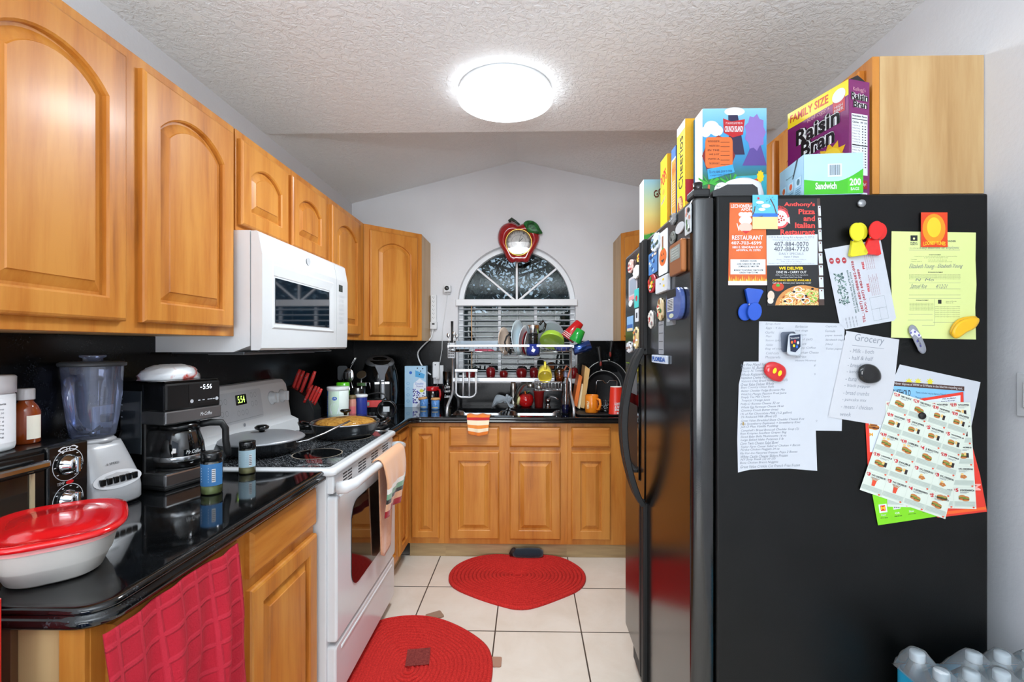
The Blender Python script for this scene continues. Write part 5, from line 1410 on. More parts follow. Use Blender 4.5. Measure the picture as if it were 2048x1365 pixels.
MB().tube([(xs, 3.5, ZT+.06), (xs+.02, 3.49, ZT+.078), (xs+.05, 3.48, ZT+.074), (xs+.075, 3.47, ZT+.058)], .005, CHROME, 8).obj('nozzle', sd, True)
xd = A(1131, 826, 3.17)[0]
db = thing('dish_soap', 'tall clear dish soap bottle with dark blue liquid at the right of the sink', 'bottle', (xd, 3.17, ZT))
MB().lathe([(.026, 0), (.029, .004), (.029, .09), (.024, .14), (.026, .20), (.018, .235), (.012, .245)], GLASS, 28).obj('bottle', db)
MB().lathe([(0, .003), (.027, .004), (.027, .062), (0, .062)], c('#141a4a', .1, 0, .4), 26).obj('liquid', db)
MB().lathe([(.013, .243), (.014, .246), (.012, .27), (.006, .285), (0, .287)], CLEAR, 18).obj('cap', db)
# orange silicone scrub brush handle behind the bottle
m = MB(); a, b_ = Vector(A(1134, 760, 3.24)), Vector(A(1141, 738, 3.24)); m.tube([A(1132, 812, 3.24), A(1133, 775, 3.24), tuple(a), tuple(b_), A(1133, 732, 3.24), A(1126, 745, 3.24)], .006, c('#d9825e', .4), 8); simple('bottle_brush', 'looped salmon coloured brush handle behind the dish soap bottle', 'brush', m, A(1132, 812, 3.24))

# striped towel over the counter edge
m = MB(); STR = make_towel('orange_striped_cotton', [(0, '#b9c08a'), (.14, '#b9c08a'), (.15, '#e07a28'), (.36, '#e07a28'), (.37, '#b8222a'), (.46, '#b8222a'), (.47, '#f0dcbc'), (.62, '#f0dcbc'), (.63, '#e58a3a'), (.74, '#e58a3a'), (.75, '#f0dcbc'), (.86, '#f0dcbc'), (.87, '#e07a28'), (1, '#e07a28')])
tx0, tx1 = A(932, 835, 2.98)[0], A(981, 835, 2.98)[0]
def t3(u, v):
    x = tx0+(tx1-tx0)*u+(.03*(.5-u))*v
    w_ = .006*math.sin(u*9)+.004*math.sin(u*17+2)
    if v < .35: return (x, 3.06-.075*v/.35, ZT+.008+.004*math.sin(u*12)+.006*math.sin(PI*v/.35))
    k = (v-.35)/.65
    return (x, 2.982-.006*math.sin(PI*k)-.010*k+w_*k, ZT+.004-.105*k-.012*math.sin(u*3)*k)
m.grid(t3, 24, 30, STR, uv=(1, 1)); m.obj('striped_towel', None, True, ((tx0+tx1)/2, 3.0, ZT), 0, 'orange red and cream striped cloth over the counter edge at the sink', 'towel', solid=.007)

# left of the sink
xc_ = A(865, 812, 3.5)[0]
mc = thing('measuring_cup', 'clear measuring cup with red lid and handle left of the sink', 'measuring cup', (xc_, 3.50, ZT))
MB().lathe([(.038, 0), (.041, .003), (.045, .125), (.043, .126)], make_glass('hazy_plastic', '#b9bfd8', 1, .12), 30).obj('cup', mc)
MB().lathe([(.046, .12), (.048, .123), (.048, .145), (.044, .150), (0, .151)], c('#c0161c', .2, 0, .4), 30).obj('lid', mc)
MB().tube([(.036, -.020, .13), (.060, -.034, .128), (.066, -.038, .10), (.060, -.034, .055), (.040, -.024, .045)], .009, c('#c0161c', .2, 0, .4), 8).obj('handle', mc)
for i, (px, yy) in enumerate(((848, 3.40), (871, 3.36))):
    x = A(px, 818, yy)[0]; t = thing('salt_shaker', ['blue shaker with tilted tan top left of its twin by the sink', 'blue dotted shaker with tan top and yellow band right of its twin'][i], 'shaker', (x, yy, ZT), 0, 'blue salt and pepper shakers')
    MB().lathe([(.026, 0), (.029, .003), (.029, .068), (.027, .070)], c('#5f92d0', .3, 0, .3), 26).obj('pot', t)
    MB().lathe([(.031, .068), (.034, .072), (.030, .082), (0, .084)], c('#d9a066', .5), 26, (0, 0, 0), Matrix.Rotation(-.12 if i == 0 else 0, 4, 'Y')).obj('top', t)
    m = MB(); p = Pic(m, cylfn(.029, -PI/2, .07))
    for k, (u, v) in enumerate(((-.012, .015), (.008, .02), (-.004, .032), (.014, .04), (-.015, .045), (.004, .012))): p.ell(u, v, .0022, .003, c('#1c2c52', .5), 1, 8)
    for k in range(7): p.rect(-.022+k*.0065, .052, -.018+k*.0065, .058, YEL, 1)
    m.obj('painted_dots', t)
xv = A(896, 815, 3.44)[0]
gv = thing('glass_vase', 'tall clear glass with white script lettering beside the dish rack leg', 'glass', (xv, 3.44, ZT))
MB().lathe([(0, .008), (.034, .006), (.038, 0), (.038, .265), (.036, .266), (.035, .012)], GLASS, 30).obj('glass', gv)
m = MB(); p = Pic(m, cylfn(.0385, -PI/2, .2))
for i, s_ in enumerate(('Live', 'Laugh', 'Love')): p.text(s_, -.018, .03+i*.034, .022, .055+i*.034, WHT, 1, .03, 0, .25)
m.obj('lettering', gv)

# right of the sink
def board(name, label, pts, Y0, Y1, m_):
    m = MB(); a = [A(x, y, Y0) for x, y in pts]
    m.prism([(q[0], q[2]) for q in a], Y0, Y1, m_, 'Y', .003)
    return m
q = [A(*p_, 3.38) for p_ in ((1145, 808), (1152, 812), (1162, 752), (1156, 748))]
m = MB(); m.prism([(q_[0], q_[2]) for q_ in q], 3.30, 3.49, c('#e2701e', .4, 0, .1), 'Y', .002); simple('cutting_board', 'thin orange cutting board leaning on edge right of the sink', 'cutting board', m, (q[0][0], 3.47, q[1][2]))
q = [A(*p_, 3.38) for p_ in ((1152.5, 814), (1158, 816), (1166, 768), (1161.5, 766))]
m = MB(); m.prism([(q_[0], q_[2]) for q_ in q], 3.32, 3.49, c('#e8d9b0', .5), 'Y', .002); simple('cutting_board', 'small cream cutting board between the orange board and the bamboo board', 'cutting board', m, (q[0][0], 3.48, q[1][2]))
q = [A(*p_, 3.38) for p_ in ((1159, 813), (1166, 815), (1177, 738), (1168, 731))]
m = MB(); m.prism([(q_[0], q_[2]) for q_ in q], 3.30, 3.50, BOARD, 'Y', .002); simple('cutting_board', 'tall bamboo cutting board leaning right of the orange one', 'cutting board', m, (q[0][0], 3.48, q[1][2]))
def fpan(label, px, py, r, hx, hy, Y, hY):
    o_ = Vector(A(px, py, Y)); t = thing('frying_pan', label, 'pan', tuple(o_), 0, 'black pans leaning on the back splash')
    M = Matrix.Rotation(PI/2-.10, 4, 'X')
    m = MB(); m.lathe([(0, -.034), (r*.80, -.034), (r*.86, -.030), (r*.99, -.002), (r, 0), (r*.97, 0), (r*.84, -.026), (r*.76, -.029), (0, -.029)], c('#17181a', .35), 48, tuple(o_), M); m.obj('body', t, True)
    m = MB(); m.tube([tuple(o_+(M.to_3x3() @ Vector((r*x, r*y, 0)))) for x, y in circle(48)], .0028, c('#c9cac8', .3, .4), 6, True); m.obj('rim', t, True, label='pale bare metal rim')
    h = Vector(A(hx, hy, hY)); d = (h-o_).normalized(); a = o_+d*r*.99
    m = MB(); m.tube([a, a+d*.02], [.012, .011], STEEL, 8); m.obj('handle_neck', t, True)
    m = MB(); m.tube([a+d*.02, a+d*.05, (a+h)*.5, h-d*.01, h], [.013, .014, .012, .016, .012], BLKM, 10); hd = m.obj('handle', t, True)
    m = MB(); m.ball(a+d*.052-Vector((0, .010, 0)), (.009, .007, .022), c('#8e2a22', .3), 12, 8, None); m.obj('red_inlay', hd, True, label='dark red inlay on the handle')
fpan('large black frying pan leaning behind, handle up against the splash', 1212, 766, .165, 1224, 682, 3.585, 3.60)
fpan('smaller black frying pan leaning in front of the larger pan', 1207, 777, .130, 1197, 694, 3.53, 3.585)
m = MB(); W_ = [(1191, 800), (1193, 764), (1195, 762), (1206, 762), (1210, 767), (1215, 767), (1219, 762), (1233, 762), (1234, 764), (1234, 800)]
m.tube([A(x, y, 3.42) for x, y in W_]+[(A(1234, 800, 3.42)[0], 3.36, ZT+.01)], .0035, CHROME, 8); m.tube([A(1191, 800, 3.42), (A(1191, 800, 3.42)[0], 3.36, ZT+.01)], .0035, CHROME, 8)
m.tube([(A(1191, 800, 3.42)[0], 3.36, ZT+.010), (A(1234, 800, 3.42)[0], 3.36, ZT+.010)], .0035, CHROME, 8)
m.tube([A(1191, 800, 3.42), (A(1191, 800, 3.42)[0], 3.46, ZT+.004)], .0035, CHROME, 8); m.tube([A(1234, 800, 3.42), (A(1234, 800, 3.42)[0], 3.46, ZT+.004)], .0035, CHROME, 8)
simple('lid_stand', 'bent chrome wire stand in front of the leaning black pans', 'stand', m, (A(1212, 800, 3.42)[0], 3.42, ZT))
tr = MB(); tx = A(1152, 828, 3.1)[0]; tr.loft([[(x, y, z) for x, y in rrect(tx+e, 3.05+e, tx+.34-e, 3.33-e, .03)] for e, z in ((.01, ZT), (0, ZT+.010), (.004, ZT+.012), (.014, ZT+.004))], BLKM)
simple('drip_tray', 'black tray holding the orange mug and the red cup', 'tray', tr, (tx+.17, 3.19, ZT))
xo = A(1188, 826, 3.2)[0]
om = thing('orange_mug', 'orange mug on the black tray right of the sink', 'mug', (xo-.015, 3.20, ZT+.004), math.radians(-50))
mugm(c('#e8821a', .2, 0, .5), .045, .118).obj('cup', om)
MB().tube([(.043, 0, .095), (.07, 0, .09), (.076, 0, .06), (.066, 0, .028), (.043, 0, .022)], .009, c('#e8821a', .2, 0, .5), 8).obj('handle', om)
m = MB(); p = Pic(m, cylfn(.0453, math.radians(-85), .11)); p.text('SIMPLY', -.028, .048, .028, .062, c('#f7e6c0', .6), 1, .02, -PI/2); p.text('ORANGE', -.014, .05, .030, .060, c('#f7e6c0', .6), 1, .02, -PI/2); m.obj('lettering', om)
xk = A(1232, 830, 3.13)[0]
rc = thing('paper_cup', 'red cup upside down with white lettering on the black tray', 'cup', (xk, 3.13, ZT+.004))
MB().lathe([(.0, .178), (.036, .178), (.038, .175), (.047, .006), (.049, .004), (.047, 0), (.045, .004)], c('#d8301e', .35, 0, .1), 36).obj('cup', rc)
MB().lathe([(.037, .1775), (.0375, .180), (.033, .181), (.032, .179), (0, .179)], c('#f2efe8', .5), 30).obj('base_rim', rc, label='white base now on top')
m = MB(); rc_ = lambda u, v, k: ((.047-.010*(1-v/.178)+.0006*k+.0006)*math.cos(-PI/2+u/.043), (.047-.010*(1-v/.178)+.0006*k+.0006)*math.sin(-PI/2+u/.043), .178-v)
p = Pic(m, rc_)
for i, s_ in enumerate(('PURE', 'SIMPLY', 'GREAT!')): p.text(s_, -.016, .136-i*.019, .036, .152-i*.019, WHT, 1, .04, PI)
p.ell(.002, .165, .006, .006, WHT, 1); p.text('made', .012, .161, .03, .168, WHT, 1, 0, PI)
m.obj('lettering', rc)
xj = A(1211, 818, 3.25)[0]
jr = thing('glass_jar', 'small glass jar on dark base behind the red cup', 'jar', (xj, 3.24, ZT+.004))
MB().lathe([(.036, 0), (.038, .004), (.036, .018), (0, .02)], BLK, 26).obj('base', jr)
MB().lathe([(.020, .02), (.022, .05), (.020, .075), (.024, .082)], GLASS, 26).obj('jar', jr)

# ---------------------------------------------------------------- on the floor
def coil(name, label, outline_pts, levels, r, m_, cat, cen=None):
    P = smooth(outline_pts, 4); cx = cen[0] if cen else sum(p[0] for p in P)/len(P); cy = cen[1] if cen else sum(p[1] for p in P)/len(P)
    m = MB()
    for i in range(levels):
        k = 1-i/levels
        m.tube([(cx+(x-cx)*k, cy+(y-cy)*k, r*.62+.0012*math.sin(13*j)) for j, (x, y) in enumerate(P)], r*(1 if k > .15 else .8), m_, 6, True)
    m.prism([(cx+(x-cx)*.985, cy+(y-cy)*.985) for x, y in P], .0005, r*.7, m_)
    t = thing(name, label, cat, (cx, cy, 0)); m.obj('braid', t, True); return t
coil('braided_rug', 'red braided heart shaped rug on the tiles in front of the sink cabinet', [(-.055, 3.045), (-.2, 3.062), (-.34, 3.02), (-.43, 2.92), (-.455, 2.785), (-.41, 2.67), (-.27, 2.565), (-.12, 2.485), (-.045, 2.462), (.03, 2.48), (.16, 2.565), (.28, 2.665), (.328, 2.79), (.30, 2.92), (.21, 3.03), (.08, 3.062)], 17, .0125, RUG, 'rug', (-.06, 2.80))
r2 = coil('braided_rug', 'red braided rug with a dark worn patch beside the white range', [(-.735, 2.30), (-.66, 2.345), (-.55, 2.362), (-.44, 2.338), (-.32, 2.262), (-.21, 2.155), (-.168, 2.06), (-.160, 1.93), (-.19, 1.76), (-.28, 1.62), (-.45, 1.55), (-.63, 1.60), (-.74, 1.75), (-.765, 2.0), (-.762, 2.18)], 19, .013, RUG, 'rug', (-.50, 1.98))
M = Matrix.Translation((-.475, 2.045, .0212)) @ Matrix.Rotation(.15, 4, 'Z')
MB(M).box((-.05, -.055, 0), (.05, .055, .0015), RUGW).obj('worn_patch', r2, True, label='dark worn square patch')
for i, (x, y, a) in enumerate(((-.475, 2.385, .55), (-.146, 2.045, 0))):
    M = Matrix.Translation((x, y, .004)) @ Matrix.Rotation(a, 4, 'Z')
    MB(M).prism(rrect(-.035, -.03, .045 if i == 0 else .032, .03, .008), -.003, .003, c('#9a7c66', .8) if i == 0 else c('#a9806a', .8)).obj('fabric_tab', r2, True, label='tan fabric tab under the rug edge')
q0, q1 = at(1026, 1112, Z=.03), at(1087, 1110, Z=.03)
m = MB(); NV = cloth('navy_wool', '#12202c', 200, .5, .004)
m.tube([(q0.x, 3.035, .042), (q0.x+.02, 3.033, .043), (q0.x+.1, 3.03, .045), (q1.x-.03, 3.032, .045), (q1.x-.005, 3.035, .042)], [.018, .026, .030, .028, .018], NV, 14)
m.tube([(q0.x-.01, 3.035, .032), (q0.x+.002, 3.034, .058), (q0.x+.012, 3.034, .07)], [.018, .017, .010], c('#2c1c18', .8), 10)
simple('draft_stopper', 'dark navy rolled cloth against the toe board behind the heart rug', 'rolled cloth', m, ((q0.x+q1.x)/2, 3.034, .02))

# ---------------------------------------------------------------- on top of the refrigerator
FT = 1.7555
def vt(p, s_, u0, u1, v0, v1, m_, b=0.0, left=True):    # lettering that runs up the sheet
    vs, fs = glyphs(s_, b); p.n += 1
    p.mb.add([p.fn(u1-gy*(u1-u0), v1-gx*(v1-v0), 4) for gx, gy in vs], fs, m_)
def vgrad(name, stops):
    n = NT(name); t = n.n('ShaderNodeTexCoord'); x = n.n('ShaderNodeSeparateXYZ'); n.l(t.outputs['Generated'], x.inputs[0])
    n.col(n.ramp(x.outputs[2], stops)); n.set(.35); return n.m
G_ISL = vgrad('printed_sky_and_jungle', [(0, '#1f5a34'), (.35, '#2a6a3e'), (.5, '#2f7fa8'), (.75, '#3f9ad0'), (1, '#8cc4dc')])
G_SUN = vgrad('printed_sunrise', [(0, '#c9ccd2'), (.06, '#c9ccd2'), (.07, '#37a845'), (.2, '#37a845'), (.24, '#e8b060'), (.5, '#dcd48a'), (.75, '#b5d3b8'), (1, '#8fc2dc')])
def d_island(f, l):
    f.rect(0, 0, 1, 1, G_ISL, 1)
    for x, y, a, b in ((.14, .17, .12, .06), (.22, .2, .1, .05), (.05, .21, .08, .05), (.5, .03, .16, .04)): f.ell(x, y, a, b, WHT, 2, 18)
    f.poly([(.40, .06), (.55, .06), (.66, .42), (.42, .42)], c('#2a2344', .5), 2); f.poly([(.8, .28), (.88, .28), (1, .52), (.62, .52), (.70, .42)], c('#5a4690', .5), 3)
    f.star(.82, .22, .17, .14, 9, c('#8a70b8', .5), 3, 1.0)
    f.poly([(.32, .09), (.45, .12), (.66, .10), (.63, .24), (.47, .265), (.33, .22)], c('#b81c22', .4), 4)
    f.text("IT'S ALWAYS GAME TIME ON", .36, .125, .62, .145, WHT, 5); f.text('CRUNCH ISLAND!', .345, .16, .63, .215, WHT, 5, .03)
    f.star(.25, .43, .26, .235, 8, c('#7a1f1c', .5), 3, .72); f.poly(rrect(.04, .26, .47, .54, .05), c('#d86a2c', .45), 4)
    for i, s_ in enumerate(('ON CRUNCH ISLAND THE', 'WAVES START / SUDS A', 'IN THE', 'WE JUST', 'WITH A', 'THE CAP N CAN T')):
        f.text(s_, .08+.02*(i % 2), .29+i*.04, .26, .307+i*.04, INK, 6); f.rect(.28, .307+i*.04, .42, .31+i*.04, INK, 6)
    f.poly([(.07, .55), (.47, .51), (.5, .58), (.09, .645)], c('#38a0d8', .4), 5); f.text('Fill in the blanks above to create', .1, .555, .46, .585, INKB, 6, 0, -.07); f.text('a unique Crunch Island story!', .12, .59, .46, .615, INKB, 6, 0, -.07)
    for cx in (.10, .44):
        f.line([(cx, .69), (cx-.03, .95)], .035, c('#b8623a', .5), 3)
        for k in range(7):
            a = PI+k*PI/6; f.poly([(cx, .68), (cx+.17*math.cos(a)-.02, .68+.09*math.sin(a)-.01), (cx+.19*math.cos(a), .70+.11*math.sin(a)), (cx+.1*math.cos(a), .70+.05*math.sin(a))], GRN, 4)
    f.ell(.30, .74, .12, .07, WHT, 5); f.poly([(.25, .79), (.3, .79), (.25, .83)], WHT, 5)
    for i, s_ in enumerate(('The funniest story', 'wins but only if you', 'know where we hid', 'every single word')): f.text(s_, .21, .70+i*.022, .39, .714+i*.022, INKB, 6)
    f.poly([(.5, .62), (1, .60), (1, .82), (.5, .80)], c('#2fa3b8', .4), 3); f.poly([(.72, .66), (.88, .63), (.92, .73), (.76, .74)], c('#c8402a', .4), 4); f.star(.9, .62, .06, .045, 9, YEL, 5); f.ell(.66, .705, .06, .025, WHT, 5)
    f.poly([(.55, .80), (.97, .83), (.97, .97), (.55, .97)], c('#cfe08a', .5), 4); f.text('The three D words is the word quest', .57, .83, .94, .85, INK, 5); f.ell(.22, .9, .14, .05, c('#8c5a2c', .5), 4)
    l.rect(0, 0, 1, 1, c('#efe2df', .5), 1)
    for i in range(22): l.rect(.15, .05+i*.042, .8, .052+i*.042, c('#b9a8a8', .6), 2)
carton('cereal_box', 'colourful island puzzle cereal box on the refrigerator, facing the room', 'cereal box', (.532, 1.46, FT), .193, .062, .336, c('#e9dcd8', .4), 0, d_island, 'cereal boxes on the refrigerator')
carton('cereal_box', 'blue edged cereal box just behind the island puzzle box', 'cereal box', (.545, 1.528, FT), .190, .05, .355, c('#3a8fc0', .4), 0, None, 'cereal boxes on the refrigerator')
def d_oats(f, l):
    f.rect(0, 0, 1, 1, c('#e3a91c', .4), 1); f.rect(0, .55, .3, .75, c('#b3222a', .4), 2)
    l.rect(0, 0, 1, 1, c('#f0cf14', .4), 1); l.rect(.0, 0, 1, .075, c('#eef0f2', .4), 2)
    vt(l, 'Cheerios', .22, .74, .12, .60, INK, 0, True)
    r_ = random.Random(2)
    l.ell(.42, .76, .34, .10, c('#9c4a2a', .5), 3); 
    for i in range(16): l.ring(.42+.24*r_.uniform(-1, 1), .75+.07*r_.uniform(-1, 1), .09, .02, .45, c('#dfae70', .5), 4, 10)
    l.ell(.45, .90, .28, .04, RED, 3)
def d_pops(f, l):
    f.rect(0, 0, 1, 1, c('#e2a318', .4), 1); f.ell(.5, .26, .3, .09, c('#c98a28', .5), 2); f.poly([(.25, .55), (.65, .42), (.65, .72)], c('#b3222a', .4), 2); f.ell(.6, .4, .12, .04, WHT, 3)
    l.rect(0, 0, 1, 1, c('#f2c816', .4), 1); l.text('POPS', .1, .16, .9, .32, RED, 3, .03, -.35); l.ell(.45, .40, .2, .035, c('#e8912a', .4), 2); l.text('Sweetened corn', .1, .47, .8, .52, BLUE, 2, 0, -.3)
    for i in range(9): l.text('crisp golden puffs', .1, .58+i*.034, .82, .596+i*.034, c('#c9761c', .5), 2, 0, -.15)
    l.rect(.1, .9, .9, .97, c('#e8a23a', .4), 2)
def d_orange(f, l):
    f.rect(0, 0, 1, 1, c('#1d3f8e', .4), 1)
    l.rect(0, 0, 1, 1, c('#e0e4ea', .4), 1); l.rect(0, 0, 1, .12, c('#3f6db0', .4), 2); l.rect(.1, .14, 1, .97, c('#ec8f34', .4), 2); l.text('FLAKES', .2, .2, .9, .30, c('#d8501e', .4), 3, 0, -.4)
    for i in range(10): l.rect(.2, .38+i*.03, .85, .388+i*.03, c('#f6cfa0', .5), 3)
    l.ell(.5, .8, .3, .05, c('#d8641a', .4), 3)
def d_good(f, l):
    f.rect(0, 0, 1, 1, G_SUN, 1); f.poly([(0, .80), (.2, .755), (.45, .76), (.75, .79), (1, .78), (1, .85), (0, .85)], c('#37a845', .4), 3); f.rect(0, .84, 1, .93, c('#37a845', .4), 3)
    f.text('GOOD', .20, .13, .66, .24, c('#5a2a1c', .5), 5, .03, -.28, 0, .02)
    f.ell(.66, .43, .20, .11, c('#a96a38', .5), 4, 20)
    r_ = random.Random(8)
    for i in range(22): f.ell(.66+.15*r_.uniform(-1, 1), .43+.08*r_.uniform(-1, 1), .035, .018, (c('#d9a868', .5), c('#7a4420', .5), c('#eed0a0', .5))[i % 3], 5, 8)
    for k in range(9):
        a = PI*.55+k*.3; f.ell(.66+.29*math.cos(a), .43-.16*math.sin(a)*1.0, .022, .012, INK, 4, 8)
    f.poly([(.72, .6), (1, .55), (1, .94), (.74, .94)], c('#4a9be0', .4), 5); f.text('heart healthy', .12, .86, .55, .885, WHT, 5)
    for x in (.15, .35, .6): f.poly([(x-.02, .79), (x+.02, .79), (x, .75)], c('#1f7a34', .4), 4)
    l.rect(0, 0, 1, 1, c('#eef0f2', .4), 1)
    for i in range(9): l.rect(.3, .06+i*.05, .7, .07+i*.05, c('#a9b0b8', .5), 2)
carton('cereal_box', 'yellow oat ring cereal box with its narrow side to the room', 'cereal box', (.520, 1.582, FT), .19, .085, .365, c('#eac016', .4), 0, d_oats, 'cereal boxes on the refrigerator')
carton('cereal_box', 'slim orange and blue cereal box between two yellow boxes', 'cereal box', (.517, 1.672, FT), .19, .05, .315, c('#2a56a0', .4), 0, d_orange, 'cereal boxes on the refrigerator')
carton('cereal_box', 'yellow puffed corn cereal box right behind the pale sunrise box', 'cereal box', (.508, 1.745, FT), .185, .085, .315, c('#e6b41a', .4), 0, d_pops, 'cereal boxes on the refrigerator')
carton('cereal_box', 'pale blue sunrise granola box at the far end of the refrigerator top', 'cereal box', (.468, 1.93, FT), .19, .068, .285, c('#e6e8ea', .4), 0, d_good, 'cereal boxes on the refrigerator')
def d_raisin(f, l):
    P_ = c('#7c1c63', .3, 0, .3)
    l.rect(0, 0, 1, 1, P_, 1); l.poly([(0, 0), (1, 0), (1, .125), (0, .145)], c('#f2d21a', .35), 2); l.text('FAMILY SIZE', .05, .028, .70, .10, c('#c4301e', .4), 4, .02)
    l.ell(.86, .09, .10, .055, WHT, 4, 20); l.rect(.77, .10, .95, .235, c('#b3222a', .35), 3); l.text('HIGH', .80, .165, .92, .188, WHT, 5); l.text('FIBER', .79, .195, .93, .218, WHT, 5)
    l.text("Kellogg's", .36, .135, .72, .18, c('#dba4b0', .5), 4, 0, -.08, .2)
    for k, col, b in ((4, c('#1d1418', .5), .14), (5, c('#f0f0f0', .4), .085), (6, c('#1a1416', .4), .03)):
        l.text('Raisin', .16, .19, .88, .33, col, k, b, -.05, .1); l.text('Bran', .25, .325, .80, .465, col, k, b, -.05, .1)
    for i in range(3): l.text('Delicious raisins perfectly balanced with crisp flakes', .42, .485+i*.015, .72, .495+i*.015, c('#d8a8c8', .5), 4)
    l.star(.74, .60, .26, .18, 11, c('#e8b41c', .35), 4, .62); l.ell(.74, .60, .16, .105, c('#f4cf34', .35), 5, 24)
    f.rect(0, 0, 1, 1, P_, 1)
    f.text("Kellogg's", .2, .055, .8, .095, c('#dba4b0', .5), 3)
    for k, col, b in ((4, c('#f0f0f0', .4), .11), (5, c('#1a1416', .4), .03)):
        f.text('Raisin', .1, .10, .92, .16, col, k, b); f.text('Bran', .2, .165, .88, .22, col, k, b)
    f.rect(.12, .27, .9, .76, c('#dfe2e8', .5), 3); f.text('Nutrition Facts', .16, .28, .85, .295, INK, 4, .03); f.rect(.14, .31, .88, .316, INK, 4); f.text('Calories   190  230', .16, .33, .86, .345, INK, 4, .02)
    for i in range(16): f.text(('Total Fat 1g', 'Sodium 210mg', 'Total Carb 46g', 'Fiber 7g', 'Sugars 17g', 'Protein 5g')[i % 6], .16, .36+i*.022, .52, .371+i*.022, INKB, 4); f.rect(.62, .362+i*.022, .68, .37+i*.022, INKB, 4); f.rect(.75, .362+i*.022, .82, .37+i*.022, INKB, 4)
    f.rect(.14, .52, .88, .527, INK, 5); f.rect(.35, .80, .88, .87, c('#a8202a', .35), 3); f.text('Ready?', .42, .82, .82, .85, WHT, 4); f.rect(.35, .90, .88, .97, c('#dfe2e8', .5), 3)
    for i in range(4): f.rect(.4, .912+i*.014, .82, .918+i*.014, INKG, 4)
a_ = math.atan2(.055, .19)
rb = carton('cereal_box', 'purple family size raisin bran box behind the sandwich bag box', 'cereal box', (.873, 1.312, FT), .072, .205, .340, c('#7c1c63', .3, 0, .3), a_, d_raisin, 'cereal boxes on the refrigerator')
MB().prism([(.002, .340), (.070, .340), (.036, .358)], .004, .20, c('#2a2426', .5), 'Y').obj('open_flap', rb, label='dark open top flap')
def d_sand(f, l):
    f.rect(0, 0, 1, 1, c('#a9cfe4', .35), 1); f.poly([(0, .62)]+[(t/12, .62+.06*math.sin(PI*t/12)-.42*max(0, (t/12-.55))**1.6*2) for t in range(13)]+[(1, .99), (0, .99)], c('#3fae1e', .35), 2)
    f.rect(.74, .60, .995, .97, c('#48bb22', .35), 3)
    f.text('Sandwich', .19, .70, .55, .87, WHT, 4, .03); f.text('200', .77, .62, .96, .80, WHT, 4, .03); f.text('BAGS', .79, .84, .93, .91, WHT, 4, .01)
    f.rect(.40, .25, .64, .57, c('#cfe2ee', .4), 3)
    for i in range(14): f.rect(.43+i*.013, .28, .43+i*.013+(.004, .008, .005)[i % 3], .53, INK, 4)
    l.rect(0, 0, 1, 1, c('#a4cbe2', .35), 1); l.poly([(.72, 0), (.80, 0), (.60, .42), (.55, .42)], c('#22363f', .5), 2)
    l.text('Open and tear here', .3, .30, .62, .35, INKB, 3)
    for i in range(3):
        x = .08+i*.3; l.rect(x, .46, x+.24, .72, c('#8fbfe0', .4), 2); l.rect(x+.01, .475, x+.23, .705, c('#b9d8ea', .4), 3); l.ell(x+.12, .59, .06, .08, (c('#d8642a', .5), c('#d8501e', .5), c('#3c6a7c', .5))[i], 4, 10)
        for j in range(4): l.rect(x, .76+j*.05, x+.22-.03*(j % 2), .775+j*.05, c('#4a7c9c', .5), 3)
sb = carton('sandwich_bag_box', 'pale blue and green sandwich bag box at the front of the refrigerator top', 'box', (.709, 1.236, FT), .143, .135, .105, c('#a4cbe2', .35), math.radians(-4), d_sand)
bw = thing('white_bowl', 'white dome shaped bowl upside down on the refrigerator by the hinge cover', 'bowl', (.604, 1.372, FT))
MB().lathe([(.062, 0), (.064, .006), (.063, .04), (.056, .068), (.035, .082), (0, .087)], WHTP, 40).obj('bowl', bw)

# ---------------------------------------------------------------- papers and magnets on the refrigerator side
FS = FY0
def S(px, py, off=.0006): return tuple(at(px, py, Y=FS-off))
def sheet(name, label, cat, pts, off, m_, draw=None, q=None, group=None, th=.0005, curl=None):
    """paper outline given as points of the refrigerator's side; q: its four corners for the printing"""
    m = MB()
    m.loft([[S(x, y, off-th) for x, y in pts], [S(x, y, off) for x, y in pts]], m_, sm=False)
    if draw:
        f = quad(*q) if q else (lambda u, v: (u, v))
        draw(Pic(m, lambda u, v, k: S(*f(u, v), off+.00008*k)))
    cx = sum(p[0] for p in pts)/len(pts); y1 = max(p[1] for p in pts)
    return m.obj(name, None, True, S(cx, y1, off), 0, label, cat, group)
def wav(a, b, amp, n=8):
    out = []
    for i in range(n):
        t = i/n; nx, ny = -(b[1]-a[1]), b[0]-a[0]; L = math.hypot(nx, ny); w_ = amp*math.sin(t*PI*2)
        out.append((a[0]+(b[0]-a[0])*t+nx/L*w_, a[1]+(b[1]-a[1])*t+ny/L*w_))
    return out
ORF = make_art('orange_flyer_stock', [(.35, '#c0521c'), (.65, '#d86a2c')], 6, .4)
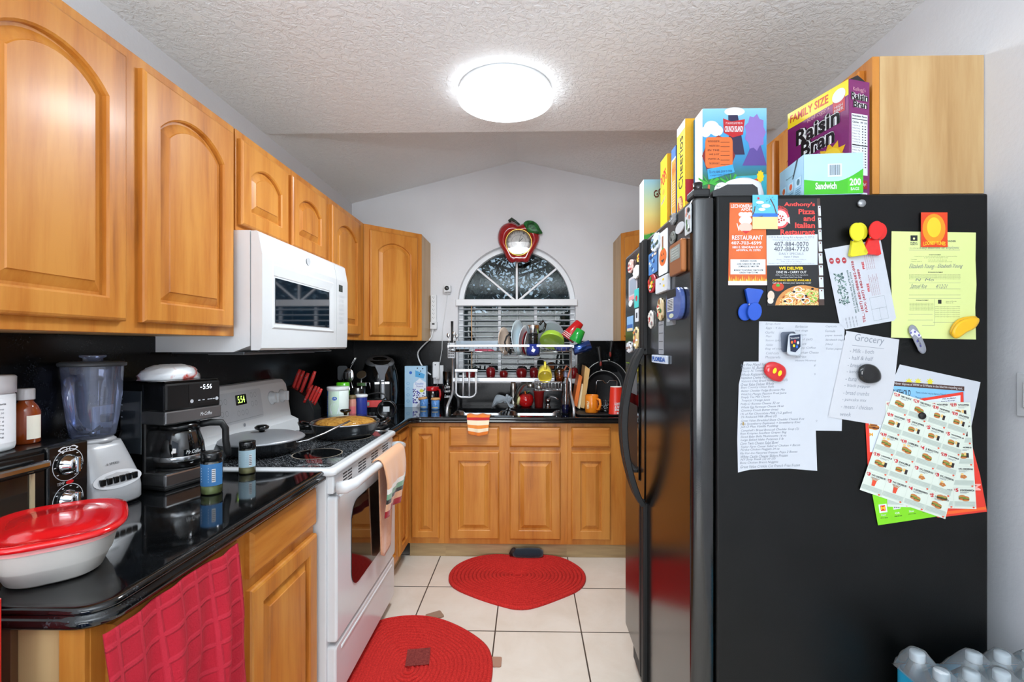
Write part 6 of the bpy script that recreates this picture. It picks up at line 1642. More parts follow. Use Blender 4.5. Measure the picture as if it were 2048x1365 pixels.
def d_lech(p):
    T = lambda s_, x0, y0, x1, y1, m_=WHT, b=.02, r=0.0: p.text(s_, x0, y0, x1, y1, m_, 4, b, r)
    T('LECHONERA', 1462, 409, 1505, 416); T('APOPKA', 1482, 416.5, 1512, 422)
    p.ell(1491, 441, 13, 9, WHT, 2); p.rect(1483, 434, 1499, 441, WHT, 3)
    for x in (1483, 1491, 1499): p.ell(x, 429, 6, 4.5, WHT, 3)
    p.ell(1491, 455, 14, 9, c('#e8b7a8', .5), 2); p.line([(1474, 447), (1478, 462)], 1.6, WHT, 3); p.poly([(1484, 462), (1500, 462), (1492, 468)], RED, 4)
    T('RESTAURANT', 1464, 471, 1526, 480); T('407-703-4599', 1462, 483, 1523, 489.5); T('1803 E. SEMORAN BLVD', 1465, 492.5, 1525, 497); T('APOPKA, FL 32703', 1472, 499, 1521, 503.5)
    p.rect(1461, 519, 1531, 549, c('#d9dcde', .6), 2)
    for i, s_ in enumerate(('HORARIO / HOURS', 'LUNES A SABADO DE 7 AM A 8 PM', 'DOMINGOS DE 7 AM A 7 PM', 'MONDAY TO SATURDAY 7 AM TO 8 PM', 'SUNDAY 7 AM TO 7 PM')):
        y = (520.5, 526.5, 531.5, 539, 544)[i]; w_ = (33, 46, 40, 58, 36)[i]; T(s_, 1497-w_/2, y, 1497+w_/2, y+3.4, INK, .02)
    for i in range(18): p.poly([(1457+i*4.3, 563), (1461.5+i*4.3, 563), (1459+i*4.3, 551+3*(i % 3))], (c('#f0b03a', .5), c('#e8902a', .5), c('#f6d060', .5))[i % 3], 3)
    p.rect(1456.5, 562.5, 1534.3, 570.8, c('#e2e4e8', .6), 3)
sheet('restaurant_flyer', 'orange restaurant flyer with chef hat at the upper left of the refrigerator side', 'flyer', [(1459.4, 405.7), (1531, 406), (1534.7, 571), (1456.2, 571)], .0012, ORF, d_lech)
PIZ = make_art('printed_pizza', [(.34, '#7a2a12'), (.45, '#d98a3a'), (.55, '#f0d9a0'), (.64, '#5a9a2c'), (.74, '#b02a1c')], 95, 2)
def d_pizza(p):
    T = lambda s_, x0, y0, x1, y1, m_=WHT, b=.0, r=0.0: p.text(s_, x0, y0, x1, y1, m_, 4, b, r)
    LR = c('#e0453f', .5)
    for i, (s_, w_) in enumerate((("Anthony's", 62), ('Pizza', 33), ('and', 23), ('Italian', 40), ('Restaurant', 69))): T(s_, 1630-w_, 404.5+i*13.6, 1630, 415+i*13.8, LR, .03)
    p.ell(1560, 437, 19, 20, c('#d8565a', .5), 2); p.ell(1560, 437, 15, 16, c('#e4dcd8', .5), 3); p.text("ANTHONY'S PIZZA", 1545, 418, 1577, 423, LR, 5, .02, .3, 0, 6)
    for i in range(9): p.ell(1560+9*math.cos(i*2.4)*(.3+i*.08), 437+10*math.sin(i*2.4)*(.3+i*.08), 2, 2, c('#b03a34', .5), 5, 8)
    p.poly([(1570, 440), (1579, 434), (1580, 448)], c('#e4dcd8', .5), 4); T('NEW YORK', 1555, 452, 1572, 457, LR, .0, -.3)
    p.poly([(1533, 471), (1635, 469), (1635, 530), (1533.5, 531)], c('#c9d0da', .6), 2)
    T('1139 N. Rock Spring Rd. a Apopka, FL 32712', 1537, 473, 1628, 478, INKG); T('Wekiva Springs Shopping Center (Next to Publix)', 1545, 479, 1618, 482, INKG)
    T('407-884-0070', 1548, 484, 1617, 493, INK); T('407-884-7720', 1548, 494, 1617, 503, INK); T('DAILY SPECIALS', 1558, 505.5, 1607, 510, INKG); T('Open 7 Days', 1568, 512, 1597, 516.5, INK)
    for i, s_ in enumerate(('Monday - Thursday 11:00 a.m. to 10:00 p.m.', 'Friday 11:00 a.m. to 11:00 p.m.', 'Saturday 11:00 a.m. to 10:00 p.m. Sunday 12:00 p.m. to 10:00 p.m.')): w_ = (59, 42, 92)[i]; T(s_, 1583-w_/2, 518.5+i*3.9, 1583+w_/2, 521+i*3.9, INKG)
    T('WE DELIVER', 1558, 534, 1607, 540, YEL, .03); T('DINE IN - CARRY OUT', 1553, 542, 1613, 547, WHT, .01); T("Anthony's Pizza Uses the Finest Ingredients", 1551, 549, 1616, 552, WHT); T('Everything Made Fresh Daily', 1561, 553.5, 1604, 556.5, WHT)
    T('CATERING SERVICE AVAILABLE', 1545, 559, 1622, 563, YEL, .01); T('Call us to discuss your catering needs!', 1545, 564.5, 1622, 568.5, WHT)
    p.ell(1556, 574, 12, 9, c('#b83a1c', .4), 2, 16); p.ell(1556, 571, 4, 3, GRN, 3, 8); p.ell(1542, 592, 7, 10, c('#d8c2ae', .5), 3, 14); p.ell(1541, 602, 6, 6, c('#e0d0c0', .5), 3, 14)
    pz = [(1552, 611)]+[(1605+55*math.cos(a), 616+45*math.sin(a)) for a in [PI+.1+i*.16 for i in range(13)]]+[(1637, 577), (1637.5, 611)]
    pz = [q for q in pz if q[0] < 1638]
    p.poly(pz, c('#c98a4a', .5), 3)
    p.poly([(1556, 610.8)]+[(1605+49*math.cos(a), 616+39*math.sin(a)) for a in [PI+.12+i*.16 for i in range(11)]]+[(1637.2, 583), (1637.4, 610.8)], PIZ, 4)
    for x, y, r_ in ((1577, 602, 9), (1600, 593, 11), (1622, 588, 8), (1612, 602, 9), (1627, 599, 8), (1596, 579, 9), (1585, 590, 7)): p.ring(x, y, r_, r_*.6, .75, WHT if r_ % 2 else c('#78b83a', .5), 5, 18)
    for x, y in ((1570, 603), (1588, 584), (1612, 592), (1625, 578), (1606, 600)): p.ell(x, y, 3, 2.2, INK, 6, 8)
    p.poly([(1634, 397.2), (1639.8, 397), (1648.6, 610.8), (1638, 611)], c('#4a3a34', .6), 2)
    for i in range(8):
        y0 = 412+i*23.8; p.poly([(1636+i*.3, y0), (1641+i*.9, y0), (1642+i*.9, y0+20), (1637+i*.3, y0+20)], c('#cdd6e0', .6), 4); p.ell(1639+i*.6, y0+3, 1.6, 1.6, c('#6a2a2a', .5), 5, 8)
sheet('pizza_menu', 'black pizza restaurant menu with red lettering and a pizza picture', 'menu', [(1533, 398), (1639.8, 397), (1648.8, 611), (1534.3, 612)], .0020, c('#1c1d20', .45), d_pizza)
def d_beach(p):
    p.rect(1505, 390, 1555.6, 437, c('#58b2e4', .3), 1); p.rect(1505, 427, 1555.6, 437, c('#2a6cc0', .3), 2); p.rect(1505, 434, 1555.6, 458.5, c('#e6c78c', .4), 2)
    for x, y, a, b in ((1520, 405, 8, 3), (1532, 412, 9, 4), (1524, 419, 7, 3)): p.ell(x, y, a, b, WHT, 2, 14)
    for bx_, by_, tx_, ty_ in ((1505, 430, 1510, 413), (1553, 428, 1541, 398)):
        p.line([(bx_, by_), ((bx_+tx_)/2+1.5, (by_+ty_)/2), (tx_, ty_)], 2.2, c('#5a4028', .5), 3)
        for k in range(7):
            a = k*.9; p.poly([(tx_, ty_), (tx_+9*math.cos(a)-1, ty_+7*math.sin(a)+1), (tx_+10*math.cos(a), ty_+8*math.sin(a)+2)], c('#1c7a4a', .4), 4)
    p.poly([(1515, 433), (1527, 431.5), (1524, 434)], c('#3a4a6a', .5), 4); p.star(1517, 397, 4, 1.6, 5, RED, 4)
sheet('beach_magnet', 'picture magnet of a blue sky beach with palms', 'magnet', [(1505, 390), (1555.6, 390), (1555.6, 458.5), (1505, 458.5)], .0045, c('#cfe2ee', .3), d_beach, th=.002)
def d_env(p):
    G = c('#4c6a64', .7); R_ = c('#a8343c', .6)
    r_ = random.Random(4)
    for i in range(80): p.ell(.155+.085*r_.uniform(-1, 1)*(1 if i % 3 else .6), .5+.20*r_.uniform(-1, 1), .022, .008, (G, c('#7f9a92', .7), c('#35504c', .7))[i % 3], 1, 7, r_.uniform(0, 3))
    V = lambda s_, u0, u1, v0, v1, m_, b=0.0: vt(p, s_, u0, u1, v0, v1, m_, b)
    V('380 S. STATE RD. 434, SUITE #1018', .30, .335, .30, .83, G, .02); V('ALTAMONTE SPRINGS, FL 32714', .345, .38, .33, .82, G, .02)
    V('TEL.: (407) 682-9888/682-0938', .41, .47, .20, .96, R_, .02); V('FAX: (407) 682-9889', .485, .54, .31, .84, R_, .02)
    V('FREE', .59, .63, .23, .32, RED, .03); V('FREE', .60, .64, .50, .60, RED, .03)
    for i in range(5): V('Wonton Soup (2) or 2 Egg Rolls', .655+i*.035, .675+i*.035, .40+.03*(i % 2), .66, c('#b0787c', .7)); V('with any purchase', .655+i*.035, .675+i*.035, .16, .34, c('#b0787c', .7))
    for (u0, v0, u1, v1) in ((.60, .68, .87, .682), (.60, .68, .602, .96), (.60, .96, .87, .962), (.868, .68, .87, .962), (.60, .82, .87, .822), (.735, .82, .737, .96)): p.rect(u0, v0, u1, v1, G, 1)
    for i, x in enumerate((.08, .19, .30)): p.ell(x, .155+.01*i, .04, .038, R_, 1, 14); p.rect(x-.02, .148+.01*i, x+.02, .16+.01*i, PAPER, 2)
    for i in range(4): V('Fri & Sat 11:00am - 10:30pm', .10+i*.06, .13+i*.06, .86, .985, INKG)
qe = [(1648.6, 498.6), (1761, 479), (1793, 640), (1684, 661)]
sheet('takeout_menu', 'white folded takeout menu with sideways red phone numbers, tilted under two clips', 'menu', [(1648.6, 498.6), (1761, 479), (1790, 625), (1792.4, 636), (1788, 642), (1691.4, 659.5), (1679, 647)], .0022, PAPER, d_env, qe)
def d_green(p):
    T = lambda s_, x0, y0, x1, y1, b=0.0, m_=INKB: p.text(s_, x0, y0, x1, y1, m_, 2, b)
    p.rect(1821, 471, 1835, 482, INK, 1); p.ell(1828, 477.5, 2.2, 2.2, c('#e6efa0', .6), 2, 10); T('PUBLIC', 1821, 484, 1835, 487, .03); T('HEALTH', 1821, 487.5, 1835, 490.5, .03)
    T('HEALTH ORDER', 1872, 481, 1912, 484.5, .03)
    H = lambda s_, x0, y0, x1, y1: p.text(s_, x0, y0, x1, y1, INKG, 2, 0, 0, .4)
    p.rect(1818, 500, 1920, 500.5, INKG, 1); T('I, the undersigned', 1818, 495.5, 1840, 498); H('Casey Beaumont  on  Employees', 1840, 492, 1918, 500)
    T("PATIENT'S STATEMENT", 1858, 509, 1882, 511, .03); T('I consent to the use of the above information for the purpose of treatment and billing', 1828, 512, 1914, 514); T('as set out in the notice given to me', 1848, 515, 1896, 517)
    T('I accept', 1822, 518.5, 1834, 520.5); T('I decline the offer made by the office today', 1856, 519.5, 1894, 521.5); T('I have read it', 1822, 522.5, 1844, 524); T('I do not wish to be contacted by phone or mail', 1856, 523, 1904, 525)
    H('Elizabeth Young', 1819, 528, 1868, 540); H('Elizabeth Young', 1876, 528, 1925, 538); p.rect(1818, 534, 1924, 534.4, INKG, 1)
    T("PHYSICIAN'S STATEMENT", 1856, 544, 1886, 546, .03)
    for i in range(4): T('The patient named above has been examined and the findings have been recorded on the form kept by the office', 1818, 549+i*2.8, 1921, 550.8+i*2.8)
    for y in (566, 578, 590): p.rect(1818, y, 1921, y+.4, INKG, 1)
    H('N  Mo', 1832, 557, 1868, 563); H('Samuel Roe', 1822, 568, 1854, 577); H('4/12/21', 1872, 569, 1894, 577)
    p.rect(1817, 597, 1922, 597.4, INKG, 1); p.rect(1869, 598, 1869.4, 652, INKG, 1); T('PHYSICIAN STATEMENT', 1832, 600, 1857, 602, .03); p.rect(1876, 600, 1883, 608, INK, 1)
    T('State of Florida', 1892, 602, 1913, 604); T('Form no. 12', 1892, 605, 1906, 607)
    for i in range(6): T('We hereby certify that the above named is able to return', 1819, 606+i*2.7, 1867, 607.8+i*2.7); T('and that copies may be given on request to them', 1870, 613+i*4, 1920, 615+i*4)
    for y, x0, x1 in ((629, 1817, 1865), (640, 1816, 1866), (645, 1866, 1912), (651, 1844, 1868)): p.rect(x0, y, x1, y+.5, INKG, 1)
YG = c('#d3de92', .7, 0, 0, .02)
sheet('form_sheet', 'pale yellow green printed form on the right of the refrigerator side', 'paper', [(1783.2, 462.8), (1951.8, 465.6), (1951, 520), (1953, 570), (1950.5, 615), (1952, 679.5), (1868, 678), (1782, 675.7), (1784, 610), (1782, 540)], .0014, YG, d_green)
def d_orm(p):
    p.rect(1842, 425, 1895, 494.5, c('#d8401c', .3), 1); p.ell(1868, 458, 23, 30, c('#ec8f1c', .3), 2, 24); p.ell(1868, 455, 14, 20, c('#f4c32a', .3), 3, 24)
    p.text('LOONEY TUNES', 1847, 484, 1891, 492, c('#f4c32a', .3), 5, .03, 0, 0, 2)
sheet('picture_magnet', 'orange and yellow picture magnet on top of the yellow green form', 'magnet', [(1842, 425), (1893.5, 425), (1895.5, 494), (1843.5, 494.5)], .0045, c('#d8401c', .3), d_orm, th=.002)
# handwritten lists
PEN = c('#848a94', .8, 0, 0, .02); PEN2 = c('#666d7a', .8, 0, 0, .02)
L2 = '''hot Pine Mixed for oatmeal|Mission XL Burrito 8ct|Cherry XL Tomato Roast|Whole Rotisserie Kraft|Hazelnut Creme Pies|Nature's Own Bread Honey Wheat (2)|Great Value Deluxe Whole|Boys Country Onion Rolls|Better Cheddar Fudge Brownie Mix|Welch's Mango Passion Fruit Juice|Simply Tea Mid Cherry|Tropical Orange Juice|Polly-O Ricotta Cheese 32 oz|Whole Egg Parmesan Cheese 24 oz|Country Crock Butter (tray)|1% of Fat Chocolate Milk (1/2 gallon)|2% Reduced Milk (Blue) (2)|Great Value Shredded Sharp Cheddar Cheese 8 oz|Best Strawberry Explosion + Strawberry Kiwi|Jell-O Plus Vanilla Pudding|Campbell's Bread Broccoli Cheddar Soup (2)|Rice Krispies Seedless Grapes Bag|Sliced Baby Bella Mushrooms 16 oz|Large Baked Idaho Potatoes 5 lb|Corn Twin Cheese Salad Bowl|Taylor Farm Caesar Salad w/ Chicken + Bacon|Perdue Chicken Nuggets 24 oz|Fla-Vor-Ice Flavored Freezer Pops 2 Boxes|White Castle Cheese Sliders Frozen|NY Strip Steak (2) or (3)|Bone Chicken Breast Nuggets|Great Value Crinkle Cut French Fries frozen'''.split('|')
def d_list2(p):
    for i, s_ in enumerate(L2):
        y = 729+i*6.55; p.text(s_, 1482+.5*(i % 3)-.06*i, y-2.4, 1482+min(132, len(s_)*2.75), y+3.2, PEN2, 2, 0, -.035, .35)
    p.ell(1486.5, 848, 2, 4, c('#a08a5a', .8), 2, 8)
def d_list1(p):
    for i, s_ in enumerate(('Syrup-Aunt', 'Eggs - 4 doz', 'Garlic', 'Mayo', 'Sazon (pk)', 'Adobo', 'Bag of rice', 'Cold cuts', 'Mozzarella')): p.text(s_, 1531+(i % 2), 646+i*8.3, 1531+len(s_)*3.0, 651+i*8.3, PEN, 2, 0, .0, .3)
    for i, s_ in enumerate(('Barbecue', 'hot dogs', 'Burgers', 'Salad (all)', 'Lettuce', 'Crispy Coffee', 'American Cheese', 'Sofrito', 'Honey Mustard', 'Grapes in bag', '', 'Ritz crackers', 'Eggs', 'Tomatoes', '', 'Chicken', 'Yogurts', 'Dairy', 'Ice cream', 'Waffles', 'Crackers', 'Cookies (lg)', 'Milk (regular)')):
        if s_: p.text(s_, 1591, 651+i*8.6, 1591+len(s_)*3.1, 656+i*8.6, PEN, 2, 0, .0, .3)
    for i, s_ in enumerate(('Capicola', 'Formula', 'paper towels', 'Sandwich bags', '(Ham)', 'Toilet paper')): p.text(s_, 1651, 651+i*9, 1651+len(s_)*2.8, 656+i*9, PEN, 2, 0, .0, .3)
def d_groc(p):
    p.text('Grocery', 1709, 671, 1768, 690, PEN, 2, 0, .13, .1); p.line([(1704, 691), (1768, 698)], .8, PEN, 2)
    for i, s_ in enumerate(('- Milk - both', '- half & half', '- bread', '- ketchup', '- tuna', '- black pepper', '- bread crumbs', '- pancake mix', '- meats / chicken', '  week')): p.text(s_, 1700-i*2.2, 699+i*14.0, 1700-i*2.2+len(s_)*3.7, 707+i*14.0, PEN, 2, 0, .06, .15)
sheet('shopping_list', 'tall white handwritten list with two columns behind the clear clip', 'paper', [(1518, 643), (1689.5, 647.4), (1683.4, 862.4), (1516.4, 860)], .0012, PAPER, d_list1, None, 'handwritten shopping lists')
sheet('shopping_list', 'long white handwritten list under the red magnet, lowest at left', 'paper', [(1487.4, 723.8), (1627.6, 723), (1630, 820), (1634.4, 942.4), (1580, 938), (1530, 938.5), (1500, 940), (1476, 945.6), (1474.5, 880), (1477.5, 770), (1482, 750)], .0020, PAPER, d_list2, None, 'handwritten shopping lists')
tear = [(1692-i*1.22+(1.6 if i % 2 else 0), 662+i*5.75) for i in range(30)]
sheet('shopping_list', 'white notebook page headed Grocery with a torn left edge', 'paper', [(1798.5, 679.6), (1790, 758), (1775, 853), (1731, 846.6), (1655, 834)]+tear[::-1], .0028, c('#c3c5ca', .75, 0, 0, .02), d_groc, None, 'handwritten shopping lists')
# flyer cluster
def d_sun(p):
    for x in (1818, 1836, 1860): p.star(x, 764, 8, 4, 8, c('#d9cf3a', .6), 1)
sheet('white_page', 'plain white page at the back of the flyer bundle', 'paper', [(1799.7, 729.5), (1961, 764.8), (1939, 872), (1800, 872), (1788, 757)], .0010, PAPER, d_sun)
def d_house(p):
    p.poly([(.01, 0), (1, 0), (1, .12), (.005, .12)], c('#4a2f28', .6), 1); p.text('Never dispose of HHW or E-Waste in the blue bin recycling cart.', .16, .02, .98, .10, WHT, 2, 0)
    for s_, x0, y0, x1, y1, b in (('HOUSEHOLD', .10, .20, .36, .36, .02), ('HAZARDOUS', .16, .38, .38, .56, -.01), ('& E-CYCLE', .08, .58, .38, .76, .02), ('WASTE', .07, .80, .24, .96, .0)): p.text(s_, x0, y0, x1, y1, c('#1c2c3a', .6), 2, b)
    for i in range(4): p.text('There is a better way to dispose of household hazardous waste', .42, .22+i*.13, .96, .29+i*.13, c('#2a5a74', .6), 2)
sheet('waste_flyer', 'blue household hazardous waste flyer with brown top band', 'flyer', [(1763.5, 761), (1928.7, 773.6), (1927, 860), (1752, 850)], .0016, c('#7db6da', .5), d_house, [(1763.5, 761), (1928.7, 773.6), (1927, 850), (1755, 838)])
REDF = c('#dc3a2a', .4)
def d_redf(p):
    p.poly([(1737, 819), (1921, 791), (1920.5, 850), (1900, 905), (1740, 905)], c('#cfd8e4', .5), 1)
    for i in range(6): p.text('Free Medium Fries with any order', 1739, 823+i*4.6, 1761-2*(i % 2), 826+i*4.4, INKG, 2)
    p.text('FREE Any Medium', 1885, 796, 1912, 799.5, INKB, 2, .02, -.1); p.text('Favorite Beverage', 1882, 801, 1910, 804, INKB, 2, .02, -.1)
    for dx, dy in ((0, 0), (7, 2), (3, -4)): p.ell(1744+dx, 854+dy, 8, 5, c('#b8742c', .5), 3, 14); p.rect(1738+dx, 854+dy, 1751+dx, 856+dy, c('#5a2a18', .5), 4)
    p.text('M', 1739, 866, 1746, 873, c('#e2a02a', .4), 3, .02)
    p.text('M', 1945, 965, 1958, 985, c('#f0a49c', .5), 2, .02, PI/2); p.text("McDonald's", 1918, 965, 1972, 972, c('#e88a80', .5), 2, .0, PI/2)
    p.poly([(1872, 1026), (1972, 1014), (1973, 1020), (1874, 1032)], c('#e8622a', .5), 2)
sheet('burger_flyer', 'red burger restaurant flyer sticking out around the coupons', 'flyer', [(1733.6, 814.7), (1926.7, 784.3), (1929, 850), (1938, 868), (1960, 950), (1974, 1024), (1876, 1036), (1760, 960), (1736, 940), (1731, 850)], .0022, REDF, d_redf)
def d_grn(p):
    p.poly([(1757, 1010), (1773, 1008), (1775, 1025), (1759, 1027)], WHT, 2); p.poly([(1760.5, 1012), (1770, 1011), (1771.5, 1022), (1762, 1023)], c('#d8301c', .4), 3); p.text('M', 1762, 1013.5, 1770, 1020.5, c('#f4c32a', .4), 4, .03, -.08)
    for i, (a, b) in enumerate((('Open', 'the app'), ('QR', 'rewards code'), ('Show', 'your code'), ('Go', "it's easy"))): x = 1762+i*28; p.text(a, x, 1029-i*4, x+10, 1033-i*4, WHT, 3, .02, -.1); p.text(b, x-1, 1035-i*4, x+14, 1038-i*4, INK, 3, .01, -.1)
    p.poly([(1786, 1012), (1800, 1010), (1801, 1018), (1787, 1020)], WHT, 2)
    for i in range(6): p.rect(1788+i*2, 1012, 1789+i*2, 1017, INK, 3)
sheet('app_flyer', 'bright green app flyer showing below the coupon sheets', 'flyer', [(1744.8, 990.3), (1770, 980), (1880, 1000), (1892, 1031), (1756, 1051.4)], .0028, c('#7ccf1e', .4), d_grn)
CP = c('#d3dbcf', .7, 0, 0, .02); BUN = c('#b9743a', .5); PAT = c('#5a2c1c', .5); LET = c('#6f9a3c', .5); CHE = c('#e8c27a', .5); RD = c('#c8202c', .5); CUP = c('#2a2224', .5)
DEALS = [('12.99', 'FAMILY BUNDLE'), ('12.99', 'FAMILY BUNDLE'), ('8.99', 'WHOPPER'), ('8.99', 'WHOPPER'), ('8.99', 'WHOPPER'), ('5', 'WHOPPER'), ('5', 'WHOPPER'), ('5', 'WHOPPER JR'), ('4.99', '2 CHEESE MEAL'), ('4.99', '2 CHEESE MEAL'), ('4', '2 BACON'), ('3.99', '2 WHOPPER JR'), ('3.99', '2 WHOPPER JR'), ('3', 'DOUBLE'), ('3', '8 PC. CHICKEN NUGGETS'), ('3', '8 PC. CHICKEN NUGGETS'), ('3', '9 PC. CHICKEN FRIES'), ('3', '9 PC. CHICKEN FRIES'), ('4', '2 CROISSANWICH'), ('5', '2 CROISSANWICH')]
def d_coup(p, deals=DEALS, only=None):
    for r_ in range(5):
        for q in range(4):
            if only and q not in only: continue
            i = r_*4+q; x, y = q/4, r_/5; pr, nm = DEALS[i]
            U = lambda a, b: (x+a/4, y+b/5)
            def R(a, b, c_, d, m_, k=2): p.rect(x+a/4, y+b/5, x+c_/4, y+d/5, m_, k)
            def E(a, b, ra, rb, m_, k=3): p.ell(x+a/4, y+b/5, ra/4, rb/5, m_, k, 12)
            R(0, 0, 1, .006, c('#aeb8ac', .7), 1); R(0, 0, .006, 1, c('#aeb8ac', .7), 1); R(.03, .66, .97, .9, c('#b9c4ba', .7), 1)
            for j in range(3): R(.06, .70+j*.06, .92, .715+j*.06, c('#a5b0a6', .7), 2)
            p.text('$', x+.05/4, y+.06/5, x+.10/4, y+.16/5, RD, 3, .03); p.text(pr, x+.11/4, y+.05/5, x+(.24 if len(pr) < 2 else .36)/4, y+.22/5, RD, 3, .04)
            nx = .30 if len(pr) < 2 else .42; p.text(nm[:16], x+nx/4, y+.09/5, x+min(.95, nx+.09*len(nm))/4, y+.18/5, INK, 3, .03)
            R(nx, .22, nx+.4, .235, INKG); R(nx, .26, nx+.3, .275, INKG)
            if 'FRIES' in nm:
                p.poly([U(.4, .35), U(.6, .35), U(.57, .62), U(.43, .62)], c('#d8482a', .5), 3)
                for k in range(5): p.line([U(.42+k*.04, .36), U(.36+k*.07, .24)], .006, BUN, 3)
            elif 'NUGGETS' in nm:
                for k in range(5): E(.5+.09*math.cos(k*1.3), .5+.05*math.sin(k*1.3), .07, .045, BUN, 3+k % 2)
                E(.45, .38, .07, .045, CHE, 4)
            else:
                for k in range(2 if nm[0] == '2' or 'FAM' in nm else 1):
                    dx, dy = .16*k-.06, .05*k
                    E(.45+dx, .44+dy, .16, .085, BUN, 3); R(.30+dx, .45+dy, .61+dx, .485+dy, LET, 4); R(.30+dx, .485+dy, .61+dx, .53+dy, PAT, 4); E(.45+dx, .555+dy, .155, .045, BUN, 4)
                if 'WHOP' in nm or 'DOUBLE' in nm: R(.68, .38, .80, .60, CUP, 4); R(.58, .36, .68, .5, CHE, 3)
                if 'CHEESE' in nm: E(.3, .30, .07, .05, CHE, 3); E(.5, .28, .07, .05, CHE, 3)
            E(.88, .93, .05, .04, c('#d8563a', .5), 3)
sheet('coupon_sheet', 'straighter burger coupon sheet half hidden behind the tilted one', 'coupons', [(1771, 803), (1940, 805), (1952.9, 1019), (1774.7, 1014)], .0034, CP, d_coup, [(1771, 803), (1940, 805), (1952.9, 1019), (1774.7, 1014)], 'burger coupon sheets')
sheet('coupon_sheet', 'tilted burger coupon sheet in front, held by a small black magnet', 'coupons', [(1787.7, 782.3), (1941.7, 832), (1890.6, 1038.9), (1719.4, 980.3)], .0042, CP, d_coup, [(1787.7, 782.3), (1941.7, 832), (1890.6, 1038.9), (1719.4, 980.3)], 'burger coupon sheets')
# clips and magnets
PPM = FS/FPX
def local_clip(name, label, px, py, L, col, ang, off=.003):
    o_ = S(px, py, off); t = thing(name, label, 'clip', o_, 0, None, (0, ang, 0))
    body = c(col, .15, 0, .4); tab = c(col, .5)
    r = L*.27
    m = MB(); m.prism([(-r*.55, 0), (r*.55, 0), (r*1.15, L*.50), (r*.9, L*.56), (-r*.9, L*.56), (-r*1.15, L*.50)], -.012, -.002, body, 'Y', .0015); m.obj('jaw', t)
    m = MB(); m.prism([(x*r*.88+r*.12, -L*.23+z*r*1.15) for x, z in circle(24)], -.020, -.015, tab, 'Y', .0012); m.box((-r*.5, -.016, -L*.05), (r*.5, -.008, L*.03), tab, .001); m.obj('front_tab', t)
    m = MB(); m.prism([(x*r*.88-r*.75, -L*.22+z*r*1.1-.003) for x, z in circle(24)], -.007, -.002, tab, 'Y', .0012); m.obj('rear_tab', t)
    m = MB(); m.tube([(-r*.6, -.011, 0), (r*.6, -.011, 0)], .003, STEEL, 8); m.obj('spring', t)
    return t
local_clip('magnetic_clip', 'translucent yellow magnetic clip beside the red clip on the menu', 1708, 481, .075, '#d8cf1c', math.radians(172))
local_clip('magnetic_clip', 'red magnetic clip beside the yellow clip on the menu', 1742, 478, .075, '#d8201c', math.radians(188))
local_clip('magnetic_clip', 'blue magnetic clip alone below the orange flyer', 1502, 611, .074, '#1c4fb8', math.radians(6), .001)
m = MB(); m.lathe([(.009, 0), (.010, .004), (.009, .007), (0, .008)], c('#9a9da0', .3, .6), 24, S(1721, 408, .0006), R90); simple('round_magnet', 'small round grey magnet alone at the top of the refrigerator side', 'magnet', m, S(1721, 408, .0006))
m = MB(); m.lathe([(.0085, 0), (.009, .003), (.008, .005), (0, .006)], BLKM, 24, S(1843, 832, .0046), R90); simple('round_magnet', 'small black disc magnet on the tilted coupon sheet', 'magnet', m, S(1843, 832, .005))
def blob(name, label, pts, off, d, m_, extra=None, cat='magnet'):
    P = smooth(pts, 4); cx = sum(p[0] for p in P)/len(P); cy = sum(p[1] for p in P)/len(P)
    R = lambda k, o_: [S(cx+(x-cx)*k, cy+(y-cy)*k, o_) for x, y in P]
    m = MB(); m.loft([R(.97, off), R(1, off+d*.3), R(.97, off+d*.65), R(.86, off+d*.92), R(.5, off+d)], m_)
    if extra: extra(m)
    return m.obj(name, None, True, S(cx, cy, off), 0, label, cat)
def yel2(m): p = Pic(m, lambda u, v, k: S(u, v, .0176+.0003*k)); p.ell(1549.5, 742, 3.6, 6, YEL, 1, 16, .35); p.ell(1560, 747, 3.6, 6, YEL, 1, 16, .35)
blob('red_magnet', 'glossy red magnet with two yellow ovals on the long list', [(1530, 730), (1541, 724), (1556, 726), (1570, 735), (1573, 748), (1568, 758), (1562, 764), (1550, 763), (1540, 758), (1528, 746)], .0022, .014, c('#c4141a', .15, 0, .5), yel2)
blob('black_magnet', 'glossy black rounded magnet on the Grocery page', [(1716, 742), (1722, 732), (1736, 728), (1752, 733), (1762, 746), (1762, 760), (1750, 767), (1732, 767), (1718, 758)], .003, .016, BLKG)
YB_ = c('#eab414', .3, 0, .2)
yc = thing('banana_clip', 'yellow rounded clip at the lower right of the yellow green form', 'clip', S(1928, 655, .0018))
def pad(dx, dy, o0, d):
    P = smooth([(1901+dx, 665+dy), (1908+dx, 649+dy), (1922+dx, 638+dy), (1940+dx, 634+dy), (1954+dx, 634+dy), (1957+dx, 641+dy), (1948+dx, 655+dy), (1932+dx, 663+dy), (1918+dx, 673+dy), (1907+dx, 675+dy)], 3)
    cx, cy = 1928+dx, 655+dy; R = lambda k, o_: [S(cx+(x-cx)*k, cy+(y-cy)*k, o_) for x, y in P]
    return MB().loft([R(.97, o0), R(1, o0+d*.4), R(.95, o0+d*.8), R(.7, o0+d)], YB_)
pad(-2, -1, .0020, .008).obj('rear_pad', yc, True); pad(2, 2, .0110, .009).obj('front_pad', yc, True)
def strap(m):
    p = Pic(m, lambda u, v, k: S(u, v, .0100+.0003*k)); p.poly([(1819, 665), (1826, 658), (1835, 664), (1843, 672), (1838, 676), (1829, 669), (1824, 674)], c('#d8d6ea', .4), 1)
    for x, y in ((1822, 666), (1830, 664), (1838, 671), (1835, 683), (1841, 692)): p.ell(x, y, 2, 2.5, c('#5a58a0', .4), 2, 8)
    p.text('Key West', 1830, 684, 1848, 689, INK, 2, .0, 1.2)
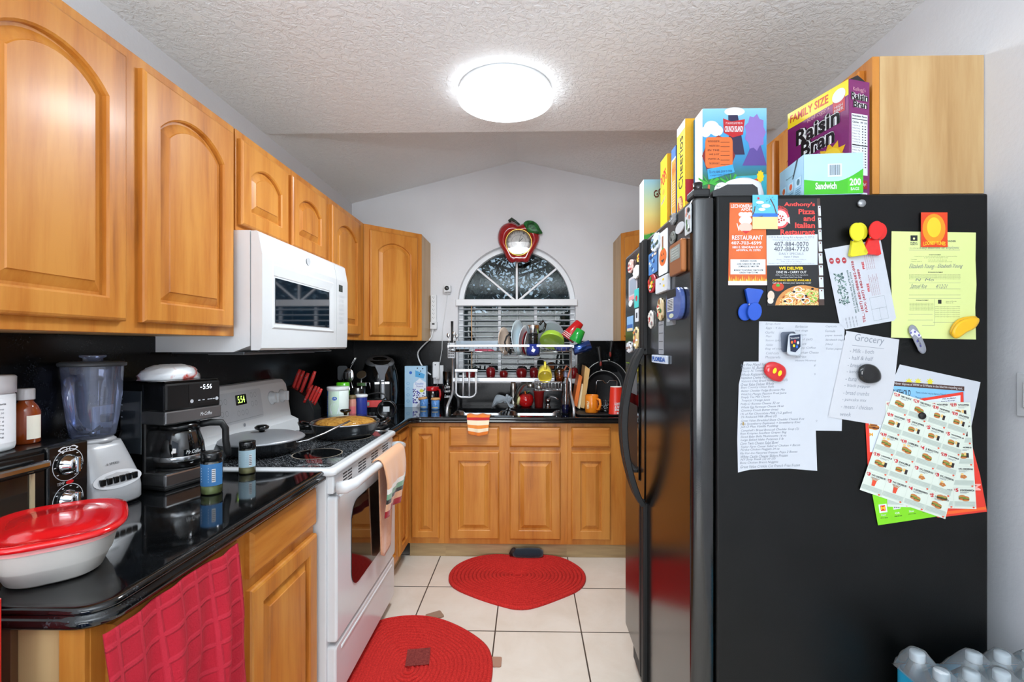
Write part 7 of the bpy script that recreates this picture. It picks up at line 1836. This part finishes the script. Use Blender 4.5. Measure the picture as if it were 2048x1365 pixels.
blob('sandal_magnet', 'tiny grey and violet sandal magnet hanging below the form', [(1817, 656), (1823, 650), (1831, 653), (1838, 664), (1846, 680), (1852, 696), (1851, 705), (1845, 708), (1838, 704), (1832, 692), (1824, 676), (1818, 666)], .0018, .008, c('#8a8d98', .5), strap)
gc = thing('badge_clip', 'clear plastic clip with a small dark blue picture on the upper list', 'clip', S(1582, 687, .002))
R_ = lambda x0, y0, x1, y1, o_, r=5, a=0: [S((x0+x1)/2+(x-(x0+x1)/2)*math.cos(a)-(y-(y0+y1)/2)*math.sin(a), (y0+y1)/2+(x-(x0+x1)/2)*math.sin(a)+(y-(y0+y1)/2)*math.cos(a), o_) for x, y in rrect(x0, y0, x1, y1, r)]
MB().loft([R_(1562, 664, 1592, 704, .0022, 5, -.05), R_(1562, 664, 1592, 704, .010, 5, -.05)], make_glass('frosted_clip', '#cfd4dc', .6, .2)).obj('back_plate', gc, True)
MB().loft([R_(1575, 668, 1604, 712, .012, 7, .1), R_(1575, 668, 1604, 712, .018, 7, .1), R_(1577, 670, 1602, 710, .019, 6, .1)], c('#b9c0c8', .2, 0, .4)).obj('front_plate', gc, True)
m = MB(); p = Pic(m, lambda u, v, k: S(u, v, .0194+.0003*k)); p.poly([(1579, 672), (1601, 669), (1601, 694), (1591, 705), (1581, 703)], c('#1c2740', .3), 1)
for x, y, cc in ((1584, 685, ORG), (1590, 683, RED), (1596, 686, WHT), (1588, 692, YEL), (1594, 694, BLUE)): p.ell(x, y, 2.2, 3.2, cc, 2, 8)
p.text('Souvenir', 1581, 674, 1599, 678, WHT, 2, 0, -.1); m.obj('picture', gc, True)

# ---------------------------------------------------------------- magnets on the refrigerator doors
def fm(name, label, px0, py0, px1, py1, m_, shape='rect', d=.004, draw=None, cat='magnet', sides=None):
    pm = (px0+px1)/2; ya, yb2 = at(px1, py0, X=FXD).y, at(px0, py0, X=FXD).y
    ztop, zbot = at(pm, py0, X=FXD).z, at(pm, py1, X=FXD).z; w, h = yb2-ya, ztop-zbot
    ym, zm = (ya+yb2)/2, (ztop+zbot)/2
    t = (FXD, ym, zbot); m = MB()
    if shape == 'rect': P = rrect(-w/2, -h/2, w/2, h/2, min(w, h)*.08)
    elif shape == 'round': P = rrect(-w/2, -h/2, w/2, h/2, min(w, h)*.45)
    elif shape == 'ell': P = [(w/2*x, h/2*y) for x, y in circle(28)]
    elif shape == 'wob': P = [(w/2*x*(1+.12*math.sin(5*i)), h/2*y*(1+.12*math.cos(4*i))) for i, (x, y) in enumerate(circle(22))]
    m.prism([(ym+a, zm+b) for a, b in P], FXD, FXD-d, m_, 'X', min(d*.35, .003))
    if draw: draw(Pic(m, lambda u, v, k: (FXD-d-.0004*k, yb2-u*w, ztop-v*h)))
    return m.obj(name, None, True, t, 0, label, cat, 'magnets on the refrigerator doors')
def mixp(cols, seed, n=14):
    def f(p):
        r_ = random.Random(seed)
        for i in range(n): p.ell(.15+.7*r_.random(), .12+.76*r_.random(), .08+.1*r_.random(), .05+.07*r_.random(), c(cols[i % len(cols)], .4), 1+i % 3, 9)
    return f
def d_timer(p):
    p.rect(.1, .14, .9, .56, c('#8f9690', .2), 1)
    for i in range(4): p.rect(.25, .2+i*.08, .75, .23+i*.08, c('#b4bab4', .3), 2)
def d_pump(p): p.ell(.5, .60, .40, .20, c('#e06a24', .4), 1, 20); p.poly([(.35, .56), (.45, .56), (.4, .5)], INK, 2); p.poly([(.55, .56), (.65, .56), (.6, .5)], INK, 2); p.poly([(.3, .66), (.7, .66), (.5, .73)], INK, 2); p.rect(.40, .12, .56, .4, c('#8a5a3a', .5), 1); p.rect(.45, .38, .55, .43, GRN, 2)
fm('relief_magnet', 'small grey relief magnet at the top of the near refrigerator door', 1343, 427, 1354, 450, c('#7f8284', .5), 'wob', .006, mixp(['#3a3c3e', '#b9bcbe'], 1, 8))
fm('oval_magnet', 'plain white oval magnet near the top of the near refrigerator door', 1353, 445, 1370, 467, c('#c9ccd0', .35), 'ell', .004)
fm('photo_magnet', 'photo of people magnet at the top edge of the near refrigerator door', 1371, 411, 1383, 469, c('#c6ccd0', .4), 'rect', .002, mixp(['#3f6a3a', '#22262a', '#c98a78', '#e6e8ea'], 3, 14))
fm('oval_magnet', 'dark grey oval magnet left of the copper frame', 1342, 463, 1353, 489, c('#6f7470', .5), 'ell', .005, mixp(['#8f948e', '#4a4d4a'], 4, 6))
fm('framed_timer', 'thick copper framed timer on the near refrigerator door', 1349, 484, 1374, 549, c('#a8683a', .3, .4), 'rect', .015, d_timer, 'frame')
fm('photo_strip', 'tall white card with an orange pumpkin on the near refrigerator door', 1318, 462, 1336, 549, c('#e0e2e6', .5), 'rect', .0015, d_pump, 'card')
fm('snow_magnet', 'white and blue snowy round magnet left of the pumpkin card', 1305, 467, 1322, 503, c('#c9d6e2', .4), 'wob', .006, mixp(['#ffffff', '#7f9ab8', '#2f4a3a'], 6, 12))
fm('photo_strip', 'strip of blue photos beside the handle on the near door', 1298, 504, 1315, 548, c('#4a7cb8', .4), 'rect', .0015, mixp(['#1c3a6a', '#8fb8dc', '#e0d0c0'], 7, 10), 'photo')
fm('wreath_magnet', 'red and green wreath magnet beside the handle on the near door', 1299, 549, 1314, 586, c('#a8242c', .5), 'ell', .006, mixp(['#c8302c', '#2f7a34', '#e8c43a', '#ffffff'], 8, 18))
fm('white_magnet', 'white rounded box magnet with yellow dots below the pumpkin card', 1318, 553, 1342, 585, c('#d6dade', .4), 'rect', .012, lambda p: (p.ell(.7, .25, .07, .07, YEL, 1), p.ell(.75, .65, .07, .07, YEL, 1), p.ell(.45, .45, .04, .04, INKB, 1)))
fm('kitchen_timer', 'blue oval digital kitchen timer on the near refrigerator door', 1341, 577, 1372, 640, c('#4a5f9c', .3, 0, .2), 'round', .014, lambda p: (p.rect(.12, .30, .55, .72, WHT, 1), [p.rect(.16, .34+i*.05, .5, .36+i*.05, INK, 2) for i in range(7)], p.rect(.1, .02, .7, .28, BLKM, 1), p.ell(.4, .86, .16, .07, c('#c9d0b8', .4), 1)), 'timer')
fm('chef_magnet', 'tall painted figure magnet holding bottles on the near door', 1317, 597, 1330, 641, c('#d8c49a', .4), 'wob', .006, mixp(['#c8302c', '#f0e6d0', '#2f6a34', '#8a5a2c'], 12, 12))
fm('word_magnet', 'small white stacked magnet beside the handle on the near door', 1299, 622, 1309, 657, c('#dcd9d2', .4), 'wob', .006, mixp(['#b8342c', '#e6e2da', '#8a8d90'], 13, 8))
fm('card_magnet', 'faint grey card below the blue timer', 1333, 618, 1352, 651, c('#7a8188', .35), 'rect', .001, mixp(['#a9b0b6', '#5f666c'], 14, 6), 'card')
fm('strip_magnet', 'narrow grey tape strip hanging under the figure magnet', 1318, 643, 1328, 709, c('#8f9298', .5), 'rect', .0015, lambda p: [p.rect(.1, .1+i*.25, .9, .115+i*.25, INKB, 1) for i in range(4)], 'strip')
fm('name_magnet', 'blue and white lettered magnet at the bottom of the tape strip', 1308, 711, 1338, 727, c('#c9d3e2', .4), 'rect', .008, lambda p: p.text('FLORIDA', .06, .2, .94, .8, c('#2a5aa8', .4), 1, .06))
fm('far_magnet', 'small yellow and red magnet at the top of the far door', 1276, 507, 1285, 524, c('#d8b02c', .4), 'wob', .006, mixp(['#b82c24', '#f0e0a0', '#22262a'], 17, 7))
fm('flower_magnet', 'white flower shaped magnet at the top of the far door', 1269, 531, 1283, 557, c('#dfe2e0', .5), 'wob', .008)
fm('figure_magnet', 'pink and red figure magnet at the outer edge of the far door', 1258, 520, 1269, 546, c('#c9a49c', .4), 'wob', .006, mixp(['#b8342c', '#e6c8b8', '#7a5a6a'], 19, 8))
fm('photo_magnet', 'pale photo with pink lower edge on the far door', 1258, 553, 1275, 600, c('#b9b4ba', .4), 'rect', .0015, lambda p: (p.rect(.1, .1, .9, .75, c('#8a93a0', .4), 1), p.rect(.05, .82, .95, .98, c('#c98a8c', .5), 1)), 'photo')
fm('teal_magnet', 'small teal square magnet on the far door', 1270, 578, 1279, 616, c('#3fb8b4', .4), 'rect', .003, lambda p: p.ell(.5, .5, .2, .15, RED, 1))
fm('oval_magnet', 'tiny white oval magnet on the far door', 1259, 601, 1266, 614, c('#d6d9dc', .4), 'ell', .004)
fm('note_magnet', 'tiny white tag under the teal magnet', 1271, 618, 1278, 644, c('#d0d6dc', .4), 'rect', .002, lambda p: p.rect(.3, .3, .7, .7, INKB, 1), 'tag')
fm('photo_magnet', 'blue seaside photo at the outer edge of the far door', 1255, 633, 1267, 663, c('#7aa6d0', .4), 'rect', .0025, lambda p: (p.rect(.05, .55, .95, .8, c('#2a5a9c', .4), 1), p.rect(.05, .8, .95, .97, c('#d8c8a0', .4), 1)), 'photo')
fm('figure_magnet', 'tall yellow and white figure magnet near the far door handle', 1269, 655, 1281, 698, c('#d8c48a', .4), 'wob', .007, mixp(['#ffffff', '#e0a82c', '#3a3c44', '#b8503c'], 25, 12))
fm('figure_magnet', 'white and dark figure magnet at the outer edge of the far door', 1255, 684, 1267, 706, c('#c9ccd0', .4), 'wob', .007, mixp(['#ffffff', '#2a2c34', '#8a6a5a'], 26, 9))

# ---------------------------------------------------------------- right wall and water
q0, q1 = at(2037, 745, X=XR), at(2037, 832, X=XR)
sw = thing('light_switch', 'white light switch plate at the right edge on the grey wall', 'switch', (XR, q0.y-.06, (q0.z+q1.z)/2))
MB().box((XR-.006, q0.y-.12, q1.z), (XR, q0.y, q0.z), WHT, .002).obj('plate', sw, True)
for dy in (.035, .085): MB().box((XR-.010, q0.y-dy-.016, (q0.z+q1.z)/2-.033), (XR-.005, q0.y-dy+.016, (q0.z+q1.z)/2+.033), WHT, .002).obj('rocker', sw, True)
PW, PD, PH = 5, 3, .2145
px0, py0 = .893, .985
def water_pack(label, z):
    t = thing('water_pack', label, 'water bottles', (px0, py0, z), 0, 'packs of bottled water')
    m = MB(); w_, d_ = PW*.066, PD*.066
    m.loft([[(x, y, zz) for x, y in rrect(-e, -e, w_+e, d_+e, .03)] for e, zz in ((0, .001), (.002, .01), (.002, .155), (-.001, .161))], c('#2a9fc8', .25, 0, .3), (1, 0)); m.obj('printed_wrap', t)
    m = MB(); p = Pic(m, lambda u, v, k: (u*w_, -.0025-.0006*k, .17*(1-v)))
    p.text('Zephyrhills', .38, .08, .98, .42, WHT, 3, .0, 0, .15); p.poly([(0, 0), (.3, .0), (.26, .3), (.16, .5), (0, .3)], c('#a9d8ee', .3), 1); p.poly([(.26, .0), (.36, .0), (.30, .35), (.22, .4)], c('#59b82c', .3), 2); m.obj('wrap_print', t)
    FILM = FILM_
    caps = [(.033+.066*i, .033+.066*j) for i in range(PW) for j in range(PD) if (i, j) != (1, PD-1)]
    def fz(u, v):
        x, y = -.002+(w_+.004)*u, -.002+(d_+.004)*v
        dmin = min(math.hypot(x-a, y-b) for a, b in caps)
        e = min(x+.002, w_+.002-x, y+.002, d_+.002-y)
        zz = .213-max(0, dmin-.016)*1.15+.0025*math.sin(60*x+35*y)
        return (x, y, max(.160, min(zz, .160+e*3.2)) if e < .02 else zz)
    m = MB(); m.grid(fz, 60, 30, FILM); m.obj('clear_film', t, label='clear crinkled film over the bottle caps')
    return t
FILM_ = make_glass('shrink_film', '#f2f8fb', .9, .12, .16)
WPL = make_glass('water_plastic', '#e2f0f6', 1.0, .03, .22)
for k in range(3):
    water_pack(['bottled water pack at the bottom of the stack by the refrigerator', 'middle bottled water pack of the stack by the refrigerator', 'top pack of bottled water under clear film at the lower right corner'][k], .001+k*PH)
first = None
for ix in range(PW):
    for iy in range(PD):
        if (ix, iy) == (1, PD-1): continue
        loc = (px0+.033+ix*.066, py0+.033+iy*.066, .003+2*PH)
        lab = 'white capped water bottle, %s row, %s from left, under film of the top pack' % (('front', 'middle', 'back')[iy], ('first', 'second', 'third', 'fourth', 'fifth', 'sixth')[ix])
        if first is None:
            first = thing('water_bottle', lab, 'bottle', loc, 0, 'water bottles in the top pack')
            MB().lathe([(.028, .002), (.030, .008), (.030, .12), (.0295, .132), (.026, .155), (.017, .18), (.0125, .190), (.0125, .196)], WPL, 20).obj('bottle', first)
            MB().lathe([(.0148, .188), (.0152, .190), (.0152, .206), (.0138, .209), (0, .209)], c('#d6dce0', .4), 20).obj('cap', first)
        else: copy_tree(first, loc, 0, lab, 'water bottles in the top pack')
# low table at the near end of the cabinet with a red carton and a snack bag
st = thing('side_table', 'small dark wood side table at the near left beside the cabinet end', 'table', (-1.05, .56, 0))
DW = c('#3a2a20', .5)
MB().box((-.21, -.2, .59), (.21, .2, .62), DW, .004).obj('tabletop', st)
for x in (-.18, .18):
    for y in (-.17, .17): MB().box((x-.02, y-.02, 0), (x+.02, y+.02, .595), DW, .003).obj('leg', st)
q = at(4, 1197, Y=.76)
carton('carton', 'red carton just showing at the left edge below the worktop', 'box', (q.x-.19, .70, .6205), .19, .06, q.z-.62, c('#c4241e', .4), 0, None)
q = at(105, 1357, Y=.66)
lump(make_art('blue_snack_bag', [(.4, '#1c3f8e'), (.6, '#3f78c0'), (.72, '#d8e2ec')], 12, .8), .085, .045, q.z-.62, .04).obj('snack_bag', None, False, (q.x-.085, .62, .6205), 0, 'blue and white snack bag at the bottom left corner', 'bag')
